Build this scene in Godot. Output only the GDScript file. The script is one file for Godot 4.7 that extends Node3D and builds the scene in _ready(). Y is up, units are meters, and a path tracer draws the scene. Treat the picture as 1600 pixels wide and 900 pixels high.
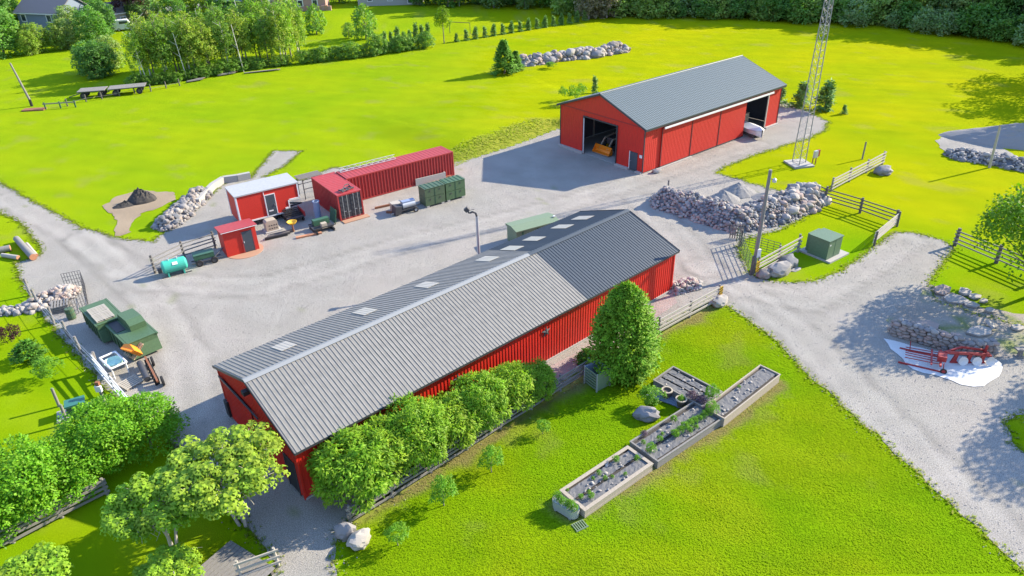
extends Node3D
# A farmyard seen from a drone: two red metal barns, containers, rock piles, raised beds, hay meadow and woods. Metres, y up.

var M := {}
var taken := {}
var rng := RandomNumberGenerator.new()
var rocks: Array = []
var rock_mats: Array = []
var crowns := {}
var patch_noise := FastNoiseLite.new()
var edge_noise := FastNoiseLite.new()

# ---------------------------------------------------------------- mesh builder
class MB:
	var v := PackedVector3Array()
	var n := PackedVector3Array()
	var c := PackedColorArray()
	var tint := Color(1, 1, 1)
	func tri(a: Vector3, b: Vector3, d: Vector3) -> void:
		var nn := (d - a).cross(b - a).normalized()
		v.append(a); v.append(b); v.append(d)
		for i in 3:
			n.append(nn); c.append(tint)
	func trin(a: Vector3, b: Vector3, d: Vector3, na: Vector3, nb: Vector3, nd: Vector3) -> void:
		if (d - a).cross(b - a).dot(na) >= 0.0:
			v.append(a); v.append(b); v.append(d)
			n.append(na); n.append(nb); n.append(nd)
		else:
			v.append(a); v.append(d); v.append(b)
			n.append(na); n.append(nd); n.append(nb)
		for i in 3: c.append(tint)
	func quad(a: Vector3, b: Vector3, d: Vector3, e: Vector3) -> void:
		tri(a, b, d); tri(a, d, e)
	func box(ctr: Vector3, s: Vector3, basis := Basis.IDENTITY) -> void:
		var h := s * 0.5
		var p := []
		for i in 8:
			p.append(ctr + basis * Vector3(h.x if i & 1 else -h.x, h.y if i & 2 else -h.y, h.z if i & 4 else -h.z))
		quad(p[0], p[2], p[3], p[1]); quad(p[5], p[7], p[6], p[4])
		quad(p[4], p[6], p[2], p[0]); quad(p[1], p[3], p[7], p[5])
		quad(p[2], p[6], p[7], p[3]); quad(p[4], p[0], p[1], p[5])
	func bar(a: Vector3, b: Vector3, w: float, h: float) -> void:      # a box from a to b, w across, h deep
		var z := (b - a).normalized()
		var up := Vector3.UP if absf(z.y) < 0.95 else Vector3.RIGHT
		var x := up.cross(z).normalized()
		box((a + b) * 0.5, Vector3(w, h, a.distance_to(b)), Basis(x, z.cross(x), z))
	func tube(a: Vector3, b: Vector3, ra: float, rb: float, sides := 8, caps := true) -> void:
		var z := (b - a).normalized()
		var up := Vector3.UP if absf(z.y) < 0.95 else Vector3.RIGHT
		var x := up.cross(z).normalized()
		var y := z.cross(x)
		for i in sides:
			var t0 := TAU * i / sides
			var t1 := TAU * (i + 1) / sides
			var d0 := x * cos(t0) + y * sin(t0)
			var d1 := x * cos(t1) + y * sin(t1)
			trin(a + d0 * ra, b + d0 * rb, b + d1 * rb, d0, d0, d1)
			trin(a + d0 * ra, b + d1 * rb, a + d1 * ra, d0, d1, d1)
			if caps:
				tri(b, b + d1 * rb, b + d0 * rb); tri(a, a + d0 * ra, a + d1 * ra)
	func path(pts: Array, r: float, sides := 6) -> void:
		for i in pts.size() - 1: tube(pts[i], pts[i + 1], r, r, sides)
	func prism(poly: Array, z0: float, z1: float, t := Transform3D.IDENTITY) -> void:   # outline in x,y pulled along z
		var pk := PackedVector2Array(poly)
		var idx := Geometry2D.triangulate_polygon(pk)
		for k in range(0, idx.size(), 3):
			var q := [pk[idx[k]], pk[idx[k + 1]], pk[idx[k + 2]]]
			tri(t * Vector3(q[0].x, q[0].y, z1), t * Vector3(q[1].x, q[1].y, z1), t * Vector3(q[2].x, q[2].y, z1))
			tri(t * Vector3(q[0].x, q[0].y, z0), t * Vector3(q[2].x, q[2].y, z0), t * Vector3(q[1].x, q[1].y, z0))
		for i in pk.size():
			var a := pk[i]
			var b := pk[(i + 1) % pk.size()]
			quad(t * Vector3(a.x, a.y, z0), t * Vector3(a.x, a.y, z1), t * Vector3(b.x, b.y, z1), t * Vector3(b.x, b.y, z0))
	func lathe(prof: Array, sides: int, t := Transform3D.IDENTITY) -> void:            # prof: Vector2(radius, height)
		for k in prof.size() - 1:
			var p: Vector2 = prof[k]
			var q: Vector2 = prof[k + 1]
			for i in sides:
				var c0 := Vector3(cos(TAU * i / sides), 0, sin(TAU * i / sides))
				var c1 := Vector3(cos(TAU * (i + 1) / sides), 0, sin(TAU * (i + 1) / sides))
				var up0 := t * (c0 * q.x + Vector3(0, q.y, 0))
				var up1 := t * (c1 * q.x + Vector3(0, q.y, 0))
				quad(t * (c0 * p.x + Vector3(0, p.y, 0)), up0, up1, t * (c1 * p.x + Vector3(0, p.y, 0)))
	# ribbed sheet: width x (ribs run along y), standing proud towards +z
	func ribbed(w: float, h: float, pitch: float, rw: float, rh: float, t: Transform3D) -> void:
		var k := int(round(w / pitch))
		var p := w / k
		for i in k:
			var x0 := i * p
			var xs := [x0, x0 + (p - rw) * 0.5, x0 + (p - rw) * 0.5 + rw * 0.2, x0 + (p + rw) * 0.5 - rw * 0.2, x0 + (p + rw) * 0.5, x0 + p]
			var zs := [0.0, 0.0, rh, rh, 0.0, 0.0]
			for j in 5:
				quad(t * Vector3(xs[j], 0, zs[j]), t * Vector3(xs[j], h, zs[j]), t * Vector3(xs[j + 1], h, zs[j + 1]), t * Vector3(xs[j + 1], 0, zs[j + 1]))
	func mesh() -> ArrayMesh:
		var a := []
		a.resize(Mesh.ARRAY_MAX)
		a[Mesh.ARRAY_VERTEX] = v; a[Mesh.ARRAY_NORMAL] = n; a[Mesh.ARRAY_COLOR] = c
		var m := ArrayMesh.new()
		m.add_surface_from_arrays(Mesh.PRIMITIVE_TRIANGLES, a)
		return m

func nth(i: int) -> String:
	var ones := ["first", "second", "third", "fourth", "fifth", "sixth", "seventh", "eighth", "ninth", "tenth", "eleventh", "twelfth", "thirteenth", "fourteenth", "fifteenth", "sixteenth", "seventeenth", "eighteenth", "nineteenth"]
	if i < 19: return ones[i]
	var k := (i + 1) % 10
	var t := (i + 1) / 10 - 2
	return ["twentieth", "thirtieth", "fortieth", "fiftieth"][t] if k == 0 else ["twenty", "thirty", "forty", "fifty"][t] + "-" + ones[k - 1]

# ---------------------------------------------------------------- nodes
func numbered(called: String) -> String:
	var k: int = taken.get(called, 0)
	taken[called] = k + 1
	return called if k == 0 else "%s_%03d" % [called, k]

func tag(o: Node, label: String, category: String, group := "") -> void:
	o.set_meta("label", label)
	o.set_meta("category", category)
	if group: o.set_meta("group", group)

func thing(called: String, label: String, category: String, at := Vector3.ZERO, turn := 0.0, group := "") -> Node3D:
	var o := Node3D.new()
	o.name = numbered(called)
	add_child(o)
	o.position = at
	o.rotation.y = turn
	tag(o, label, category, group)
	return o

func copy(o: Node3D, called: String, label: String, at: Vector3, turn: float, scl := Vector3.ONE) -> Node3D:
	var r: Node3D = o.duplicate()
	r.name = numbered(called)
	add_child(r)
	r.position = at
	r.rotation = Vector3(0, turn, 0)
	r.scale = scl
	r.set_meta("label", label)
	return r

func part(called: String, mb, m: Material, parent: Node, at := Transform3D.IDENTITY) -> MeshInstance3D:
	var o := MeshInstance3D.new()
	o.name = called
	o.mesh = mb.mesh() if mb is MB else mb
	o.material_override = m
	parent.add_child(o, true)
	o.transform = at
	return o

func whole(called: String, mb, m: Material, label: String, category: String, at := Transform3D.IDENTITY, group := "") -> MeshInstance3D:
	var o := MeshInstance3D.new()
	o.name = numbered(called)
	o.mesh = mb.mesh() if mb is MB else mb
	o.material_override = m
	add_child(o)
	o.transform = at
	tag(o, label, category, group)
	return o

func structure(called: String, mb, m: Material, at := Transform3D.IDENTITY) -> MeshInstance3D:
	var o := MeshInstance3D.new()
	o.name = numbered(called)
	o.mesh = mb.mesh() if mb is MB else mb
	o.material_override = m
	add_child(o)
	o.transform = at
	o.set_meta("kind", "structure")
	return o

func boxpart(called: String, parent: Node, m: Material, ctr: Vector3, s: Vector3, basis := Basis.IDENTITY) -> MeshInstance3D:
	var b := MB.new()
	b.box(Vector3.ZERO, s)
	return part(called, b, m, parent, Transform3D(basis, ctr))

func tubepart(called: String, parent: Node, m: Material, a: Vector3, b: Vector3, ra: float, rb: float, sides := 10) -> MeshInstance3D:
	var mb := MB.new()
	mb.tube(Vector3.ZERO, b - a, ra, rb, sides)
	return part(called, mb, m, parent, Transform3D(Basis.IDENTITY, a))

# ---------------------------------------------------------------- materials
func noise_tex(freq: float, octaves: int, dark: Color, light: Color, size := 512, kind := FastNoiseLite.TYPE_SIMPLEX_SMOOTH, sd := 1, normal := false, bump := 4.0, lo := 0.12) -> NoiseTexture2D:
	var f := FastNoiseLite.new()
	f.noise_type = kind
	f.frequency = freq
	f.fractal_octaves = octaves
	f.fractal_gain = 0.62
	f.seed = sd
	var t := NoiseTexture2D.new()
	t.width = size
	t.height = size
	t.seamless = true
	t.noise = f
	if normal:
		t.as_normal_map = true
		t.bump_strength = bump
	else:
		var g := Gradient.new()
		g.set_color(0, dark.linear_to_srgb())
		g.set_color(1, light.linear_to_srgb())
		g.set_offset(0, lo)
		g.set_offset(1, 1.0 - lo)
		t.color_ramp = g
	return t

# lin: base colour as linear reflectance; spread: strength of the grain; metres: size of one texture tile
func mat(lin: Color, rough := 0.85, spread := 0.0, metres := 2.0, freq := 0.02, metal := 0.0, vcol := false, stretch := Vector3.ONE) -> StandardMaterial3D:
	var m := StandardMaterial3D.new()
	m.roughness = rough
	m.metallic = metal
	m.vertex_color_use_as_albedo = vcol
	if spread > 0.0:
		m.albedo_texture = noise_tex(freq, 5, lin * (1.0 - spread), lin * (1.0 + spread), 512, FastNoiseLite.TYPE_SIMPLEX_SMOOTH, int(metres * 100) + int(lin.r * 1000))
		m.uv1_triplanar = true
		m.uv1_world_triplanar = false
		m.uv1_scale = stretch / metres
	else:
		m.albedo_color = lin.linear_to_srgb()
	return m

func leafmat(rough := 0.55) -> StandardMaterial3D:
	var m := StandardMaterial3D.new()
	m.vertex_color_use_as_albedo = true
	m.roughness = rough
	m.metallic_specular = 0.35
	m.backlight_enabled = true
	m.backlight = Color(0.86, 0.95, 0.45)
	m.cull_mode = BaseMaterial3D.CULL_DISABLED
	return m

func make_materials() -> void:
	M.grass = mat(Color(1, 1, 1), 0.95, 0.42, 3.0, 0.03, 0.0, true)
	M.grass.albedo_texture = noise_tex(0.045, 5, Color(0.50, 0.56, 0.4), Color(1, 1, 1), 1024, FastNoiseLite.TYPE_SIMPLEX, 7, false, 0.0, 0.25)
	M.grass.uv1_world_triplanar = true
	M.grass.normal_enabled = true
	M.grass.normal_texture = noise_tex(0.09, 4, Color.BLACK, Color.WHITE, 1024, FastNoiseLite.TYPE_SIMPLEX, 8, true, 9.0)
	M.grass.normal_scale = 0.4
	M.grass.metallic_specular = 0.05
	M.gravel = mat(Color(1, 1, 1), 0.95, 0.3, 5.0, 0.03, 0.0, true)
	M.gravel.albedo_texture = noise_tex(0.05, 5, Color(0.60, 0.60, 0.60), Color(1, 1, 1), 1024, FastNoiseLite.TYPE_SIMPLEX, 17, false, 0.0, 0.27)
	M.gravel.uv1_world_triplanar = true
	M.gravel.normal_enabled = true
	M.gravel.normal_texture = noise_tex(0.12, 4, Color.BLACK, Color.WHITE, 1024, FastNoiseLite.TYPE_SIMPLEX, 18, true, 7.0)
	M.gravel.normal_scale = 0.8
	M.gravel.metallic_specular = 0.15
	M.white_gravel = mat(Color(0.55, 0.55, 0.54), 0.9, 0.26, 1.5, 0.06)
	M.soil = mat(Color(0.05, 0.045, 0.04), 0.95, 0.5, 2.0, 0.04)
	M.sand = mat(Color(0.38, 0.29, 0.19), 0.95, 0.25, 3.0, 0.03)
	M.red_metal = mat(Color(0.50, 0.019, 0.009), 0.5, 0.14, 2.4, 0.012, 0.0, false, Vector3(2, 0.35, 2))
	M.red_metal_new = mat(Color(0.57, 0.021, 0.009), 0.5, 0.06, 3.0, 0.01)
	M.red_wood = mat(Color(0.49, 0.021, 0.010), 0.6, 0.1, 2.0, 0.02)
	M.red_box = mat(Color(0.33, 0.032, 0.030), 0.5, 0.12, 3.0, 0.015)
	M.dark_red = mat(Color(0.28, 0.02, 0.02), 0.5, 0.1, 2.0, 0.02)
	M.roof_grey = mat(Color(0.20, 0.19, 0.168), 0.55, 0.16, 5.0, 0.02, 0.0, false, Vector3(2.5, 0.5, 1))
	M.roof_blue = mat(Color(0.032, 0.048, 0.066), 0.55, 0.14, 5.0, 0.02, 0.0, false, Vector3(2.5, 0.5, 1))
	M.roof_barn = mat(Color(0.105, 0.13, 0.132), 0.5, 0.08, 3.0, 0.015, 0.0)
	M.roof_dark = mat(Color(0.05, 0.065, 0.08), 0.5, 0.08, 3.0, 0.015, 0.1)
	M.trim = mat(Color(0.035, 0.04, 0.045), 0.45)
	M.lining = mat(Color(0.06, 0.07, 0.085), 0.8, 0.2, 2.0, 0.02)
	M.ridge = mat(Color(0.225, 0.235, 0.235), 0.55)
	M.mast = mat(Color(0.24, 0.25, 0.26), 0.5, 0.1, 1.0, 0.03, 0.2)
	M.skylight = mat(Color(0.40, 0.38, 0.33), 0.35, 0.06, 1.5, 0.02)
	M.white = mat(Color(0.62, 0.62, 0.62), 0.5, 0.05, 2.0, 0.02)
	M.white_roof = mat(Color(0.34, 0.345, 0.345), 0.5, 0.08, 3.0, 0.015)
	M.black = mat(Color(0.015, 0.016, 0.018), 0.5)
	M.rubber = mat(Color(0.02, 0.02, 0.021), 0.85, 0.3, 1.0, 0.03)
	M.iron = mat(Color(0.07, 0.07, 0.075), 0.55, 0.3, 1.0, 0.03, 0.4)
	M.steel = mat(Color(0.42, 0.44, 0.46), 0.38, 0.1, 1.0, 0.03, 0.7)
	M.galv = mat(Color(0.46, 0.48, 0.5), 0.45, 0.12, 1.0, 0.03, 0.5)
	M.rust = mat(Color(0.22, 0.09, 0.045), 0.9, 0.4, 1.0, 0.03)
	M.concrete = mat(Color(0.32, 0.31, 0.29), 0.9, 0.14, 2.0, 0.03)
	M.plywood = mat(Color(0.42, 0.33, 0.22), 0.85, 0.2, 1.5, 0.02, 0.0, false, Vector3(0.6, 3, 3))
	M.wood_grey = mat(Color(0.20, 0.19, 0.175), 0.9, 0.3, 1.0, 0.02, 0.0, false, Vector3(0.5, 3, 3))
	M.wood_pale = mat(Color(0.36, 0.33, 0.28), 0.9, 0.22, 1.0, 0.02, 0.0, false, Vector3(0.5, 3, 3))
	M.wood_dark = mat(Color(0.11, 0.10, 0.09), 0.9, 0.3, 1.0, 0.02)
	M.timber_red = mat(Color(0.42, 0.19, 0.10), 0.9, 0.2, 1.0, 0.02)
	M.brick_pave = mat(Color(0.36, 0.20, 0.125), 0.9, 0.2, 0.8, 0.04)
	M.green_box = mat(Color(0.06, 0.098, 0.05), 0.5, 0.14, 2.0, 0.02)
	M.green_cabinet = mat(Color(0.095, 0.155, 0.095), 0.5, 0.12, 2.0, 0.02)
	M.green_pale = mat(Color(0.15, 0.205, 0.125), 0.55, 0.12, 2.0, 0.02)
	M.green_dark = mat(Color(0.035, 0.10, 0.055), 0.5, 0.14, 2.0, 0.02)
	M.green_bin = mat(Color(0.058, 0.112, 0.05), 0.55, 0.15, 2.0, 0.02)
	M.turquoise = mat(Color(0.05, 0.40, 0.29), 0.4, 0.06, 1.0, 0.03)
	M.orange = mat(Color(0.72, 0.22, 0.01), 0.5, 0.08, 1.0, 0.03)
	M.yellow = mat(Color(0.70, 0.40, 0.02), 0.5, 0.08, 1.0, 0.03)
	M.tan = mat(Color(0.36, 0.31, 0.235), 0.7, 0.1, 1.0, 0.03)
	M.blue_grey = mat(Color(0.20, 0.25, 0.36), 0.45, 0.15, 1.0, 0.03)
	M.glass = mat(Color(0.03, 0.045, 0.06), 0.12)
	M.wood_bed = mat(Color(0.33, 0.285, 0.225), 0.9, 0.28, 1.0, 0.02, 0.0, false, Vector3(0.5, 3, 3))
	M.fabric = mat(Color(0.12, 0.12, 0.123), 0.9, 0.22, 1.5, 0.03)
	M.bark = mat(Color(0.17, 0.145, 0.12), 0.9, 0.35, 0.6, 0.03)
	M.bark_pale = mat(Color(0.34, 0.31, 0.27), 0.9, 0.25, 0.6, 0.03)
	M.bark_white = mat(Color(0.52, 0.50, 0.46), 0.85, 0.25, 0.6, 0.03)
	M.house_blue = mat(Color(0.16, 0.20, 0.26), 0.8, 0.08, 2.0, 0.02)
	M.house_beige = mat(Color(0.42, 0.36, 0.28), 0.8, 0.1, 2.0, 0.02)
	M.house_stone = mat(Color(0.35, 0.22, 0.18), 0.9, 0.35, 1.5, 0.04)
	M.shingle = mat(Color(0.13, 0.125, 0.13), 0.9, 0.2, 1.5, 0.03)
	M.shingle_blue = mat(Color(0.16, 0.21, 0.27), 0.9, 0.2, 1.5, 0.03)
	M.asphalt = mat(Color(0.22, 0.21, 0.21), 0.9, 0.15, 3.0, 0.03)
	M.leaf = leafmat()
	M.needle = leafmat(0.7)
	M.needle.backlight = Color(0.6, 0.7, 0.3)
	for t in [Color(0.30, 0.275, 0.25), Color(0.21, 0.20, 0.20), Color(0.32, 0.245, 0.21), Color(0.14, 0.145, 0.155), Color(0.34, 0.31, 0.275), Color(0.24, 0.205, 0.18)]:
		rock_mats.append(mat(t, 0.9, 0.28, 0.9, 0.03))

# ---------------------------------------------------------------- stones
func make_rocks() -> void:
	var sm := SphereMesh.new()
	for k in 8:
		var f := FastNoiseLite.new()
		f.seed = 40 + k
		f.frequency = 0.9 if k < 6 else 1.1
		var ico := icosphere(1 if k < 6 else 2)
		var b := MB.new()
		var cuts := []
		for j in 5: cuts.append(Vector3(rng.randf_range(-1, 1), rng.randf_range(-0.6, 1), rng.randf_range(-1, 1)).normalized())
		for t in ico:
			var q := []
			for p: Vector3 in t:
				var d := p * (1.0 + (0.32 if k < 6 else 0.45) * f.get_noise_3dv(p * 1.3))
				for cc: Vector3 in cuts:
					var over := d.dot(cc) - 0.78
					if over > 0: d -= cc * over * 0.85
				q.append(d)
			b.tri(q[0], q[1], q[2])
		# half smooth: mix face normals with the radial direction
		for i in b.v.size(): b.n[i] = (b.n[i] * 0.75 + b.v[i].normalized() * 0.25).normalized()
		rocks.append(b.mesh())

func icosphere(level: int) -> Array:
	var t := (1.0 + sqrt(5.0)) / 2.0
	var p := [Vector3(-1, t, 0), Vector3(1, t, 0), Vector3(-1, -t, 0), Vector3(1, -t, 0), Vector3(0, -1, t), Vector3(0, 1, t), Vector3(0, -1, -t), Vector3(0, 1, -t), Vector3(t, 0, -1), Vector3(t, 0, 1), Vector3(-t, 0, -1), Vector3(-t, 0, 1)]
	var idx := [[0, 11, 5], [0, 5, 1], [0, 1, 7], [0, 7, 10], [0, 10, 11], [1, 5, 9], [5, 11, 4], [11, 10, 2], [10, 7, 6], [7, 1, 8], [3, 9, 4], [3, 4, 2], [3, 2, 6], [3, 6, 8], [3, 8, 9], [4, 9, 5], [2, 4, 11], [6, 2, 10], [8, 6, 7], [9, 8, 1]]
	var out := []
	for i in idx: out.append([p[i[0]].normalized(), p[i[2]].normalized(), p[i[1]].normalized()])
	for l in level:
		var nx := []
		for q in out:
			var a: Vector3 = (q[0] + q[1]).normalized()
			var b: Vector3 = (q[1] + q[2]).normalized()
			var d: Vector3 = (q[2] + q[0]).normalized()
			nx.append([q[0], a, d]); nx.append([a, q[1], b]); nx.append([d, b, q[2]]); nx.append([a, b, d])
		out = nx
	return out

func rock_basis(s: Vector3) -> Basis:
	return Basis.from_euler(Vector3(rng.randf_range(-0.5, 0.5), rng.randf() * TAU, rng.randf_range(-0.5, 0.5))) * Basis.from_scale(s)

func stone(parent: Node, at: Vector3, r: float, flat := 0.75, tone := -1) -> void:
	var s := Vector3(r * rng.randf_range(0.85, 1.25), r * flat * rng.randf_range(0.8, 1.15), r * rng.randf_range(0.8, 1.1))
	var o := part("stone", rocks[rng.randi() % rocks.size()], rock_mats[rng.randi() % rock_mats.size() if tone < 0 else tone], parent, Transform3D(rock_basis(s), at))
	o.set_meta("part", true)

func boulder(at: Vector3, s: Vector3, turn: float, tone: int, label: String, group := "boulders round the yard") -> void:
	whole("boulder", rocks[6 + rng.randi() % 2], rock_mats[tone], label, "boulder", Transform3D(Basis(Vector3.UP, turn) * Basis.from_scale(s), at), group)

# many small copies of one mesh as one countless mass
func mass(called: String, mesh: Mesh, m: Material, xf: Array, cols: Array, parent: Node) -> MultiMeshInstance3D:
	var mm := MultiMesh.new()
	mm.transform_format = MultiMesh.TRANSFORM_3D
	mm.use_colors = not cols.is_empty()
	mm.mesh = mesh
	mm.instance_count = xf.size()
	for i in xf.size():
		mm.set_instance_transform(i, xf[i])
		if cols: mm.set_instance_color(i, cols[i])
	var o := MultiMeshInstance3D.new()
	o.multimesh = mm
	o.material_override = m
	o.name = called if parent != self else numbered(called)
	parent.add_child(o, true)
	o.set_meta("kind", "stuff")
	return o

# ---------------------------------------------------------------- plants
func rdir() -> Vector3:
	var z := rng.randf_range(-1, 1)
	var a := rng.randf() * TAU
	var r := sqrt(1.0 - z * z)
	return Vector3(r * cos(a), z, r * sin(a))

func leaf(b: MB, p: Vector3, dir: Vector3, out: Vector3, length: float, width: float) -> void:
	var side := dir.cross(out)
	if side.length() < 0.01: side = dir.cross(Vector3(0.3, 0.9, 0.2))
	side = side.normalized() * width * 0.5
	var mid := p + dir * length * 0.45
	var tip := p + dir * length
	var fold := out * width * 0.18
	var nn := (dir.cross(side)).normalized()
	if nn.dot(out) < 0: nn = -nn
	nn = (nn * 0.65 + out * 0.35).normalized()
	b.trin(p, mid + side + fold, tip, nn, nn, nn)
	b.trin(p, tip, mid - side + fold, nn, nn, nn)

func tone(base: Color, spread: float) -> Color:
	var k := 1.0 + rng.randf_range(-spread, spread)
	var warm := 1.0 + rng.randf_range(-spread, spread) * 0.5
	return Color(base.r * k * warm, base.g * k, base.b * k)

# broadleaf crown: clumps of leaves through an uneven ellipsoid, centre at cy
func leafy(sd: int, rad: Vector3, cy: float, clumps: int, per: int, size: float, col: Color, open := 0.25, wid := 0.55, flop := 0.35, floor := -0.35) -> ArrayMesh:
	rng.seed = sd
	var b := MB.new()
	var f := FastNoiseLite.new()
	f.seed = sd
	f.frequency = 0.8
	for k in clumps:
		var d := rdir()
		if d.y < floor: d.y *= -0.6
		d = d.normalized()
		var lump := 1.0 + 0.34 * f.get_noise_3dv(d * 1.6)
		var frac := 1.0 - rng.randf() * rng.randf() * (0.55 + open)
		var ctr := Vector3(d.x * rad.x, d.y * rad.y, d.z * rad.z) * lump * frac + Vector3(0, cy, 0)
		var rc := rad.x * rng.randf_range(0.13, 0.24)
		var cc := tone(col, 0.22)
		for j in per:
			var e := (rdir() + d * 0.5 + Vector3(0, 0.3, 0)).normalized()
			var p := ctr + e * rc * rng.randf_range(0.5, 1.0)
			var dir := (e + rdir() * 0.8 - Vector3(0, flop, 0)).normalized()
			b.tint = tone(cc, 0.16)
			leaf(b, p, dir, (e + Vector3(0, 0.6, 0)).normalized(), size * rng.randf_range(0.7, 1.3), size * wid)
	return b.mesh()

# tapered trunk with limbs reaching into the crown
func wood(sd: int, h: float, r: float, reach: float, limbs: int, from := 0.3, lean := 0.06) -> ArrayMesh:
	rng.seed = sd
	var b := MB.new()
	var pts := [Vector3(0, -0.15, 0)]
	var at := Vector3.ZERO
	for i in 5:
		at += Vector3(rng.randf_range(-lean, lean) * h * 0.3, h / 5.0, rng.randf_range(-lean, lean) * h * 0.3)
		pts.append(at)
	for i in 5: b.tube(pts[i], pts[i + 1], r * (1.0 - i * 0.17), r * (0.83 - i * 0.16), 7, false)
	for k in limbs:
		var t := rng.randf_range(from, 0.95) * 4.99
		var p: Vector3 = (pts[int(t)] as Vector3).lerp(pts[int(t) + 1], t - int(t))
		var a := rng.randf() * TAU
		var l := reach * rng.randf_range(0.5, 0.95)
		var m := p + Vector3(cos(a) * l * 0.5, l * 0.35, sin(a) * l * 0.5)
		var e := p + Vector3(cos(a) * l, l * rng.randf_range(0.5, 0.8), sin(a) * l)
		b.tube(p, m, r * 0.4, r * 0.26, 5, false)
		b.tube(m, e, r * 0.26, r * 0.1, 5, false)
	return b.mesh()

# umbrella shaped tree of drooping leaf rosettes on crooked bare limbs; [wood, crown]
func rosette_tree(sd: int, h: float, spread: float, limbs: int, per: int, col: Color, frond := 0.42, stems := 3) -> Array:
	rng.seed = sd
	var w := MB.new()
	var b := MB.new()
	var tops := []
	for s in stems:
		var a := TAU * s / stems + rng.randf()
		var p := Vector3(cos(a) * 0.18, -0.1, sin(a) * 0.18)
		var r := 0.09
		for i in 3:
			var q := p + Vector3(cos(a) * 0.2 * spread * rng.randf_range(0.2, 0.7) + rng.randf_range(-0.2, 0.2), h * 0.17, sin(a) * 0.2 * spread * rng.randf_range(0.2, 0.7) + rng.randf_range(-0.2, 0.2))
			w.tube(p, q, r, r * 0.82, 6, false)
			p = q
			r *= 0.82
		tops.append([p, r])
	for k in limbs:
		var t: Array = tops[k % tops.size()]
		var a := TAU * k / limbs + rng.randf_range(-0.3, 0.3)
		var rr := sqrt(rng.randf_range(0.05, 1.0)) * spread * 0.8
		var e := Vector3(cos(a) * rr, h * (0.92 - 0.30 * pow(rr / spread, 2.0)) * rng.randf_range(0.9, 1.0), sin(a) * rr)
		var m: Vector3 = (t[0] as Vector3).lerp(e, 0.5) + Vector3(rng.randf_range(-0.25, 0.25), -0.12, rng.randf_range(-0.25, 0.25))
		w.tube(t[0], m, t[1] * 0.7, t[1] * 0.5, 5, false)
		w.tube(m, e, t[1] * 0.5, t[1] * 0.3, 5, false)
		# bare dead twigs under the canopy
		for j in 4:
			var f0: Vector3 = (t[0] as Vector3).lerp(m, rng.randf_range(0.1, 1.0))
			var f1 := f0 + Vector3(rng.randf_range(-1, 1), rng.randf_range(-0.5, 0.5), rng.randf_range(-1, 1)) * 0.75
			w.tube(f0, f1, 0.026, 0.016, 4, false)
			for e2 in 2: w.tube(f1, f1 + Vector3(rng.randf_range(-1, 1), rng.randf_range(-0.5, 0.7), rng.randf_range(-1, 1)) * 0.5, 0.016, 0.008, 4, false)
		var cc := tone(col, 0.14)
		for j in per:
			var q := e + Vector3(rng.randf_range(-1, 1), rng.randf_range(-0.55, 0.45), rng.randf_range(-1, 1)) * spread * 0.27
			w.tube(m.lerp(e, rng.randf_range(0.4, 1.0)), q, 0.022, 0.012, 4, false)
			rosette(b, q, frond * rng.randf_range(0.75, 1.2), tone(cc, 0.14))
	return [w.mesh(), b.mesh()]

func rosette(b: MB, q: Vector3, l: float, col: Color) -> void:
	var fronds := 9 + rng.randi() % 3
	var off := rng.randf() * TAU
	var tilt := Vector3(rng.randf_range(-0.3, 0.3), 1, rng.randf_range(-0.3, 0.3)).normalized()
	for f in fronds:
		var a := off + TAU * f / fronds + rng.randf_range(-0.2, 0.2)
		var d := (Vector3(cos(a), rng.randf_range(0.1, 0.75), sin(a)) + tilt * 0.3).normalized()
		var p := q
		b.tint = tone(col, 0.13)
		for s in 3:
			var nd := (d + Vector3(0, -0.35 * (s + 1), 0)).normalized()
			var p2 := p + nd * l * 0.36
			var side: Vector3 = nd.cross(Vector3.UP).normalized() * l * [0.17, 0.21, 0.13][s]
			var up: Vector3 = side.cross(nd).normalized()
			if up.y < 0: up = -up
			# two rows of leaflets either side of the stalk
			b.trin(p, p2 + side - up * l * 0.05, p2, up, up, up)
			b.trin(p, p2, p2 - side - up * l * 0.05, up, up, up)
			b.trin(p.lerp(p2, 0.4), p.lerp(p2, 0.8) + side * 1.15, p2, up, up, up)
			b.trin(p.lerp(p2, 0.4), p2, p.lerp(p2, 0.8) - side * 1.15, up, up, up)
			p = p2
			d = nd

# conifer: sprays on tiers of drooping branches
func conifer(sd: int, h: float, r: float, tiers: int, per: int, spray: float, col: Color, full := 0.0, ragged := 0.3) -> ArrayMesh:
	rng.seed = sd
	var b := MB.new()
	for k in tiers:
		var t := (k + rng.randf()) / tiers
		var env := r * (pow(1.0 - t, 0.85) if full <= 0.0 else pow(1.0 - pow(t, 1.3 + full), 0.6) * (0.74 + 0.26 * smoothstep(0.0, 0.25, t)))
		var y := h * (0.03 + 0.95 * t)
		var a := rng.randf() * TAU
		var reach := env * rng.randf_range(1.0 - ragged, 1.06)
		var out := Vector3(cos(a), 0, sin(a))
		var cc := tone(col, 0.24)
		for j in per:
			var q := rng.randf_range(0.45, 1.0)
			var p := Vector3(0, y, 0) + out * reach * q + rdir() * spray * 0.55
			var dir := (out * 0.9 + Vector3(0, 0.25 if full > 0.0 else -0.15, 0) + rdir() * 0.75).normalized()
			b.tint = tone(cc, 0.18)
			leaf(b, p, dir, (out * 0.7 + Vector3(0, 0.7, 0)).normalized(), spray * rng.randf_range(0.7, 1.25), spray * 0.42)
	return b.mesh()

func plant(called: String, label: String, category: String, at: Vector3, turn: float, scl: Vector3, trunk: Mesh, bark: Material, crown: Mesh, m: Material, group := "") -> Node3D:
	var t := thing(called, label, category, at, turn, group)
	t.scale = scl
	if trunk: part("trunk", trunk, bark, t)
	part("crown" if category == "tree" else "foliage", crown, m, t)
	return t

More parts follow.
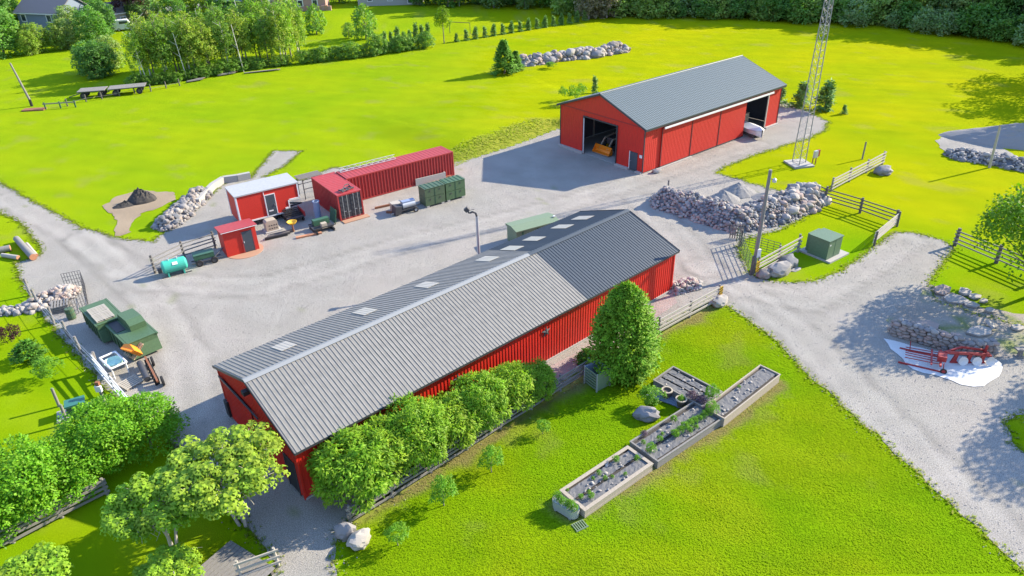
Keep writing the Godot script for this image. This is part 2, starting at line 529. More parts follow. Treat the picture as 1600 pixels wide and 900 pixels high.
func make_crowns() -> void:
	crowns.shrub = [leafy(11, Vector3(1.75, 1.75, 1.75), 2.0, 360, 30, 0.23, Color(0.209, 0.374, 0.021), 0.1, 0.36, 0.75, -0.6), leafy(12, Vector3(1.8, 1.6, 1.6), 1.95, 360, 30, 0.23, Color(0.249, 0.400, 0.023), 0.1, 0.36, 0.75, -0.6)]
	crowns.lilac = [leafy(21, Vector3(2.1, 1.9, 2.0), 2.1, 340, 28, 0.17, Color(0.162, 0.370, 0.018), 0.1, 0.6, 0.3, -0.7), leafy(22, Vector3(2.2, 1.7, 2.1), 2.0, 340, 28, 0.17, Color(0.173, 0.390, 0.020), 0.1, 0.6, 0.3, -0.7)]
	crowns.small = [leafy(31, Vector3(0.55, 0.62, 0.55), 0.8, 70, 20, 0.10, Color(0.160, 0.338, 0.025), 0.3, 0.4), leafy(32, Vector3(0.5, 0.55, 0.5), 0.65, 70, 20, 0.10, Color(0.151, 0.322, 0.025), 0.3, 0.4)]
	crowns.purple = [leafy(33, Vector3(0.75, 0.6, 0.75), 0.65, 70, 22, 0.11, Color(0.07, 0.025, 0.03), 0.2, 0.5)]
	crowns.cedar = conifer(41, 6.5, 2.5, 1500, 15, 0.25, Color(0.143, 0.288, 0.014), 0.75, 0.34)
	crowns.spruce = [conifer(42, 5.2, 1.9, 300, 15, 0.34, Color(0.112, 0.255, 0.024), 0.0, 0.35), conifer(43, 5.0, 1.5, 260, 14, 0.32, Color(0.140, 0.293, 0.031), 0.0, 0.4)]
	crowns.bushy = [conifer(44, 1.5, 1.0, 140, 14, 0.2, Color(0.072, 0.192, 0.019), 0.4, 0.3)]
	crowns.forest = []
	var tones := [Color(0.16, 0.33, 0.06), Color(0.28, 0.40, 0.06), Color(0.21, 0.34, 0.11), Color(0.30, 0.40, 0.12), Color(0.12, 0.26, 0.06), Color(0.30, 0.27, 0.18)]
	for k in 6:
		crowns.forest.append(leafy(51 + k, Vector3(3.4, 5.6, 3.4), 5.5, 270, 22, 0.46, tones[k], 0.2, 0.62, 0.35, -0.97))
	crowns.forest_wood = wood(57, 9.5, 0.22, 2.8, 12, 0.35)
	crowns.poplar = []
	for k in 4:
		crowns.poplar.append(leafy(61 + k, Vector3(1.9, 4.7, 1.9), 5.8, 210, 17, 0.30, [Color(0.270, 0.400, 0.065), Color(0.229, 0.386, 0.046), Color(0.300, 0.400, 0.055), Color(0.204, 0.340, 0.055)][k], 0.45, 0.6, 0.35, -0.8))
	crowns.poplar_wood = wood(66, 10.5, 0.15, 1.6, 12, 0.3, 0.04)
	crowns.maple = leafy(71, Vector3(4.4, 3.3, 4.4), 4.9, 420, 30, 0.24, Color(0.154, 0.287, 0.015), 0.35, 0.7)
	crowns.airy = leafy(73, Vector3(4.4, 3.6, 4.4), 5.0, 170, 24, 0.3, Color(0.10, 0.20, 0.015), 0.5, 0.7)
	crowns.maple_wood = wood(72, 5.6, 0.2, 3.4, 16, 0.3)
	crowns.hedge = [leafy(81, Vector3(1.1, 1.3, 1.1), 1.3, 90, 18, 0.24, Color(0.203, 0.353, 0.059), 0.2, 0.5, 0.35, -0.95), leafy(82, Vector3(1.0, 1.6, 1.0), 1.5, 90, 18, 0.24, Color(0.168, 0.308, 0.053), 0.2, 0.5, 0.35, -0.95)]
	crowns.pine = [conifer(91, 2.2, 0.9, 60, 14, 0.30, Color(0.156, 0.280, 0.060), 0.0, 0.75), conifer(92, 2.0, 0.8, 52, 14, 0.30, Color(0.183, 0.305, 0.070), 0.0, 0.8)]

# ---------------------------------------------------------------- ground
var bank_foot := PackedVector2Array([Vector2(-6.28, -75.15), Vector2(-2.54, -79.01), Vector2(1.60, -82.75), Vector2(6.30, -87.80), Vector2(9.5, -84.6), Vector2(20.0, -93.0)])

func near_line(p: Vector2, line: PackedVector2Array) -> Array:      # [distance, signed side (+ = left of travel), along]
	var best := 1e9
	var side := 1.0
	var along := 0.0
	var run := 0.0
	for i in line.size() - 1:
		var q := Geometry2D.get_closest_point_to_segment(p, line[i], line[i + 1])
		var d := p.distance_to(q)
		if d < best:
			best = d
			side = signf((line[i + 1] - line[i]).cross(p - line[i])) * -1.0
			along = run + line[i].distance_to(q)
		run += line[i].distance_to(line[i + 1])
	return [best, side, along]

func ground_height(x: float, z: float) -> float:
	if z > -55.0 or z < -130.0 or x < -30.0 or x > 45.0: return 0.0
	var r := near_line(Vector2(x, z), bank_foot)
	if r[1] < 0.0: return 0.0
	var ends := smoothstep(0.0, 7.0, r[2]) * smoothstep(0.0, 9.0, 41.0 - r[2])
	return 0.85 * ends * smoothstep(0.2, 3.4, r[0]) * (1.0 - smoothstep(9.0, 30.0, r[0]))

var dry_lines := [PackedVector2Array([Vector2(-8.68, -24.75), Vector2(-3.77, -29.47), Vector2(4.78, -36.97)]), PackedVector2Array([Vector2(10.16, -41.53), Vector2(15.47, -45.58)]), PackedVector2Array([Vector2(2.61, -25.60), Vector2(7.30, -28.34), Vector2(16.39, -35.48)])]

func grass_color(x: float, z: float) -> Color:
	var lawn := Color(0.20, 0.345, 0.006).lerp(Color(0.255, 0.355, 0.008), clampf(0.5 + 1.4 * patch_noise.get_noise_2d(x * 2.2 + 17.0, z * 2.2), 0.0, 1.0))
	var meadow := Color(0.27, 0.375, 0.010).lerp(Color(0.355, 0.385, 0.006), smoothstep(-30.0, 25.0, x + 9.0 * patch_noise.get_noise_2d(x * 0.6, z * 0.6)))
	var mix := smoothstep(-52.0, -64.0, z + 3.0 * patch_noise.get_noise_2d(x * 2.0, z * 2.0))
	if x < -20.0: mix = smoothstep(-46.0, -62.0, z)
	var col := lawn.lerp(meadow, mix)
	var n := patch_noise.get_noise_2d(x, z)                           # broad patches
	var m := patch_noise.get_noise_2d(x * 5.0 + 90.0, z * 5.0)        # tufts a few metres across
	var s := patch_noise.get_noise_2d((x * 0.95 + z * 0.3) * 0.9, (z * 0.95 - x * 0.3) * 9.0)  # mowing swaths
	var k := 1.0 + 0.07 * n + 0.09 * m + 0.07 * s
	col = Color(col.r * k * (1.0 + 0.14 * n + 0.07 * s), col.g * k, col.b * k)
	# thin straw-coloured spots
	var dry := smoothstep(0.33, 0.6, patch_noise.get_noise_2d(x * 3.1 - 40.0, z * 3.1 + 11.0)) * 0.24
	var p := Vector2(x, z)
	if z > -50.0:
		for l in dry_lines:
			var d: float = near_line(p, l)[0]
			dry = maxf(dry, (1.0 - smoothstep(0.2, 1.0, d + 0.8 * m)) * 0.85)
	var bank: Array = near_line(p, bank_foot) if z < -60.0 and z > -90.0 and x > -12.0 and x < 20.0 else [99.0, 1.0, 0.0]
	if bank[1] > 0.0: dry = maxf(dry, (1.0 - smoothstep(2.4, 4.0, bank[0] + 1.8 * m)) * 0.4)
	return col.lerp(Color(0.30, 0.235, 0.11), clampf(dry, 0.0, 1.0))

func axis(lo: float, hi: float, step: float, reach: float) -> Array:
	var out := []
	var x := lo
	while x <= hi:
		out.append(x)
		x += step
	var s := step
	x = lo
	while x > -reach:
		s *= 1.35
		x -= s
		out.push_front(x)
	s = step
	x = hi
	while x < reach:
		s *= 1.35
		x += s
		out.append(x)
	return out

func make_ground() -> void:
	var xs := axis(-90.0, 80.0, 0.9, 900.0)
	var zs := axis(-150.0, -14.0, 0.9, 900.0)
	var w := xs.size()
	var v := PackedVector3Array()
	var c := PackedColorArray()
	var n := PackedVector3Array()
	for z in zs:
		for x in xs:
			v.append(Vector3(x, ground_height(x, z), z))
			c.append(grass_color(x, z))
			var e := 0.4
			n.append(Vector3(ground_height(x - e, z) - ground_height(x + e, z), 2 * e, ground_height(x, z - e) - ground_height(x, z + e)).normalized())
	var idx := PackedInt32Array()
	for j in zs.size() - 1:
		for i in w - 1:
			var a := j * w + i
			idx.append_array([a, a + 1, a + w + 1, a, a + w + 1, a + w])
	var arr := []
	arr.resize(Mesh.ARRAY_MAX)
	arr[Mesh.ARRAY_VERTEX] = v
	arr[Mesh.ARRAY_NORMAL] = n
	arr[Mesh.ARRAY_COLOR] = c
	arr[Mesh.ARRAY_INDEX] = idx
	var m := ArrayMesh.new()
	m.add_surface_from_arrays(Mesh.PRIMITIVE_TRIANGLES, arr)
	structure("ground", m, M.grass)

# outline walked in small steps and pushed about by noise, so that gravel and grass meet unevenly
func ragged(poly: Array, amp: float, step := 0.45) -> PackedVector2Array:
	var out := PackedVector2Array()
	for i in poly.size():
		var a: Vector2 = poly[i]
		var b: Vector2 = poly[(i + 1) % poly.size()]
		var k := maxi(1, int(a.distance_to(b) / step))
		var side := (b - a).orthogonal().normalized()
		for j in k:
			var p := a.lerp(b, float(j) / k)
			out.append(p + side * amp * (edge_noise.get_noise_2d(p.x * 6.0, p.y * 6.0) + 0.7 * edge_noise.get_noise_2d(p.x * 22.0, p.y * 22.0)))
	return out

# a sheet that fills a ragged outline, cut into cells so that its tone can vary
func sheet(called: String, outline: PackedVector2Array, y: float, cell: float, m: Material, tint: Callable) -> MeshInstance3D:
	var lo := outline[0]
	var hi := outline[0]
	for p in outline:
		lo = lo.min(p)
		hi = hi.max(p)
	var nx := int((hi.x - lo.x) / cell) + 2
	var ny := int((hi.y - lo.y) / cell) + 2
	var inside := PackedByteArray()
	inside.resize(nx * ny)
	for j in ny:
		for i in nx:
			inside[j * nx + i] = 1 if Geometry2D.is_point_in_polygon(lo + Vector2(i, j) * cell, outline) else 0
	var near := {}
	for p in outline: near[Vector2i((p - lo) / cell)] = true
	var b := MB.new()
	for j in ny - 1:
		for i in nx - 1:
			var s := inside[j * nx + i] + inside[j * nx + i + 1] + inside[(j + 1) * nx + i] + inside[(j + 1) * nx + i + 1]
			var edge := near.has(Vector2i(i, j))
			if s == 0 and not edge: continue
			var q := lo + Vector2(i, j) * cell
			var sq := PackedVector2Array([q, q + Vector2(cell, 0), q + Vector2(cell, cell), q + Vector2(0, cell)])
			var pieces: Array = [sq] if s == 4 and not edge else Geometry2D.intersect_polygons(sq, outline)
			for piece: PackedVector2Array in pieces:
				var ix := PackedInt32Array([0, 1, 2, 0, 2, 3]) if piece.size() == 4 and s == 4 and not edge else Geometry2D.triangulate_polygon(piece)
				for k in range(0, ix.size()):
					var p := piece[ix[k]]
					b.v.append(Vector3(p.x, y, p.y))
					b.n.append(Vector3.UP)
					b.c.append(tint.call(p.x, p.y))
	return structure(called, b, m)

var wheel_lines := [PackedVector2Array([Vector2(15.55, -50.80), Vector2(17.52, -46.90), Vector2(19.51, -41.49), Vector2(20.88, -34.34), Vector2(22.05, -28.28), Vector2(23.07, -22.21)]), PackedVector2Array([Vector2(17.66, -47.38), Vector2(21.79, -45.26), Vector2(27.37, -49.40), Vector2(34.04, -54.73)]), PackedVector2Array([Vector2(-52.06, -69.57), Vector2(-41.08, -61.21), Vector2(-29.49, -50.88), Vector2(-20.24, -49.36), Vector2(-9.94, -56.07), Vector2(3.89, -63.47), Vector2(18.31, -73.33), Vector2(28.76, -80.33)]), PackedVector2Array([Vector2(12.75, -64.91), Vector2(14.71, -56.51), Vector2(15.55, -50.80)]), PackedVector2Array([Vector2(-39.00, -59.46), Vector2(-27.67, -47.78), Vector2(-22.21, -39.94), Vector2(-19.74, -34.48)])]

func gravel_color(x: float, z: float) -> Color:
	var base := Color(0.40, 0.376, 0.335)
	var n := patch_noise.get_noise_2d(x * 1.4 + 300.0, z * 1.4)
	var m := patch_noise.get_noise_2d(x * 7.0, z * 7.0 + 200.0)
	var k := 1.0 + 0.08 * n + 0.12 * m
	var p := Vector2(x, z)
	for l in wheel_lines:
		var d: float = near_line(p, l)[0]
		if d < 2.6:
			k += 0.10 * (1.0 - smoothstep(0.15, 0.5, absf(d - 0.85))) - 0.15 * (1.0 - smoothstep(0.1, 0.35, absf(d - 1.6 - 0.3 * m)))
	var col := Color(base.r * k * (1.0 + 0.03 * n), base.g * k, base.b * k)
	# weeds creeping in, in spots
	var weed := smoothstep(0.42, 0.62, patch_noise.get_noise_2d(x * 9.0 + 55.0, z * 9.0)) * smoothstep(0.1, 0.35, patch_noise.get_noise_2d(x * 1.1 - 70.0, z * 1.1 + 30.0))
	return col.lerp(Color(0.20, 0.24, 0.06), 0.5 * weed)

func dirt_color(x: float, z: float) -> Color:
	var n := patch_noise.get_noise_2d(x * 5.0, z * 5.0)
	return Color(0.40, 0.315, 0.22) * (1.0 + 0.18 * n)

func shade_soil(x: float, z: float) -> Color:
	var n := patch_noise.get_noise_2d(x * 4.0, z * 4.0)
	var m := patch_noise.get_noise_2d(x * 11.0 + 7.0, z * 11.0)
	var c := Color(0.40, 0.36, 0.31) * (1.0 + 0.2 * n)
	return c.lerp(Color(0.16, 0.23, 0.02), clampf(smoothstep(0.15, 0.4, n + 0.6 * m), 0, 1) * 0.7)

func red_gravel(x: float, z: float) -> Color:
	return Color(0.42, 0.34, 0.32) * (1.0 + 0.22 * patch_noise.get_noise_2d(x * 9.0, z * 9.0))

func mound(called: String, ctr: Vector3, rx: float, rz: float, h: float, turn: float, m: Material, rough := 0.14, sd := 3, power := 1.0) -> MeshInstance3D:
	var f := FastNoiseLite.new()
	f.seed = sd
	f.frequency = 0.5
	var b := MB.new()
	var rings := 12
	var segs := 30
	var grid := []
	for i in rings + 1:
		var row := []
		for j in segs:
			var t := float(i) / rings
			var a := TAU * j / segs
			var rr := t * (1.0 + 0.12 * f.get_noise_2d(cos(a) * 3.0, sin(a) * 3.0))
			var y := h * pow(1.0 - t, power) * (1.0 + rough * f.get_noise_2d(cos(a) * t * 8.0, sin(a) * t * 8.0)) + h * rough * 0.6 * f.get_noise_2d(cos(a) * t * 20.0 + 50.0, sin(a) * t * 20.0) * (1.0 - t)
			if i == rings: y = -0.05
			row.append(Vector3(cos(a) * rr * rx, y, sin(a) * rr * rz))
		grid.append(row)
	for i in rings:
		for j in segs:
			b.quad(grid[i][j], grid[i][(j + 1) % segs], grid[i + 1][(j + 1) % segs], grid[i + 1][j])
	for i in b.c.size(): b.c[i] = Color(0.33, 0.32, 0.305)
	return structure(called, b, m, Transform3D(Basis(Vector3.UP, turn), ctr))

var yard_edge := PackedVector2Array()

func make_surfaces() -> void:
	var yard := [Vector2(-67.53, -82.68), Vector2(-55.56, -74.26), Vector2(-48.91, -68.69), Vector2(-44.21, -65.04), Vector2(-40.26, -61.72), Vector2(-37.29, -60.16), Vector2(-35.27, -58.97), Vector2(-32.19, -58.27), Vector2(-31.90, -60.38), Vector2(-31.13, -64.97), Vector2(-30.43, -72.67), Vector2(-27.97, -73.62), Vector2(-27.86, -82.31), Vector2(-24.45, -82.05), Vector2(-25.28, -76.55), Vector2(-26.67, -73.91), Vector2(-22.28, -72.47), Vector2(-20.70, -74.63), Vector2(-19.60, -76.13), Vector2(-16.71, -75.92), Vector2(-11.25, -77.97), Vector2(-6.38, -76.77), Vector2(-4.38, -79.16), Vector2(-0.31, -82.67), Vector2(4.16, -86.69), Vector2(6.39, -89.11), Vector2(9.47, -93.28), Vector2(19.89, -102.04), Vector2(34.51, -108.50), Vector2(38.07, -97.00), Vector2(39.45, -92.02), Vector2(40.30, -88.04), Vector2(38.71, -84.79), Vector2(35.36, -81.65), Vector2(30.86, -78.81), Vector2(26.69, -75.92), Vector2(23.50, -73.34), Vector2(21.87, -71.35), Vector2(23.52, -69.76), Vector2(25.68, -67.16), Vector2(28.13, -65.01), Vector2(29.74, -62.85), Vector2(28.14, -60.86), Vector2(23.66, -57.27), Vector2(20.52, -55.66), Vector2(19.23, -54.25), Vector2(19.01, -52.39), Vector2(18.90, -49.54), Vector2(19.44, -48.68), Vector2(21.30, -47.98), Vector2(23.92, -48.34), Vector2(26.41, -49.77), Vector2(28.73, -51.84), Vector2(30.68, -53.83), Vector2(33.74, -56.39), Vector2(35.67, -55.76), Vector2(36.93, -54.19), Vector2(37.03, -52.98), Vector2(33.43, -49.17), Vector2(31.92, -47.61), Vector2(31.13, -44.79), Vector2(32.80, -42.93), Vector2(36.53, -40.28), Vector2(32.77, -32.35), Vector2(29.56, -32.02), Vector2(28.21, -31.51), Vector2(27.46, -29.82), Vector2(27.75, -28.07), Vector2(26.47, -17.95), Vector2(23.37, -18.04), Vector2(22.81, -21.51), Vector2(22.30, -23.42), Vector2(21.56, -26.05), Vector2(20.75, -29.16), Vector2(19.73, -32.53), Vector2(18.62, -36.44), Vector2(17.46, -41.35), Vector2(15.93, -44.65), Vector2(15.42, -45.96), Vector2(10.80, -42.48), Vector2(5.09, -38.00), Vector2(3.07, -36.05), Vector2(-3.82, -30.18), Vector2(-8.50, -25.48), Vector2(-8.74, -24.56), Vector2(-8.71, -22.86), Vector2(-7.92, -18.93), Vector2(-10.70, -19.01), Vector2(-11.66, -22.95), Vector2(-13.25, -24.90), Vector2(-15.64, -27.09), Vector2(-18.17, -30.26), Vector2(-20.08, -31.64), Vector2(-20.18, -33.61), Vector2(-21.45, -34.07), Vector2(-22.45, -33.70), Vector2(-24.63, -35.42), Vector2(-26.73, -37.45), Vector2(-29.08, -39.80), Vector2(-31.11, -41.87), Vector2(-33.48, -44.27), Vector2(-35.86, -46.69), Vector2(-37.77, -48.68), Vector2(-39.97, -51.44), Vector2(-42.65, -54.93), Vector2(-41.36, -55.57), Vector2(-41.28, -57.02), Vector2(-43.30, -59.31), Vector2(-47.38, -63.60), Vector2(-50.50, -65.91), Vector2(-60.22, -71.85)]
	yard_edge = ragged(yard, 0.28)
	sheet("gravel_yard", yard_edge, 0.02, 0.55, M.gravel, gravel_color)
	# tree-shaded dirt by the flat stones
	sheet("dirt_ground", ragged([Vector2(31.81, -47.02), Vector2(33.00, -45.81), Vector2(33.73, -43.76), Vector2(35.22, -43.16), Vector2(38.43, -41.81), Vector2(36.21, -37.32), Vector2(31.39, -37.54), Vector2(26.29, -40.77), Vector2(26.17, -42.41), Vector2(29.20, -44.89)], 0.5), 0.032, 0.6, M.gravel, shade_soil)
	sheet("sand_patch", ragged([Vector2(-40.81, -66.85), Vector2(-40.46, -69.13), Vector2(-38.99, -70.75), Vector2(-34.92, -70.12), Vector2(-33.96, -68.03), Vector2(-34.74, -65.82), Vector2(-35.88, -64.66), Vector2(-35.89, -62.30), Vector2(-34.93, -60.29), Vector2(-36.12, -59.55), Vector2(-37.46, -62.69), Vector2(-38.85, -64.85)], 0.35), 0.034, 0.5, M.gravel, dirt_color)
	sheet("barn_strip", ragged([Vector2(-8.58, -25.89), Vector2(-3.86, -30.81), Vector2(3.11, -36.57), Vector2(5.38, -38.70), Vector2(12.23, -45.38), Vector2(12.20, -47.08), Vector2(4.41, -39.63), Vector2(-3.98, -32.67), Vector2(-9.68, -27.32)], 0.12), 0.036, 0.5, M.gravel, red_gravel)
	sheet("white_gravel", ragged([Vector2(25.08, -40.04), Vector2(25.85, -39.85), Vector2(27.06, -38.82), Vector2(29.03, -37.78), Vector2(31.22, -37.40), Vector2(31.01, -36.51), Vector2(30.27, -35.54), Vector2(28.77, -34.83), Vector2(27.43, -34.88), Vector2(26.42, -35.97), Vector2(25.30, -36.56), Vector2(25.09, -38.25)], 0.3), 0.05, 0.5, M.white_gravel, func(_x, _z): return Color.WHITE)
	sheet("gravel_floor", ragged([Vector2(49.27, -79.36), Vector2(51.39, -81.52), Vector2(53.56, -82.30), Vector2(55.67, -80.45), Vector2(55.28, -74.96), Vector2(55.27, -70.60), Vector2(52.12, -74.38), Vector2(49.43, -74.59), Vector2(48.49, -76.76)], 0.35), 0.024, 0.6, M.gravel, gravel_color)
	sheet("asphalt_drive", ragged([Vector2(-100.67, -187.85), Vector2(-91.60, -198.08), Vector2(-78.05, -204.32), Vector2(-74.05, -195.24), Vector2(-86.32, -189.37), Vector2(-94.40, -178.11)], 0.1), 0.03, 3.0, M.gravel, gravel_color)
	mound("dirt_pile", Vector3(-37.30, 0.00, -67.92), 1.5, 1.1, 1.35, 0.4, M.soil, 0.3, 5, 0.7)
	mound("dirt_pile", Vector3(-38.43, 0.00, -66.70), 1.3, 0.6, 0.5, 0.5, M.soil, 0.5, 6)
	mound("gravel_pile", Vector3(22.54, 0.00, -65.87), 2.0, 1.5, 1.15, 0.2, M.gravel, 0.1, 7)
	mound("gravel_pile", Vector3(20.75, 0.00, -64.38), 1.7, 1.4, 1.0, 0.1, M.gravel, 0.1, 8)
	mound("gravel_pile", Vector3(24.97, 0.00, -64.74), 1.6, 1.1, 0.5, 0.1, M.gravel, 0.1, 8)
	mound("gravel_mound", Vector3(58.13, 0.00, -78.42), 8.0, 2.9, 2.3, -0.45, M.gravel, 0.12, 9, 0.9)

func make_tufts() -> void:
	var blade := MB.new()
	rng.seed = 900
	for k in 9:
		var a := rng.randf() * TAU
		var d := Vector3(cos(a), 0, sin(a))
		var p := d * rng.randf_range(0.0, 0.07)
		var h := rng.randf_range(0.03, 0.065)
		var s := Vector3(-d.z, 0, d.x) * 0.011
		var nn := (Vector3.UP + d * 0.15).normalized()
		blade.trin(p - s, p + d * h * 0.5 + Vector3(0, h, 0), p + s, nn, nn, nn)
	var mesh := blade.mesh()
	var xf := []
	var cols := []
	var lawn := PackedVector2Array([Vector2(-8.00, -21.95), Vector2(-8.65, -24.55), Vector2(-3.77, -29.37), Vector2(4.74, -36.64), Vector2(10.60, -41.51), Vector2(15.23, -45.23), Vector2(17.19, -41.20), Vector2(19.63, -32.30), Vector2(22.82, -21.34)])
	for job in [[lawn, 190000]]:
		var poly: PackedVector2Array = job[0]
		var lo := poly[0]
		var hi := poly[0]
		for p in poly:
			lo = lo.min(p)
			hi = hi.max(p)
		var made := 0
		while made < job[1]:
			var p := Vector2(rng.randf_range(lo.x, hi.x), rng.randf_range(lo.y, hi.y))
			if not Geometry2D.is_point_in_polygon(p, poly): continue
			var s := rng.randf_range(0.6, 1.25) * (1.0 + 0.2 * patch_noise.get_noise_2d(p.x * 6.0, p.y * 6.0))
			xf.append(Transform3D(Basis(Vector3.UP, rng.randf() * TAU) * Basis.from_scale(Vector3(s * 0.9, s * 0.5, s * 0.9)), Vector3(p.x, 0.0, p.y)))
			var g := grass_color(p.x, p.y) * rng.randf_range(0.88, 1.15)
			g.a = 1.0
			cols.append(g)
			made += 1
	var o := mass("lawn_grass", mesh, M.blade, xf, cols, self)
	tag(o, "short mown green grass of the lawns", "grass")
	# loose pebbles lying on the gravel, and weeds fraying its edge
	rng.seed = 950
	var pebbles := [[], [], []]
	while pebbles[2].size() < 9000:
		var p := Vector2(rng.randf_range(-34.0, 42.0), rng.randf_range(-80.0, -20.0))
		if not Geometry2D.is_point_in_polygon(p, yard_edge): continue
		for k in 3:
			var r := rng.randf_range(0.015, 0.035)
			pebbles[k].append(Transform3D(rock_basis(Vector3(r, r * 0.6, r)), Vector3(p.x + rng.randf_range(-0.9, 0.9), 0.025, p.y + rng.randf_range(-0.9, 0.9))))
	for k in 3:
		var q := mass("loose_pebbles", rocks[k], rock_mats[[4, 1, 0][k]], pebbles[k], [], self)
		tag(q, ["pale", "dark grey", "brownish"][k] + " loose pebbles strewn over the gravel yard", "pebbles")
	xf = []
	cols = []
	for i in yard_edge.size():
		for k in 16:
			var p := yard_edge[i] + Vector2(rng.randf_range(-0.5, 0.5), rng.randf_range(-0.5, 0.5)) * rng.randf_range(0.2, 1.0)
			var s := rng.randf_range(0.9, 2.2)
			xf.append(Transform3D(Basis(Vector3.UP, rng.randf() * TAU) * Basis.from_scale(Vector3(s, s, s)), Vector3(p.x, 0.01, p.y)))
			cols.append(Color(0.21, 0.30, 0.02).lerp(Color(0.34, 0.28, 0.13), rng.randf() * rng.randf()))
	o = mass("edge_weeds", mesh, M.blade, xf, cols, self)
	tag(o, "ragged weeds along the edge of the gravel", "weeds")
	# coarse grass on the slope of the bank
	xf = []
	cols = []
	while xf.size() < 4500:
		var p := Vector2(rng.randf_range(-9.0, 12.0), rng.randf_range(-90.0, -66.0))
		var r := near_line(p, bank_foot)
		if r[1] < 0.0 or r[0] > 4.6 or rng.randf() < smoothstep(2.0, 4.6, r[0]): continue
		var s := rng.randf_range(1.0, 3.0)
		xf.append(Transform3D(Basis(Vector3.UP, rng.randf() * TAU) * Basis.from_scale(Vector3(s, s, s)), Vector3(p.x, ground_height(p.x, p.y) - 0.02, p.y)))
		cols.append(Color(0.31, 0.43, 0.02).lerp(Color(0.48, 0.42, 0.16), 0.6 * rng.randf()))
	o = mass("bank_grass", mesh, M.blade, xf, cols, self)
	tag(o, "coarse straw-coloured grass on the bank behind the yard", "grass")

# ---------------------------------------------------------------- buildings
func star_mesh(r: float) -> MB:
	var b := MB.new()
	var pts := []
	for k in 10: pts.append(Vector3(sin(TAU * k / 10.0), cos(TAU * k / 10.0), 0) * (r if k % 2 == 0 else r * 0.42))
	for k in 10:
		b.tri(Vector3(0, 0, 0.09), pts[k], pts[(k + 1) % 10])
		b.tri(Vector3(0, 0, 0.0), pts[(k + 1) % 10], pts[k])
	return b

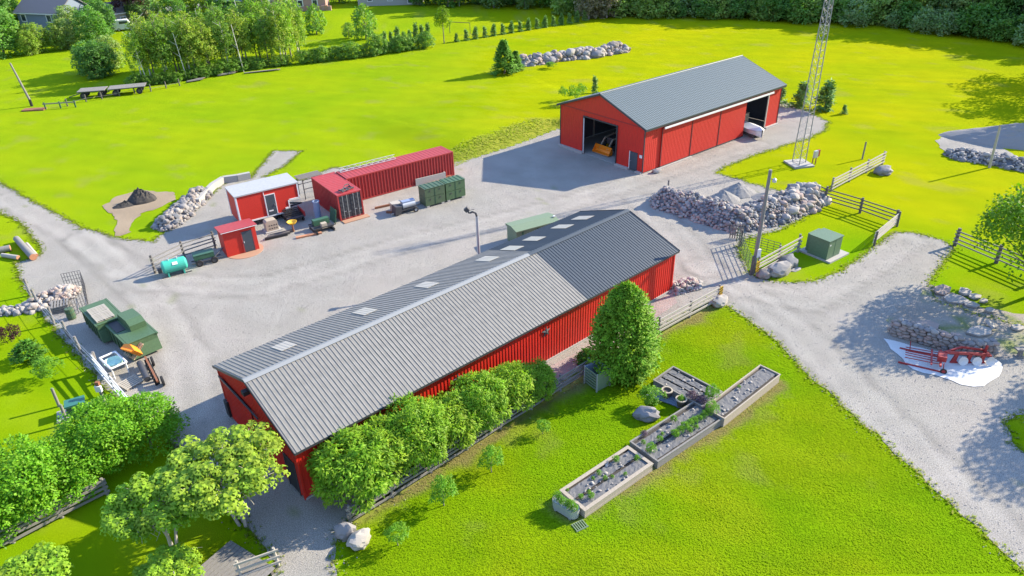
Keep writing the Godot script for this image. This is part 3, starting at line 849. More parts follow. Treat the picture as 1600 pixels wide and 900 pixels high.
func make_long_barn() -> void:
	var L := 30.8
	var W := 9.4
	var H := 3.6
	var P := 5.2
	var ov := 0.34
	var t := thing("long_barn", "long red metal barn with grey ribbed roof and blue-grey far end", "barn", Vector3(-10.99, 0, -26.89), 0.722)
	# concrete kerb and inner lining
	var k := MB.new()
	k.box(Vector3(L / 2, 0.06, 0.03), Vector3(L, 0.16, 0.1)); k.box(Vector3(L / 2, 0.06, -W - 0.03), Vector3(L, 0.16, 0.1))
	part("foundation", k, M.concrete, t)
	# wall sheets: long sides, one metre each
	var sheet_m := MB.new()
	sheet_m.ribbed(1.0, H - 0.1, 0.25, 0.07, 0.03, Transform3D.IDENTITY)
	var sm := sheet_m.mesh()
	for i in 31:
		var x := i * L / 31.0
		var s := L / 31.0
		var mm: Material = M.red_metal if x < 20.4 else M.red_metal_new
		part("wall_sheet", sm, mm, t, Transform3D(Basis.from_scale(Vector3(s, 1, 1)), Vector3(x, 0.1, 0)))
		part("wall_sheet", sm, mm, t, Transform3D(Basis(Vector3.UP, PI) * Basis.from_scale(Vector3(s, 1, 1)), Vector3(x + s, 0.1, -W)))
	# gable ends: sheets cut to the slope; the near one leaves out the doors
	for e in [0, 1]:
		for i in 10:
			var z0 := i * W / 10.0
			var z1 := (i + 1) * W / 10.0
			var b := MB.new()
			for j in 4:
				var a0 := lerpf(z0, z1, j / 4.0)
				var a1 := lerpf(z0, z1, (j + 1) / 4.0)
				var am := (a0 + a1) / 2
				var lo := 0.1
				if e == 0 and am > 0.45 and am < 1.55: lo = 2.15
				if e == 0 and am > 5.2 and am < 9.0: lo = 3.0
				for q in [[a0, am - 0.03, 0.0, 0.0], [am - 0.03, am - 0.015, 0.0, 0.03], [am - 0.015, am + 0.015, 0.03, 0.03], [am + 0.015, am + 0.03, 0.03, 0.0], [am + 0.03, a1, 0.0, 0.0]]:
					var h0 := P - (P - H) / (W / 2) * absf(q[0] - W / 2) - 0.03
					var h1 := P - (P - H) / (W / 2) * absf(q[1] - W / 2) - 0.03
					var x0: float = -q[2] if e == 0 else L + q[2]
					var x1: float = -q[3] if e == 0 else L + q[3]
					b.quad(Vector3(x0, lo, -q[0]), Vector3(x0, h0, -q[0]), Vector3(x1, h1, -q[1]), Vector3(x1, lo, -q[1]))
			part("gable_sheet", b, M.red_metal if e == 0 else M.red_metal_new, t)
	# open doorway and sliding door in the near gable
	var d := boxpart("door", t, M.black, Vector3(-0.02, 1.12, -1.0), Vector3(0.06, 2.05, 1.05))  # black panel paints the darkness of the open doorway
	var fr := MB.new()
	for q in [[Vector3(-0.05, 1.1, -0.42), Vector3(0.05, 2.2, 0.08)], [Vector3(-0.05, 1.1, -1.58), Vector3(0.05, 2.2, 0.08)], [Vector3(-0.05, 2.2, -1.0), Vector3(0.05, 0.09, 1.24)]]: fr.box(q[0], q[1])
	part("door_frame", fr, M.trim, t)
	var sl := MB.new()
	sl.ribbed(3.9, 2.85, 0.25, 0.07, 0.03, Transform3D(Basis(Vector3(0, 0, -1), Vector3.UP, Vector3(-1, 0, 0)), Vector3(-0.07, 0.12, -5.15)))
	part("sliding_door", sl, M.red_metal, t)
	boxpart("door_track", t, M.trim, Vector3(-0.13, 3.03, -6.6), Vector3(0.06, 0.12, 5.2))
	boxpart("window", t, M.glass, Vector3(-0.06, 1.9, -4.4), Vector3(0.05, 0.7, 0.9))
	var lamp := boxpart("floodlight", t, M.black, Vector3(-0.2, 4.45, -4.72), Vector3(0.34, 0.24, 0.34))
	boxpart("bracket", lamp, M.black, Vector3(0.12, 0.1, 0), Vector3(0.2, 0.08, 0.1))
	for q in [Vector3(-0.12, 0.75, -9.2), Vector3(-0.12, 0.75, -8.95)]: boxpart("door_stop", t, M.black, q, Vector3(0.2, 1.1, 0.2))
	# corner trims
	for q in [Vector3(0, 0, 0.02), Vector3(L, 0, 0.02), Vector3(0, 0, -W - 0.02), Vector3(L, 0, -W - 0.02)]:
		boxpart("corner_trim", t, M.red_metal, q + Vector3(0, H / 2, 0), Vector3(0.12, H - 0.1, 0.1))
	# roof sheets
	var slope := atan2(P - H, W / 2)
	var sl_len := (W / 2 + ov) / cos(slope)
	var rb := MB.new()
	rb.ribbed(1.0, sl_len, 0.25, 0.034, 0.028, Transform3D.IDENTITY)
	var rm := rb.mesh()
	var count := 31
	var rl := L + 0.3
	for i in count:
		var x := -0.15 + i * rl / count
		var s := rl / count
		var right := Basis(Vector3(1, 0, 0), Vector3(0, sin(slope), -cos(slope)), Vector3(0, cos(slope), sin(slope)))
		var eave := Vector3(x, P + 0.02 - sl_len * sin(slope), -W / 2 + sl_len * cos(slope))
		var mm: Material = M.roof_grey if x < 20.3 else M.roof_blue
		var ml: Material = M.roof_grey if x < 20.3 else M.roof_blue
		part("roof_sheet", rm, mm, t, Transform3D(right * Basis.from_scale(Vector3(s, 1, 1)), eave))
		var left := Basis(Vector3(-1, 0, 0), Vector3(0, sin(slope), cos(slope)), Vector3(0, cos(slope), -sin(slope)))
		part("roof_sheet", rm, ml, t, Transform3D(left * Basis.from_scale(Vector3(s, 1, 1)), Vector3(x + s, eave.y, -W / 2 - sl_len * cos(slope))))
	# skylight strips lying in the left slope
	for x: float in [3.4, 8.9, 13.7, 19.0, 21.4, 23.6, 26.6, 28.9]:
		var left := Basis(Vector3(-1, 0, 0), Vector3(0, sin(slope), cos(slope)), Vector3(0, cos(slope), -sin(slope)))
		var zc := -7.55
		var yc := P - (P - H) / (W / 2) * absf(zc + W / 2) + 0.06
		var s := boxpart("skylight", t, M.skylight, Vector3(x, yc, zc), Vector3(0.95, 1.7, 0.02), left)
		for rx in [-0.25, 0.0, 0.25]: boxpart("rib", s, M.skylight, Vector3(rx, 0, 0.014), Vector3(0.04, 1.7, 0.014))
	# ridge cap, fascias, gutters
	for e in [[-0.17, 20.35, M.ridge], [20.35, L + 0.17, M.roof_blue]]:
		for s in [-1.0, 1.0]:
			var b := MB.new()
			b.box(Vector3((e[0] + e[1]) / 2, P + 0.065 - 0.11 * sin(slope), -W / 2 + s * 0.11), Vector3(e[1] - e[0], 0.02, 0.25), Basis(Vector3.RIGHT, s * slope))
			part("ridge_cap", b, e[2], t)
	for s in [-1.0, 1.0]:
		boxpart("fascia", t, M.trim, Vector3(L / 2, P - sl_len * sin(slope) - 0.05, -W / 2 + s * (sl_len * cos(slope) - 0.02)), Vector3(rl, 0.14, 0.05))
		for x in [-0.16, L + 0.16]:
			var b := MB.new()
			b.bar(Vector3(x, P - 0.02, -W / 2), Vector3(x, P - 0.03 - sl_len * sin(slope), -W / 2 + s * sl_len * cos(slope)), 0.04, 0.17)
			part("rake_trim", b, M.trim, t)
	# boarded soffit under the eaves and a lining so that no light leaks
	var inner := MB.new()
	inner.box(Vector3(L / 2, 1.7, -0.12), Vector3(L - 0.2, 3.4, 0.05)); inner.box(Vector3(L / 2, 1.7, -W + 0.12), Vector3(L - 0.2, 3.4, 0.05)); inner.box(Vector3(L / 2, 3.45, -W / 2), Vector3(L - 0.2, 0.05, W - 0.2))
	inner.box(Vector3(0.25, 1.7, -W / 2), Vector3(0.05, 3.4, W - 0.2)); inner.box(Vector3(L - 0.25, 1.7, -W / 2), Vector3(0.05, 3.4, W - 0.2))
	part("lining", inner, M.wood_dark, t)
	for x: float in [2.9, 10.2, 17.4]:
		part("star", star_mesh(0.42), M.iron, t, Transform3D(Basis.IDENTITY, Vector3(x, 2.45, 0.06)))

func panel(b: MB, o: Vector3, ex: Vector3, w: float, h: float, out: Vector3, step := 0.3) -> void:   # board-and-batten sheet from corner o along ex
	var k := maxi(1, int(round(w / step)))
	for i in k:
		var x0 := w * i / k
		var x1 := w * (i + 1) / k
		var q := [o + ex * x0, o + ex * (x1 - 0.035), o + ex * (x1 - 0.035) + out * 0.012, o + ex * x1 + out * 0.012, o + ex * x1]
		for j in 4: b.quad(q[j], q[j] + Vector3(0, h, 0), q[j + 1] + Vector3(0, h, 0), q[j + 1])

func make_pole_barn() -> void:
	var L := 25.06
	var W := 12.66
	var H := 4.98
	var P := 7.28
	var t := thing("pole_barn", "tall red barn with sliding doors and open bays beside the meadow", "barn", Vector3(14.12, 0, -71.72), 0.682)
	var X := Vector3.RIGHT
	var Zm := Vector3(0, 0, -1)
	var sides := [["side_wall", Vector3(0, 0.12, 0), X, 2.7, H - 0.15, Vector3(0, 0, 1), M.red_wood], ["side_wall", Vector3(22.4, 0.12, 0), X, L - 22.4, H - 0.15, Vector3(0, 0, 1), M.red_wood], ["header", Vector3(2.7, 4.42, 0), X, 19.7, H - 4.45, Vector3(0, 0, 1), M.red_wood],
		["side_wall", Vector3(0, 0.12, -W), X, L, H - 0.15, Vector3(0, 0, -1), M.red_wood], ["end_wall", Vector3(L, 0.12, 0), Zm, W, H - 0.1, Vector3(1, 0, 0), M.red_wood],
		["front_wall", Vector3(0, 0.12, 0), Zm, 0.77, H - 0.1, Vector3(-1, 0, 0), M.red_metal], ["front_wall", Vector3(0, 2.1, -0.77), Zm, 1.07, H - 2.08, Vector3(-1, 0, 0), M.red_metal], ["front_wall", Vector3(0, 0.12, -1.84), Zm, 2.0, H - 0.1, Vector3(-1, 0, 0), M.red_metal],
		["front_wall", Vector3(0, 4.3, -3.84), Zm, 4.98, H - 4.28, Vector3(-1, 0, 0), M.red_metal], ["front_wall", Vector3(0, 0.12, -8.82), Zm, W - 8.82, H - 0.1, Vector3(-1, 0, 0), M.red_metal]]
	for s in sides:
		var b := MB.new()
		panel(b, s[1], s[2], s[3], s[4], s[5])
		part(s[0], b, s[6], t)
	for x in [0.0, L]:
		var g := MB.new()
		g.prism([Vector2(0, H), Vector2(W, H), Vector2(W / 2, P - 0.04)], -0.03, 0.03, Transform3D(Basis(Vector3(0, 0, -1), Vector3.UP, Vector3(1, 0, 0)), Vector3(x + (-0.03 if x == 0.0 else 0.03), 0, 0)))
		part("gable", g, M.red_metal, t)
	boxpart("gable_trim", t, M.dark_red, Vector3(-0.085, H - 0.03, -W / 2), Vector3(0.03, 0.1, W))
	for q in [Vector3(0, 0, 0), Vector3(L, 0, 0), Vector3(0, 0, -W), Vector3(L, 0, -W)]:
		boxpart("corner_trim", t, M.trim, q + Vector3(0, H / 2 + 0.05, 0.0), Vector3(0.1, H - 0.1, 0.1))
	# three sliding doors hung from a white track
	for i in 3:
		var b := MB.new()
		var x0 := 2.66 + 5.05 * i
		panel(b, Vector3(x0, 0.1, 0.1), X, 5.0, 4.3, Vector3(0, 0, 1), 0.25)
		b.box(Vector3(x0 + 2.5, 2.25, 0.07), Vector3(5.0, 4.3, 0.04))
		var dd := part("sliding_door", b, M.red_wood, t)
		boxpart("edge_strip", dd, M.trim, Vector3(x0 + 0.02, 2.25, 0.13), Vector3(0.07, 4.3, 0.03))
		boxpart("bottom_rail", dd, M.trim, Vector3(x0 + 2.5, 0.14, 0.13), Vector3(5.0, 0.08, 0.03))
	boxpart("door_track", t, M.white, Vector3(12.75, 4.46, 0.36), Vector3(20.1, 0.2, 0.1))
	for i in 6: boxpart("track_bracket", t, M.trim, Vector3(3.2 + i * 3.8, 4.52, 0.2), Vector3(0.08, 0.06, 0.3))
	# openings: frames
	for q in [[Vector3(-0.05, 2.2, -3.8), Vector3(0.14, 4.25, 0.12)], [Vector3(-0.05, 2.2, -8.86), Vector3(0.14, 4.25, 0.12)], [Vector3(-0.05, 4.36, -6.33), Vector3(0.14, 0.12, 5.2)]]:
		boxpart("door_frame", t, M.trim, q[0], q[1])
	boxpart("door_frame", t, M.white, Vector3(-0.13, 2.15, -8.74), Vector3(0.06, 4.1, 0.08))
	boxpart("door_post", t, M.wood_pale, Vector3(22.3, 2.2, 0.06), Vector3(0.16, 4.3, 0.12))
	var md := boxpart("man_door", t, M.roof_dark, Vector3(-0.01, 1.07, -1.3), Vector3(0.05, 1.98, 1.0))
	boxpart("handle", md, M.steel, Vector3(-0.06, 0, -0.38), Vector3(0.06, 0.04, 0.12))
	boxpart("door_jamb", t, M.white, Vector3(-0.06, 1.1, -1.86), Vector3(0.06, 2.05, 0.07))
	boxpart("notice", t, M.white, Vector3(-0.05, 1.85, -0.32), Vector3(0.03, 0.32, 0.36))
	# concrete sills
	for q in [[Vector3(-0.15, 0.12, -10.75), Vector3(0.35, 0.28, 3.9)], [Vector3(-0.15, 0.1, -2.8), Vector3(0.35, 0.24, 1.9)], [Vector3(-0.15, 0.08, -0.4), Vector3(0.35, 0.2, 0.8)], [Vector3(23.75, 0.1, 0.14), Vector3(2.7, 0.2, 0.3)], [Vector3(5.0, 0.05, 0.24), Vector3(6.0, 0.1, 0.2)]]:
		boxpart("sill", t, M.concrete, q[0], q[1])
	var fl := MB.new()
	fl.box(Vector3(L / 2, 0.03, -W / 2), Vector3(L - 0.1, 0.04, W - 0.1))
	part("floor", fl, M.concrete, t)
	# dark lining sheets added inside the walls so the interior reads dark
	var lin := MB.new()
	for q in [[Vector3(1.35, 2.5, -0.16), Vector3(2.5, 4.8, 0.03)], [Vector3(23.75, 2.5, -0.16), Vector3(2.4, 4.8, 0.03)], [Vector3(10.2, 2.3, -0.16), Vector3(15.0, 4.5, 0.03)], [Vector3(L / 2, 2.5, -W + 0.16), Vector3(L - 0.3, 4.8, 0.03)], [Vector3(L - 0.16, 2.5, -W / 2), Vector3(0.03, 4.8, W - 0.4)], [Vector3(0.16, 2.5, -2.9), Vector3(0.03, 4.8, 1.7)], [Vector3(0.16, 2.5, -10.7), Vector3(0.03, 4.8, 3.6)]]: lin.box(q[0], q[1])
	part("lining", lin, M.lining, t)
	# frame seen through the openings
	for i in 6:
		var x := 0.4 + i * 4.85
		for z in [-0.3, -W + 0.3]:
			if z > -1 and x > 17.8 and x < 22.2: continue
			boxpart("post", t, M.wood_pale, Vector3(x, 2.45, z), Vector3(0.16, 4.9, 0.16))
		var b := MB.new()
		b.bar(Vector3(x, H - 0.1, -0.3), Vector3(x, H - 0.1, -W + 0.3), 0.05, 0.16)
		for s in [-1.0, 1.0]:
			b.bar(Vector3(x, H - 0.05, -W / 2 + s * (W / 2 - 0.3)), Vector3(x, P - 0.25, -W / 2), 0.05, 0.16)
			b.bar(Vector3(x, H, -W / 2 + s * 2.2), Vector3(x, P - 0.6, -W / 2 + s * 0.4), 0.05, 0.1)
		part("truss", b, M.wood_pale, t)
	# roof: overlapping courses of stamped tiles
	var ov := 0.38
	var slope := atan2(P - H, W / 2)
	var sl := (W / 2 + ov) / cos(slope)
	var rl := L + 0.6
	var rows := 20
	for s in [1.0, -1.0]:
		var base := Basis(Vector3(1, 0, 0), Vector3(0, sin(slope), -s * cos(slope)), Vector3(0, cos(slope), s * sin(slope)))
		var deck := MB.new()
		deck.box(Vector3(rl / 2, sl / 2, 0.02), Vector3(rl, sl, 0.05))
		part("roof_deck", deck, M.trim, t, Transform3D(base, Vector3(-0.3, P + 0.02 - sl * sin(slope), -W / 2 + s * sl * cos(slope))))
		for r in rows:
			var b := MB.new()
			var hh := sl / rows
			var k := 84
			for i in k:
				var x0 := rl * i / k
				var xm := rl * (i + 0.5) / k
				var x1 := rl * (i + 1.0) / k
				var z0 := 0.075
				var z1 := 0.105
				b.quad(Vector3(x0, 0, z0), Vector3(x0, hh + 0.02, z0 - 0.026), Vector3(xm, hh + 0.02, z1 - 0.026), Vector3(xm, 0, z1))
				b.quad(Vector3(xm, 0, z1), Vector3(xm, hh + 0.02, z1 - 0.026), Vector3(x1, hh + 0.02, z0 - 0.026), Vector3(x1, 0, z0))
				b.quad(Vector3(x0, 0, 0.04), Vector3(x0, 0, z0), Vector3(xm, 0, z1), Vector3(xm, 0, 0.04))
				b.quad(Vector3(xm, 0, 0.04), Vector3(xm, 0, z1), Vector3(x1, 0, z0), Vector3(x1, 0, 0.04))
			part("tile_course", b, M.roof_barn, t, Transform3D(base, Vector3(-0.3, P + 0.02 - (sl - hh * r) * sin(slope), -W / 2 + s * (sl - hh * r) * cos(slope))))
		boxpart("fascia", t, M.trim, Vector3(L / 2, P - sl * sin(slope) - 0.04, -W / 2 + s * (sl * cos(slope) - 0.01)), Vector3(rl, 0.2, 0.05))
		for x in [-0.31, L + 0.31]:
			var rk := MB.new()
			rk.bar(Vector3(x, P, -W / 2), Vector3(x, P - sl * sin(slope), -W / 2 + s * sl * cos(slope)), 0.05, 0.2)
			part("rake_trim", rk, M.trim, t)
	var cap := MB.new()
	cap.tube(Vector3(-0.3, P + 0.09, -W / 2), Vector3(L + 0.3, P + 0.09, -W / 2), 0.09, 0.09, 8)
	part("ridge_cap", cap, M.roof_barn, t)
	# what stands inside: tractor with loader in the front bay, white boat under the side bay
	var bt := Transform3D(Basis(Vector3.UP, 0.682), Vector3(14.12, 0, -71.72))
	make_tractor(bt * Vector3(3.3, 0.05, -7.2), 0.682)
	make_boat(bt * Vector3(19.1, 0.05, 0.3), 0.682 - 0.35)
	var cr := thing("wood_crate", "brown wooden crate inside the open side bay", "crate", bt * Vector3(21.2, 0.05, -2.6), 0.682)
	for i in 6: boxpart("plank", cr, M.plywood, Vector3(0, 0.14 + i * 0.26, 0.55), Vector3(1.5, 0.24, 0.04))
	for i in 6: boxpart("plank", cr, M.plywood, Vector3(-0.77, 0.14 + i * 0.26, 0), Vector3(0.04, 0.24, 1.06))
	for i in 6: boxpart("plank", cr, M.plywood, Vector3(0.77, 0.14 + i * 0.26, 0), Vector3(0.04, 0.24, 1.06))
	boxpart("lid", cr, M.plywood, Vector3(0, 1.62, 0), Vector3(1.6, 0.05, 1.2))

func wheel(parent: Node, at: Vector3, r: float, w: float, rim: Material, ax := Vector3(0, 0, 1)) -> void:
	var b := MB.new()
	var up := Basis(Vector3(ax.z, 0, -ax.x), Vector3(0, 1, 0), ax) * Basis(Vector3.RIGHT, PI / 2)
	b.lathe([Vector2(r * 0.55, -w / 2), Vector2(r * 0.9, -w / 2), Vector2(r, -w * 0.3), Vector2(r, w * 0.3), Vector2(r * 0.9, w / 2), Vector2(r * 0.55, w / 2)], 20, Transform3D(up, Vector3.ZERO))
	var o := part("wheel", b, M.rubber, parent, Transform3D(Basis.IDENTITY, at))
	var d := MB.new()
	d.lathe([Vector2(0.0, -w * 0.3), Vector2(r * 0.56, -w * 0.35), Vector2(r * 0.56, w * 0.35), Vector2(0.0, w * 0.3)], 16, Transform3D(up, Vector3.ZERO))
	part("rim", d, rim, o)

func make_tractor(at: Vector3, turn: float) -> void:
	var t := thing("tractor", "dark tractor with orange loader bucket parked in the front doorway", "tractor", at, turn)
	boxpart("hood", t, M.iron, Vector3(0.2, 1.25, 0), Vector3(1.9, 0.7, 0.8))
	boxpart("chassis", t, M.black, Vector3(0.9, 0.75, 0), Vector3(3.0, 0.35, 0.5))
	var cab := boxpart("cab", t, M.black, Vector3(1.9, 1.5, 0), Vector3(1.3, 0.9, 1.3))
	boxpart("windshield", cab, M.blue_grey, Vector3(-0.5, 0.85, 0), Vector3(0.04, 0.8, 1.1))
	boxpart("cab_roof", cab, M.iron, Vector3(0, 1.3, 0), Vector3(1.4, 0.1, 1.4))
	for s in [-1.0, 1.0]:
		for x in [-0.6, 0.6]: boxpart("cab_post", cab, M.black, Vector3(x, 0.85, s * 0.6), Vector3(0.07, 0.85, 0.07))
		wheel(t, Vector3(2.0, 0.78, s * 0.95), 0.76, 0.45, M.yellow)
		wheel(t, Vector3(-0.4, 0.5, s * 0.8), 0.48, 0.3, M.yellow)
		var arm := MB.new()
		arm.bar(Vector3(1.1, 1.75, s * 0.62), Vector3(-0.9, 1.55, s * 0.62), 0.1, 0.16)
		arm.bar(Vector3(-0.9, 1.55, s * 0.62), Vector3(-1.7, 0.55, s * 0.62), 0.1, 0.16)
		part("loader_arm", arm, M.tan, t)
	var bk := MB.new()
	bk.prism([Vector2(-2.3, 0.08), Vector2(-1.65, 0.08), Vector2(-1.55, 0.4), Vector2(-1.7, 0.95), Vector2(-1.78, 0.95), Vector2(-1.66, 0.4), Vector2(-1.75, 0.16), Vector2(-2.3, 0.13)], -1.25, 1.25)
	for s in [-1.25, 1.25]: bk.prism([Vector2(-2.3, 0.08), Vector2(-1.65, 0.08), Vector2(-1.55, 0.4), Vector2(-1.72, 0.95)], s - 0.02, s + 0.02)
	var bucket := part("bucket", bk, M.orange, t)
	boxpart("cutting_edge", bucket, M.steel, Vector3(-2.33, 0.1, 0), Vector3(0.12, 0.03, 2.5))

func make_boat(at: Vector3, turn: float) -> void:
	var t := thing("white_boat", "small white covered boat poking out of the side bay", "boat", at, turn)
	var b := MB.new()
	var secs := [[-1.6, 0.75, 0.9], [-0.6, 0.95, 1.0], [0.6, 0.95, 1.0], [1.6, 0.6, 1.05], [2.1, 0.1, 1.1]]
	for i in secs.size() - 1:
		var p: Array = secs[i]
		var q: Array = secs[i + 1]
		for s in [-1.0, 1.0]:
			b.quad(Vector3(s * p[1], p[2], p[0]), Vector3(s * q[1], q[2], q[0]), Vector3(s * q[1] * 0.75, 0.45, q[0]), Vector3(s * p[1] * 0.75, 0.45, p[0]))
			b.quad(Vector3(s * p[1] * 0.75, 0.45, p[0]), Vector3(s * q[1] * 0.75, 0.45, q[0]), Vector3(0, 0.25, q[0]), Vector3(0, 0.25, p[0]))
	b.quad(Vector3(-0.75, 0.9, -1.6), Vector3(0.75, 0.9, -1.6), Vector3(0.56, 0.45, -1.6), Vector3(-0.56, 0.45, -1.6))
	part("hull", b, M.white, t)
	var c := MB.new()
	for i in secs.size() - 1:
		var p: Array = secs[i]
		var q: Array = secs[i + 1]
		for s in [-1.0, 1.0]:
			c.quad(Vector3(s * p[1] * 1.02, p[2] + 0.01, p[0]), Vector3(s * q[1] * 1.02, q[2] + 0.01, q[0]), Vector3(0, q[2] + 0.35 * (1.0 if i < 3 else 0.3), q[0]), Vector3(0, p[2] + 0.38, p[0]))
	part("cover", c, M.white, t)
	var rail := MB.new()
	for i in secs.size() - 1:
		for s in [-1.0, 1.0]: rail.tube(Vector3(s * secs[i][1] * 1.03, secs[i][2] - 0.06, secs[i][0]), Vector3(s * secs[i + 1][1] * 1.03, secs[i + 1][2] - 0.06, secs[i + 1][0]), 0.03, 0.03, 5)
	part("rub_rail", rail, M.galv, t)
	for s in [-0.45, 0.45]: boxpart("bunk", t, M.wood_dark, Vector3(s, 0.2, 0), Vector3(0.12, 0.38, 2.4))

# plain gabled house: local x along the ridge
func house(called: String, label: String, at: Vector3, turn: float, L: float, W: float, H: float, P: float, wallm: Material, roofm: Material, wins: Array) -> Node3D:
	var t := thing(called, label, "house", at, turn)
	var b := MB.new()
	b.box(Vector3(L / 2, H / 2, -W / 2), Vector3(L, H, W))
	for x in [0.0, L]: b.prism([Vector2(0, H), Vector2(W, H), Vector2(W / 2, P)], -0.1, 0.1, Transform3D(Basis(Vector3(0, 0, -1), Vector3.UP, Vector3(1, 0, 0)), Vector3(x + (0.1 if x == 0.0 else -0.1), 0, 0)))
	part("wall", b, wallm, t)
	var slope := atan2(P - H, W / 2)
	var sl := (W / 2 + 0.4) / cos(slope)
	for s in [1.0, -1.0]:
		var r := MB.new()
		var base := Basis(Vector3(1, 0, 0), Vector3(0, sin(slope), -s * cos(slope)), Vector3(0, cos(slope), s * sin(slope)))
		r.box(Vector3(L / 2, sl / 2, 0.08), Vector3(L + 0.8, sl, 0.16))
		part("roof", r, roofm, t, Transform3D(base, Vector3(0, P - sl * sin(slope), -W / 2 + s * sl * cos(slope))))
		boxpart("fascia", t, M.white, Vector3(L / 2, P - sl * sin(slope) - 0.02, -W / 2 + s * (sl * cos(slope) + 0.03)), Vector3(L + 0.8, 0.2, 0.06))
	for w in wins:                                        # [face: 0 side, 1 near end, along, height, w, h]
		var pos := Vector3(w[1], w[2], 0.06) if w[0] == 0 else Vector3(-0.06, w[2], -w[1])
		var turnw := Basis.IDENTITY if w[0] == 0 else Basis(Vector3.UP, -PI / 2)
		var f := boxpart("window", t, M.white, pos, Vector3(w[3] + 0.4, w[4] + 0.4, 0.1), turnw)
		boxpart("pane", f, M.glass, Vector3(0, 0, 0.05), Vector3(w[3], w[4], 0.03))
	return t

# ---------------------------------------------------------------- yard things
func container(called: String, label: String, at: Vector3, turn: float, L: float, W: float, H: float, doors_on_z: bool, top: Material) -> Node3D:
	var t := thing(called, label, "container", at, turn, "steel shipping containers")
	var sides := [[Vector3(0, 0, 0), Vector3(1, 0, 0), L], [Vector3(L, 0, -W), Vector3(-1, 0, 0), L], [Vector3(0, 0, -W), Vector3(0, 0, 1), W], [Vector3(L, 0, 0), Vector3(0, 0, -1), W]]
	for i in 4:
		if doors_on_z and i == 0: continue
		var s: Array = sides[i]
		var ex: Vector3 = s[1]
		var b := MB.new()
		var basis := Basis(ex, Vector3.UP, ex.cross(Vector3.UP))
		b.ribbed(s[2] - 0.2, H - 0.3, 0.34, 0.17, 0.1, Transform3D(basis, s[0] + ex * 0.1 + Vector3(0, 0.15, 0) - basis.z * 0.11))
		part("side_wall", b, M.red_box, t)
	var fr := MB.new()
	for x in [0.06, L - 0.06]:
		for z in [-0.06, -W + 0.06]: fr.box(Vector3(x, H / 2, z), Vector3(0.13, H, 0.13))
	for y in [0.09, H - 0.07]:
		for z in [-0.07, -W + 0.07]: fr.box(Vector3(L / 2, y, z), Vector3(L - 0.26, 0.13, 0.12))
		for x in [0.07, L - 0.07]: fr.box(Vector3(x, y, -W / 2), Vector3(0.12, 0.13, W - 0.26))
	part("frame", fr, M.red_box, t)
	var r := MB.new()
	if L > W: r.ribbed(L - 0.16, W - 0.16, 0.42, 0.2, 0.02, Transform3D(Basis(Vector3(1, 0, 0), Vector3(0, 0, -1), Vector3(0, 1, 0)), Vector3(0.08, H - 0.02, -0.08)))
	else: r.ribbed(W - 0.16, L - 0.16, 0.42, 0.2, 0.02, Transform3D(Basis(Vector3(0, 0, -1), Vector3(-1, 0, 0), Vector3(0, 1, 0)), Vector3(L - 0.08, H - 0.02, -0.08)))
	part("roof", r, top, t)
	if doors_on_z:
		for k in 2:
			var x0 := 0.14 + k * (L / 2 - 0.13)
			var d := boxpart("door", t, M.iron, Vector3(x0 + L / 4 - 0.07, H / 2, -0.08), Vector3(L / 2 - 0.16, H - 0.28, 0.06))
			for j in 5:
				boxpart("door_rib", d, M.iron, Vector3(0, -H / 2 + 0.42 + j * 0.46, 0.045), Vector3(L / 2 - 0.22, 0.09, 0.05))
			for j in 2:
				var x := -0.22 + 0.44 * j
				tubepart("lock_rod", d, M.mast, Vector3(x, -H / 2 + 0.12, 0.1), Vector3(x, H / 2 - 0.12, 0.1), 0.03, 0.03, 6)
				boxpart("lock_handle", d, M.mast, Vector3(x + 0.12, -0.42 - 0.1 * j, 0.11), Vector3(0.3, 0.05, 0.03))
	return t

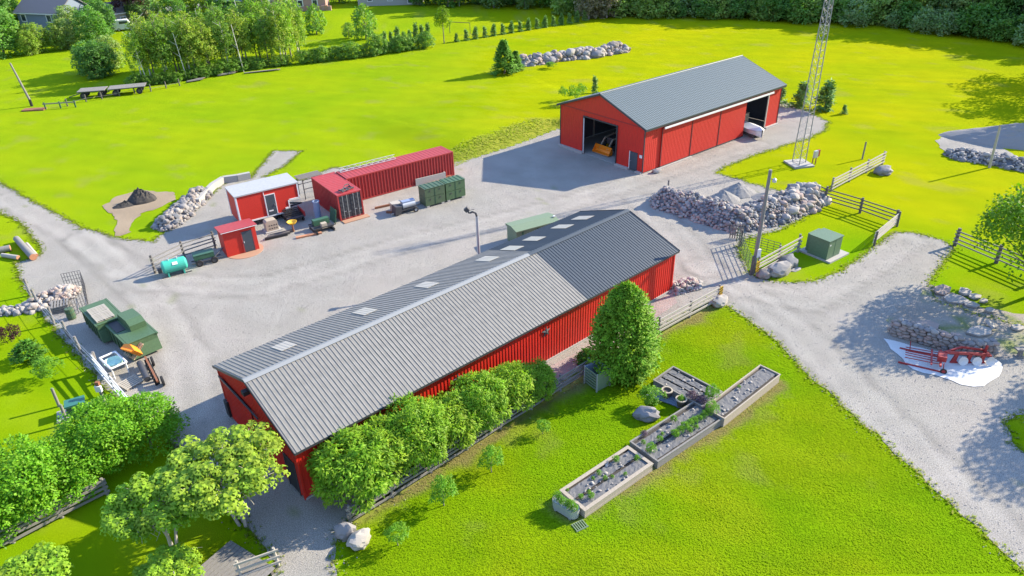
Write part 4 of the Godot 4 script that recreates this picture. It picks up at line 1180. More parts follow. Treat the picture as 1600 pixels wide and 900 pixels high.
func make_containers() -> void:
	container("shipping_container", "long red shipping container with ribbed sides lying along the meadow edge", Vector3(-15.768, 0.03, -65.675), 0.619, 12.19, 2.44, 2.64, false, M.red_box)
	container("shipping_container", "short red shipping container with dark double doors facing the yard", Vector3(-15.883, 0.03, -61.58), 0.619, 2.44, 6.06, 2.56, true, M.red_box)
	var c40 := Transform3D(Basis(Vector3.UP, 0.619), Vector3(-15.768, 0.03, -65.675))
	var c20 := Transform3D(Basis(Vector3.UP, 0.619), Vector3(-15.883, 0.03, -61.58))
	# aluminium mast section on the roof
	var t := thing("mast_section", "pale aluminium lattice mast section lying on the long red container", "mast", c40 * Vector3(0.2, 2.66, -2.05), 0.619)
	var rails := [Vector3(0, 0.03, 0.22), Vector3(0, 0.03, -0.22), Vector3(0, 0.42, 0)]
	for r in rails: tubepart("chord", t, M.galv, r, r + Vector3(6.2, 0, 0), 0.03, 0.03, 6)
	for i in 9:
		var br := MB.new()
		var x := i * 0.69
		br.tube(rails[0] + Vector3(x, 0, 0), rails[2] + Vector3(x + 0.34, 0, 0), 0.015, 0.015, 5); br.tube(rails[2] + Vector3(x + 0.34, 0, 0), rails[0] + Vector3(x + 0.68, 0, 0), 0.015, 0.015, 5)
		br.tube(rails[1] + Vector3(x, 0, 0), rails[2] + Vector3(x + 0.34, 0, 0), 0.015, 0.015, 5); br.tube(rails[0] + Vector3(x, 0, 0), rails[1] + Vector3(x + 0.34, 0, 0), 0.015, 0.015, 5)
		part("brace", br, M.galv, t)
	# rusty hitch frame on the short container
	t = thing("hitch_frame", "rusty iron implement frame on the short container roof", "frame", c20 * Vector3(1.3, 2.58, -0.8), 0.9)
	for q in [[Vector3(-0.7, 0.1, 0.25), Vector3(0.7, 0.1, 0.25)], [Vector3(-0.7, 0.1, -0.25), Vector3(0.7, 0.1, -0.25)], [Vector3(-0.7, 0.1, 0.25), Vector3(-0.1, 0.5, 0)], [Vector3(0.7, 0.1, -0.25), Vector3(0.3, 0.5, 0)], [Vector3(-0.1, 0.5, 0), Vector3(0.3, 0.5, 0)]]:
		tubepart("bar", t, M.iron, q[0], q[1], 0.045, 0.045, 6)
	for x in [-0.6, 0.0, 0.6]: tubepart("cross_bar", t, M.iron, Vector3(x, 0.08, -0.35), Vector3(x, 0.08, 0.35), 0.07, 0.07, 8)
	# concrete trough and planks leaning on the long container
	t = thing("concrete_trough", "pale grey concrete trough standing against the long red container", "trough", Vector3(-9.70, 0.00, -69.96), 0.55)
	boxpart("front_side", t, M.concrete, Vector3(1.75, 0.4, 0), Vector3(3.5, 0.74, 0.1)); boxpart("back_side", t, M.concrete, Vector3(1.75, 0.4, -0.5), Vector3(3.5, 0.74, 0.1))
	for x in [0.05, 3.45]: boxpart("end", t, M.concrete, Vector3(x, 0.4, -0.25), Vector3(0.1, 0.74, 0.4))
	boxpart("floor", t, M.concrete, Vector3(1.75, 0.1, -0.25), Vector3(3.3, 0.1, 0.4))
	for i in 3:
		whole("plank", boxmesh(Vector3(3.6, 0.06, 0.22)), M.timber_red, ["nearest", "middle", "rearmost"][i] + " of three reddish planks lying before the long container", "plank", Transform3D(Basis(Vector3.UP, 0.62), Vector3(-7.24, 0.00, -70.86) + Vector3(-0.25, 0.06, -0.3) * i + Vector3(0, 0.03, 0)), "planks beside the container")
	whole("threshold_pad", boxmesh(Vector3(2.6, 0.07, 0.7)), M.brick_pave, "orange brick pad before the short container doors", "pad", Transform3D(Basis(Vector3.UP, 0.619), c20 * Vector3(1.35, 0.03, 0.42)))
	# green steel boxes, two stacks of two
	for k in 2:
		for j in 2:
			var g := thing("steel_box", ["lower", "upper"][j] + " green steel box in the " + ["left stack, nearer the grey machine" if k == 0 else "right stack, farther from the grey machine"][0], "box", Vector3(-8.10, 0.00, -64.10) + Vector3(0.86 * 2.33 * k, 0.2 + j * 0.88, -0.58 * 2.33 * k) * Vector3(0.95, 1, 1), 0.6, "green steel boxes on blocks")
			var mm: Material = M.green_box if k == 0 else M.green_bin
			boxpart("body", g, mm, Vector3(1.1, 0.42, -0.65), Vector3(2.18, 0.84, 1.3))
			boxpart("seam", g, M.green_dark, Vector3(1.1, 0.42, 0.012), Vector3(0.04, 0.8, 0.02))
			for x in [0.55, 1.65]: boxpart("latch", g, M.iron, Vector3(x, 0.62, 0.02), Vector3(0.1, 0.14, 0.03))
			if j == 1:
				var lid := boxpart("lid", g, mm, Vector3(1.1, 0.87, -0.65), Vector3(2.24, 0.05, 1.36))
				for i in 5: boxpart("lid_rib", lid, M.green_dark, Vector3(-0.9 + 0.45 * i, 0.04, 0), Vector3(0.06, 0.04, 1.3))
		for x in [0.25, 1.9]:
			whole("support_block", boxmesh(Vector3(0.3, 0.2, 1.2)), M.concrete, ["left", "right"][0 if x < 1.0 else 1] + " concrete block under the " + ["left", "right"][k] + " stack of green boxes", "block", Transform3D(Basis(Vector3.UP, 0.6), Vector3(-8.10, 0.00, -64.10) + Vector3(0.86 * 2.33 * k * 0.95, 0.1, -0.58 * 2.33 * k) + Basis(Vector3.UP, 0.6) * Vector3(x, 0, -0.6)), "blocks under the green boxes")
	# grey towable machine
	t = thing("towable_compressor", "grey towable machine with tank and small wheels beside green boxes", "machine", Vector3(-9.96, 0.00, -63.01), 0.55)
	boxpart("chassis", t, M.iron, Vector3(0.1, 0.42, -0.3), Vector3(2.2, 0.1, 0.7))
	tubepart("tank", t, M.galv, Vector3(-0.2, 0.8, -0.3), Vector3(1.1, 0.8, -0.3), 0.36, 0.36, 14)
	boxpart("hood", t, M.blue_grey, Vector3(0.45, 1.12, -0.3), Vector3(1.3, 0.16, 0.5))
	var hop := MB.new()
	hop.prism([Vector2(-1.1, 0.1), Vector2(-0.55, 0.1), Vector2(-0.35, 0.85), Vector2(-1.0, 0.95)], -0.75, 0.15)
	part("hopper", hop, M.iron, t)
	for s in [0.2, -0.85]: wheel(t, Vector3(1.0, 0.26, s), 0.26, 0.16, M.galv)
	tubepart("jack_leg", t, M.iron, Vector3(-0.9, 0.0, 0.05), Vector3(-0.9, 0.5, 0.05), 0.05, 0.05, 6)
	boulderless_block("tan_block", "tan wooden crate block behind the grey machine", Vector3(-10.92, 0.00, -63.82), 0.55, Vector3(1.0, 0.8, 0.8), M.tan)
	for i in 3:
		var q: Array = [[Vector3(-13.09, 0.00, -64.27), Vector3(-11.22, 0.00, -65.23)], [Vector3(-11.83, 0.00, -63.28), Vector3(-11.07, 0.00, -63.08)], [Vector3(-11.24, 0.00, -62.50), Vector3(-8.60, 0.00, -65.38)]][i]
		var b := MB.new()
		b.bar(q[0] + Vector3(0, 0.12, 0), q[1] + Vector3(0, 0.12, 0), 0.16, 0.2)
		whole("sleeper", b, [M.rust, M.rust, M.wood_pale][i], ["short rusty sleeper lying before the long container", "stubby rusty sleeper at the left of the grey machine", "long pale timber sleeper lying behind the grey machine"][i], "timber", Transform3D.IDENTITY, "sleepers on the gravel")

func boxmesh(s: Vector3) -> MB:
	var b := MB.new()
	b.box(Vector3.ZERO, s)
	return b

func boulderless_block(called: String, label: String, at: Vector3, turn: float, s: Vector3, m: Material) -> void:
	var t := thing(called, label, "crate", at, turn)
	boxpart("body", t, m, Vector3(0, s.y / 2, 0), s)
	boxpart("lid", t, M.wood_pale, Vector3(0, s.y + 0.03, 0), Vector3(s.x + 0.06, 0.06, s.z + 0.06))
	for x in [-s.x / 2 + 0.1, s.x / 2 - 0.1]: boxpart("batten", t, M.wood_pale, Vector3(x, s.y / 2, s.z / 2 + 0.015), Vector3(0.1, s.y, 0.03))

func make_trailer() -> void:
	var t := thing("office_trailer", "red office trailer with white roof and dark door", "trailer", Vector3(-24.75, 0, -60.3), 0.588)
	var L := 5.8
	var W := 2.9
	var b := MB.new()
	# front face with a notch at the lower right for the hitch
	b.prism([Vector2(0, 0.62), Vector2(4.75, 0.62), Vector2(4.75, 1.75), Vector2(L, 1.75), Vector2(L, 3.18), Vector2(0, 3.18)], -W, 0)
	part("body", b, M.red_wood, t)
	var r := MB.new()
	r.box(Vector3(L / 2, 3.25, -W / 2), Vector3(L + 0.16, 0.12, W + 0.16))
	part("roof", r, M.white_roof, t)
	for q in [[Vector3(0.05, 1.9, 0.02), Vector3(0.12, 2.56, 0.05)], [Vector3(L - 0.05, 2.46, 0.02), Vector3(0.12, 1.44, 0.05)], [Vector3(4.7, 1.2, 0.02), Vector3(0.1, 1.14, 0.05)], [Vector3(2.35, 0.66, 0.02), Vector3(4.6, 0.14, 0.05)], [Vector3(5.3, 1.8, 0.02), Vector3(1.05, 0.1, 0.05)], [Vector3(2.55, 1.9, 0.015), Vector3(0.06, 2.4, 0.04)]]:
		boxpart("trim", t, M.white, q[0], q[1])
	for z in [-0.06, -W + 0.06]: boxpart("corner_trim", t, M.white, Vector3(-0.02, 1.9, z), Vector3(0.05, 2.56, 0.12))
	var d := boxpart("door", t, M.roof_dark, Vector3(3.05, 1.72, 0.03), Vector3(0.86, 1.95, 0.05))
	boxpart("handle", d, M.steel, Vector3(0.32, -0.05, 0.05), Vector3(0.05, 0.16, 0.05))
	boxpart("plate", d, M.white, Vector3(-0.1, -0.55, 0.03), Vector3(0.4, 0.12, 0.02))
	for q in [[Vector3(2.59, 1.75, 0.03), Vector3(0.07, 2.06, 0.06)], [Vector3(3.51, 1.75, 0.03), Vector3(0.07, 2.06, 0.06)], [Vector3(3.05, 2.75, 0.03), Vector3(1.0, 0.07, 0.06)]]: boxpart("door_frame", t, M.white, q[0], q[1])
	boxpart("outlet_box", t, M.white, Vector3(4.45, 0.95, 0.04), Vector3(0.3, 0.34, 0.07))
	boxpart("chassis", t, M.black, Vector3(2.6, 0.5, -W / 2), Vector3(5.0, 0.2, 1.6))
	for x in [3.2, 4.1]:
		for z in [-0.35, -W + 0.35]: wheel(t, Vector3(x, 0.38, z), 0.38, 0.24, M.iron)
	for x in [0.3, 1.6]: boxpart("jack", t, M.iron, Vector3(x, 0.22, -0.4), Vector3(0.12, 0.44, 0.12))
	var hb := MB.new()
	hb.bar(Vector3(4.7, 0.75, -0.9), Vector3(6.3, 0.6, -W / 2), 0.12, 0.14); hb.bar(Vector3(4.7, 0.75, -W + 0.9), Vector3(6.3, 0.6, -W / 2), 0.12, 0.14)
	part("hitch", hb, M.black, t)
	# steel platform beyond the trailer, under the notch a dark louvred cart with red edge
	var o := thing("louvred_cart", "black louvred cart with red side rail beside the trailer", "cart", Vector3(-20.21, 0.00, -61.90), 0.588)
	for i in 6: boxpart("slat", o, M.black, Vector3(0, 0.95 - i * 0.09, -1.0 + i * 0.24), Vector3(1.5, 0.06, 0.2))
	boxpart("bed", o, M.iron, Vector3(0, 0.5, -0.4), Vector3(1.6, 0.1, 1.7))
	boxpart("side_rail", o, M.red_box, Vector3(0.84, 0.75, -0.4), Vector3(0.08, 0.5, 1.8))
	for z in [-1.0, 0.2]: wheel(o, Vector3(0.7, 0.25, z), 0.25, 0.15, M.iron, Vector3(1, 0, 0))
	for z in [-1.0, 0.2]: wheel(o, Vector3(-0.7, 0.25, z), 0.25, 0.15, M.iron, Vector3(1, 0, 0))
	o = thing("steel_rack", "grey steel pipe rack between the trailer and the short container", "rack", Vector3(-20.48, 0.00, -67.13), 0.62)
	for x in [0.0, 1.8]:
		for z in [0.0, -1.6]: tubepart("post", o, M.iron, Vector3(x, 0, z), Vector3(x, 2.1, z), 0.05, 0.05, 6)
	for y in [1.1, 2.05]:
		for z in [0.0, -1.6]: tubepart("beam", o, M.iron, Vector3(0, y, z), Vector3(1.8, y, z), 0.04, 0.04, 6)
	for i in 6: tubepart("pipe", o, M.wood_grey, Vector3(-0.3, 2.13, -0.2 - i * 0.24), Vector3(2.2, 2.13, -0.2 - i * 0.24), 0.05, 0.05, 6)
	# loose things in front of the trailer
	o = thing("tan_housing", "tan stone block with two rows of round holes below the trailer", "block", Vector3(-21.67, 0.00, -59.76), 0.588)
	var hb2 := MB.new()
	hb2.prism([Vector2(-0.6, 0.12), Vector2(0.5, 0.12), Vector2(0.5, 0.9), Vector2(0.35, 1.12), Vector2(-0.45, 1.12), Vector2(-0.6, 0.95)], -0.4, 0.4, Transform3D(Basis.IDENTITY, Vector3(0, 0, -0.4)))
	part("body", hb2, M.tan, o)
	for j in 2:
		for i in 4: tubepart("hole", o, M.black, Vector3(-0.3 + i * 0.22, 0.35 + j * 0.3, -0.02), Vector3(-0.3 + i * 0.22, 0.35 + j * 0.3, 0.012), 0.06, 0.06, 8)
	boxpart("base", o, M.concrete, Vector3(0, 0.06, -0.4), Vector3(1.5, 0.12, 1.2))
	for i in 3:
		whole("black_beam", boxmesh(Vector3(2.0, 0.24, 0.22)), [M.black, M.wood_dark, M.iron][i], ["front", "middle", "rear"][i] + " one of the dark beams lying beside the tan block", "beam", Transform3D(Basis(Vector3.UP, 0.5), Vector3(-21.07, 0.00, -58.39) + Vector3(0.15 * i, 0.13, -0.35 * i)), "dark beams on the ground")
	o = thing("culvert_pipe", "blue-grey steel pipe standing upright left of short container", "pipe", Vector3(-18.10, 0.00, -62.20), 0.0)
	var pp := MB.new()
	pp.lathe([Vector2(0.3, 0.0), Vector2(0.3, 1.9), Vector2(0.25, 1.9), Vector2(0.25, 0.0)], 16)
	part("barrel", pp, M.blue_grey, o)
	for y in [0.05, 0.95, 1.84]:
		var rg := MB.new()
		rg.lathe([Vector2(0.3, y - 0.04), Vector2(0.335, y - 0.04), Vector2(0.335, y + 0.04), Vector2(0.3, y + 0.04)], 16)
		part("collar", rg, M.blue_grey, o)
	o = thing("steel_plate", "dark green steel sheet leaning on the short container", "panel", Vector3(-16.33, 0.00, -61.51), 0.62)
	boxpart("sheet", o, M.green_dark, Vector3(-0.1, 0.7, -0.2), Vector3(0.06, 1.3, 1.3), Basis(Vector3(0, 0, 1), -0.2))
	for y in [0.35, 1.0]: boxpart("stiffener", o, M.green_dark, Vector3(-0.14 + y * 0.02, y, -0.2), Vector3(0.08, 0.08, 1.25), Basis(Vector3(0, 0, 1), -0.2))
	o = thing("skid_machine", "dark skid mounted machine with rails before the short container", "machine", Vector3(-17.15, 0.00, -59.75), 0.6)
	boxpart("deck", o, M.iron, Vector3(0, 0.35, -0.3), Vector3(1.9, 0.12, 1.2))
	boxpart("housing", o, M.green_dark, Vector3(0.1, 0.7, -0.6), Vector3(1.5, 0.5, 0.5))
	boxpart("engine", o, M.tan, Vector3(0.1, 0.55, 0.1), Vector3(0.5, 0.45, 0.45))
	for x in [-0.8, 0.8]: boxpart("skid", o, M.black, Vector3(x, 0.14, -0.2), Vector3(0.14, 0.28, 1.9))
	for z in [0.45, -0.9]: tubepart("rail", o, M.black, Vector3(-1.0, 0.5, z), Vector3(1.1, 0.5, z), 0.05, 0.05, 6)
	o = thing("yellow_basin", "yellow cast basin on a stem beside the trailer step", "basin", Vector3(-19.83, 0.00, -59.64), 0.0)
	var bs := MB.new()
	bs.lathe([Vector2(0.05, 0.7), Vector2(0.3, 0.8), Vector2(0.46, 1.02), Vector2(0.42, 1.02), Vector2(0.25, 0.86), Vector2(0.0, 0.82)], 14)
	part("bowl", bs, M.yellow, o)
	tubepart("stem", o, M.rust, Vector3(0, 0, 0), Vector3(0, 0.75, 0), 0.1, 0.06, 8)
	whole("plank", boxmesh(Vector3(2.3, 0.14, 0.3)), M.timber_red, "single reddish plank lying alone on gravel below the trailer", "plank", Transform3D(Basis(Vector3.UP, 0.45), Vector3(-18.18, 0.00, -58.61) + Vector3(0, 0.1, 0)), "planks beside the container")
	# shed with lean-to roof on a round brick pad
	var s := thing("red_shed", "small red shed with dark door on an orange brick pad", "shed", Vector3(-24.23, 0.00, -54.72) + Vector3(0, 0.04, 0), 0.588)
	var w := 2.75
	var dd := 1.9
	var sb := MB.new()
	sb.prism([Vector2(0, 0.0), Vector2(0, 2.28), Vector2(dd, 2.05), Vector2(dd, 0.0)], 0.0, w, Transform3D(Basis(Vector3(0, 0, -1), Vector3.UP, Vector3(1, 0, 0)), Vector3.ZERO))
	part("wall", sb, M.red_wood, s)
	var rf := MB.new()
	rf.prism([Vector2(-0.22, 2.3), Vector2(-0.22, 2.4), Vector2(dd + 0.15, 2.14), Vector2(dd + 0.15, 2.04)], -0.15, w + 0.15, Transform3D(Basis(Vector3(0, 0, -1), Vector3.UP, Vector3(1, 0, 0)), Vector3.ZERO))
	part("roof", rf, M.red_box, s)
	boxpart("drip_edge", s, M.white, Vector3(w / 2, 2.33, 0.235), Vector3(w + 0.3, 0.05, 0.02))
	var sd := boxpart("door", s, M.roof_dark, Vector3(1.95, 1.0, 0.03), Vector3(0.86, 1.9, 0.05))
	boxpart("handle", sd, M.white, Vector3(-0.36, 0.0, 0.05), Vector3(0.05, 0.14, 0.05))
	for x in [1.48, 2.42]: boxpart("door_frame", s, M.red_box, Vector3(x, 1.0, 0.03), Vector3(0.09, 2.0, 0.07))
	var pad := MB.new()
	pad.lathe([Vector2(1.6, 0.0), Vector2(1.6, 0.05), Vector2(1.4, 0.055), Vector2(0.0, 0.055)], 30)
	var pb := structure("brick_pad", pad, M.brick_pave, Transform3D(Basis.IDENTITY, Vector3(-23.20, 0.00, -55.98) + Vector3(0, 0.0, 0)))

func fence(called: String, label: String, pts: Array, h: float, rails: int, m: Material, post_m: Material, post_r := 0.09, rail_w := 0.11, group := "rail fences", rough := 0.04, low := 0.25) -> Node3D:
	rng.seed = int(absf(pts[0].x) * 100)
	var t := thing(called, label, "fence", pts[0], 0.0, group)
	for p: Vector3 in pts:
		var q := p - (pts[0] as Vector3)
		tubepart("post", t, post_m, q + Vector3(0, -0.1, 0), q + Vector3(rng.randf_range(-rough, rough), h * rng.randf_range(1.02, 1.12), rng.randf_range(-rough, rough)), post_r * 1.05, post_r * 0.92, 7)
	for i in pts.size() - 1:
		for k in rails:
			var y := h * lerpf(low, 0.94, float(k) / maxf(1.0, rails - 1))
			var a: Vector3 = pts[i] - pts[0] + Vector3(0, y + rng.randf_range(-rough, rough), 0)
			var b: Vector3 = pts[i + 1] - pts[0] + Vector3(0, y + rng.randf_range(-rough, rough), 0)
			var d := (b - a).normalized()
			var out := Vector3(-d.z, 0, d.x) * post_r * (1.1 if k % 2 == 0 else 0.9)
			var mb := MB.new()
			mb.bar(Vector3.ZERO, b - a + d * 0.3, minf(0.06, rail_w), rail_w)
			part("rail", mb, m, t, Transform3D(Basis.IDENTITY, a + out - d * 0.15))
	return t

func along(a: Vector3, b: Vector3, n: int) -> Array:
	var out := []
	for i in n + 1: out.append(a.lerp(b, float(i) / n))
	return out

func make_fences() -> void:
	fence("rail_fence", "long weathered grey rail fence in front of the hedge shrubs", along(Vector3(-8.36, 0.00, -25.23), Vector3(4.70, 0.00, -37.05), 7), 1.15, 4, M.wood_grey, M.wood_grey, 0.08, 0.13, "rail fences", 0.06)
	fence("rail_fence", "pale rail fence beside the tall cedar ending at a striped marker", along(Vector3(10.13, 0.00, -41.37), Vector3(15.23, 0.00, -45.41), 2), 1.35, 4, M.wood_pale, M.wood_grey, 0.09, 0.14)
	fence("rail_fence", "pale rail fence between the tall utility pole and green transformer", along(Vector3(19.34, 0.00, -49.31), Vector3(23.91, 0.00, -53.03), 2), 1.5, 4, M.wood_pale, M.wood_grey, 0.1, 0.13)
	fence("rail_fence", "dark rail fence running from the rock pile to the corner post", [Vector3(29.42, 0.00, -64.28), Vector3(30.10, 0.00, -63.14), Vector3(32.31, 0.00, -60.45), Vector3(34.19, 0.00, -57.69)], 1.45, 4, M.wood_dark, M.wood_dark, 0.12, 0.1)
	fence("rail_fence", "short pale fence of many rails ending at the driveway mouth", [Vector3(34.19, 0.00, -57.69) + Vector3(0.1, 0, 0.3), Vector3(30.58, 0.00, -53.71)], 1.35, 6, M.wood_pale, M.wood_dark, 0.09, 0.06)
	fence("rail_fence", "pale rail fence on the lawn behind the dark one near tower", along(Vector3(31.75, 0.00, -65.74), Vector3(40.01, 0.00, -72.69), 3), 1.4, 4, M.wood_pale, M.wood_grey, 0.11, 0.14)
	fence("rail_fence", "dark rail fence right of the driveway mouth under the maple", [Vector3(37.23, 0.00, -53.44), Vector3(38.83, 0.00, -50.27), Vector3(40.35, 0.00, -47.16)], 1.5, 4, M.wood_grey, M.wood_dark, 0.15, 0.1)
	fence("rail_fence", "grey rail fence under the dark shrubs in the lower left corner", along(Vector3(-26.38, 0.00, -23.05), Vector3(-21.66, 0.00, -27.65), 3), 1.1, 4, M.wood_grey, M.wood_grey, 0.09, 0.14, "rail fences", 0.05)
	fence("rail_fence", "short pale fence panel beside the gravel at the bottom edge", [Vector3(-12.81, 0.00, -22.10), Vector3(-11.29, 0.00, -22.79)], 1.2, 3, M.wood_pale, M.wood_pale, 0.07, 0.12)
	fence("rail_fence", "dark rail fence behind the turquoise tank", [Vector3(-29.40, 0.00, -52.27), Vector3(-27.94, 0.00, -54.81), Vector3(-25.93, 0.00, -56.63)], 1.5, 4, M.wood_grey, M.wood_dark, 0.1, 0.09)
	fence("rail_fence", "white rail fence slanting down towards the dark shrubs", along(Vector3(-27.52, 0.00, -38.73), Vector3(-22.90, 0.00, -34.01), 2), 1.4, 4, M.white, M.wood_grey, 0.09, 0.12)
	fence("wire_fence", "thin wire fence on slim posts along the left lawn", [Vector3(-37.90, 0.00, -49.08), Vector3(-36.28, 0.00, -47.45), Vector3(-33.67, 0.00, -44.71), Vector3(-31.58, 0.00, -42.77), Vector3(-29.67, 0.00, -40.80), Vector3(-27.55, 0.00, -38.80)], 1.4, 3, M.galv, M.wood_grey, 0.1, 0.015, "rail fences", 0.08)
	fence("post_row", "row of short dark posts with one low rail by the hay wagons", [Vector3(-64.07, 0.00, -104.67), Vector3(-62.47, 0.00, -106.89), Vector3(-60.69, 0.00, -108.12), Vector3(-58.83, 0.00, -109.73), Vector3(-57.07, 0.00, -111.02), Vector3(-55.00, 0.00, -111.94), Vector3(-53.33, 0.00, -113.68), Vector3(-51.77, 0.00, -115.08)], 1.0, 1, M.wood_grey, M.wood_dark, 0.1, 0.03, "rail fences", 0.05, 0.5)
	# striped hazard markers
	for q in [[Vector3(15.23, 0.00, -45.41), "near the boulder by the pale fence"], [Vector3(19.08, 0.00, -49.12), "at the foot of the tall utility pole"]]:
		var t := thing("hazard_marker", "yellow and black striped marker board " + q[1], "marker", q[0] + Vector3(0.12, 0, 0.14), 0.5, "striped markers")
		boxpart("board", t, M.yellow, Vector3(0, 0.95, 0), Vector3(0.3, 0.95, 0.03))
		for i in 4:
			boxpart("stripe", t, M.black, Vector3(0, 0.62 + i * 0.22, 0.018), Vector3(0.32, 0.07, 0.012), Basis(Vector3(0, 0, 1), 0.5))
		tubepart("stake", t, M.galv, Vector3(0, 0, -0.03), Vector3(0, 0.9, -0.03), 0.025, 0.025, 6)
	# farm gates
	gate("green tubular farm gate standing open beside the rock pile", Vector3(18.90, 0.00, -49.54), Vector3(19.33, 0.00, -54.98), 1.45, M.green_box)
	gate("long green tubular gate behind the pale fence and utility pole", Vector3(19.66, 0.00, -54.23), Vector3(22.03, 0.00, -52.22), 1.3, M.green_box)
	var pk := thing("picket_panel", "grey picket panel at the near corner of the rock pile", "fence", Vector3(19.06, 0.00, -55.99), -0.35)
	for i in 6: boxpart("picket", pk, M.wood_grey, Vector3(i * 0.2, 0.65, 0), Vector3(0.1, 1.3 + 0.08 * (i % 3), 0.04))
	for y in [0.35, 1.0]: boxpart("rail", pk, M.wood_grey, Vector3(0.5, y, -0.04), Vector3(1.15, 0.1, 0.04))
	for q in [[Vector3(15.73, 0.00, -66.34), 1.3, "short dark post on top of the rock pile's left end"], [Vector3(38.62, 0.00, -74.39), 1.9, "slim grey post beside the pale lawn fence"], [Vector3(-28.19, 0.00, -35.13), 1.35, "upper of two green topped posts by the teal cabinet"], [Vector3(-26.76, 0.00, -33.46), 1.4, "lower of two green topped posts by the teal cabinet"]]:
		var p := thing("post", q[2], "post", q[0], 0.0, "single posts")
		tubepart("shaft", p, M.wood_grey, Vector3(0, -0.1, 0), Vector3(0, q[1], 0), 0.09, 0.085, 8)
		tubepart("cap", p, M.green_pale if q[1] > 1.32 and q[1] < 1.45 else M.wood_dark, Vector3(0, q[1], 0), Vector3(0, q[1] + 0.06, 0), 0.1, 0.06, 8)

func gate(label: String, a: Vector3, b: Vector3, h: float, m: Material) -> void:
	var t := thing("farm_gate", label, "gate", a, 0.0, "tubular farm gates")
	var d := b - a
	for p in [Vector3.ZERO, d]: tubepart("end_tube", t, m, p + Vector3(0, 0.15, 0), p + Vector3(0, h, 0), 0.035, 0.035, 7)
	for k in 6: tubepart("bar", t, m, Vector3(0, 0.18 + k * (h - 0.2) / 5.0, 0), d + Vector3(0, 0.18 + k * (h - 0.2) / 5.0, 0), 0.025, 0.025, 6)
	for k in 5: tubepart("upright", t, m, d * (k + 1) / 6.0 + Vector3(0, 0.18, 0), d * (k + 1) / 6.0 + Vector3(0, h - 0.02, 0), 0.02, 0.02, 6)
	tubepart("hinge_post", t, M.wood_dark, Vector3(0, -0.1, 0) - d.normalized() * 0.2, Vector3(0, h + 0.25, 0) - d.normalized() * 0.2, 0.11, 0.1, 8)

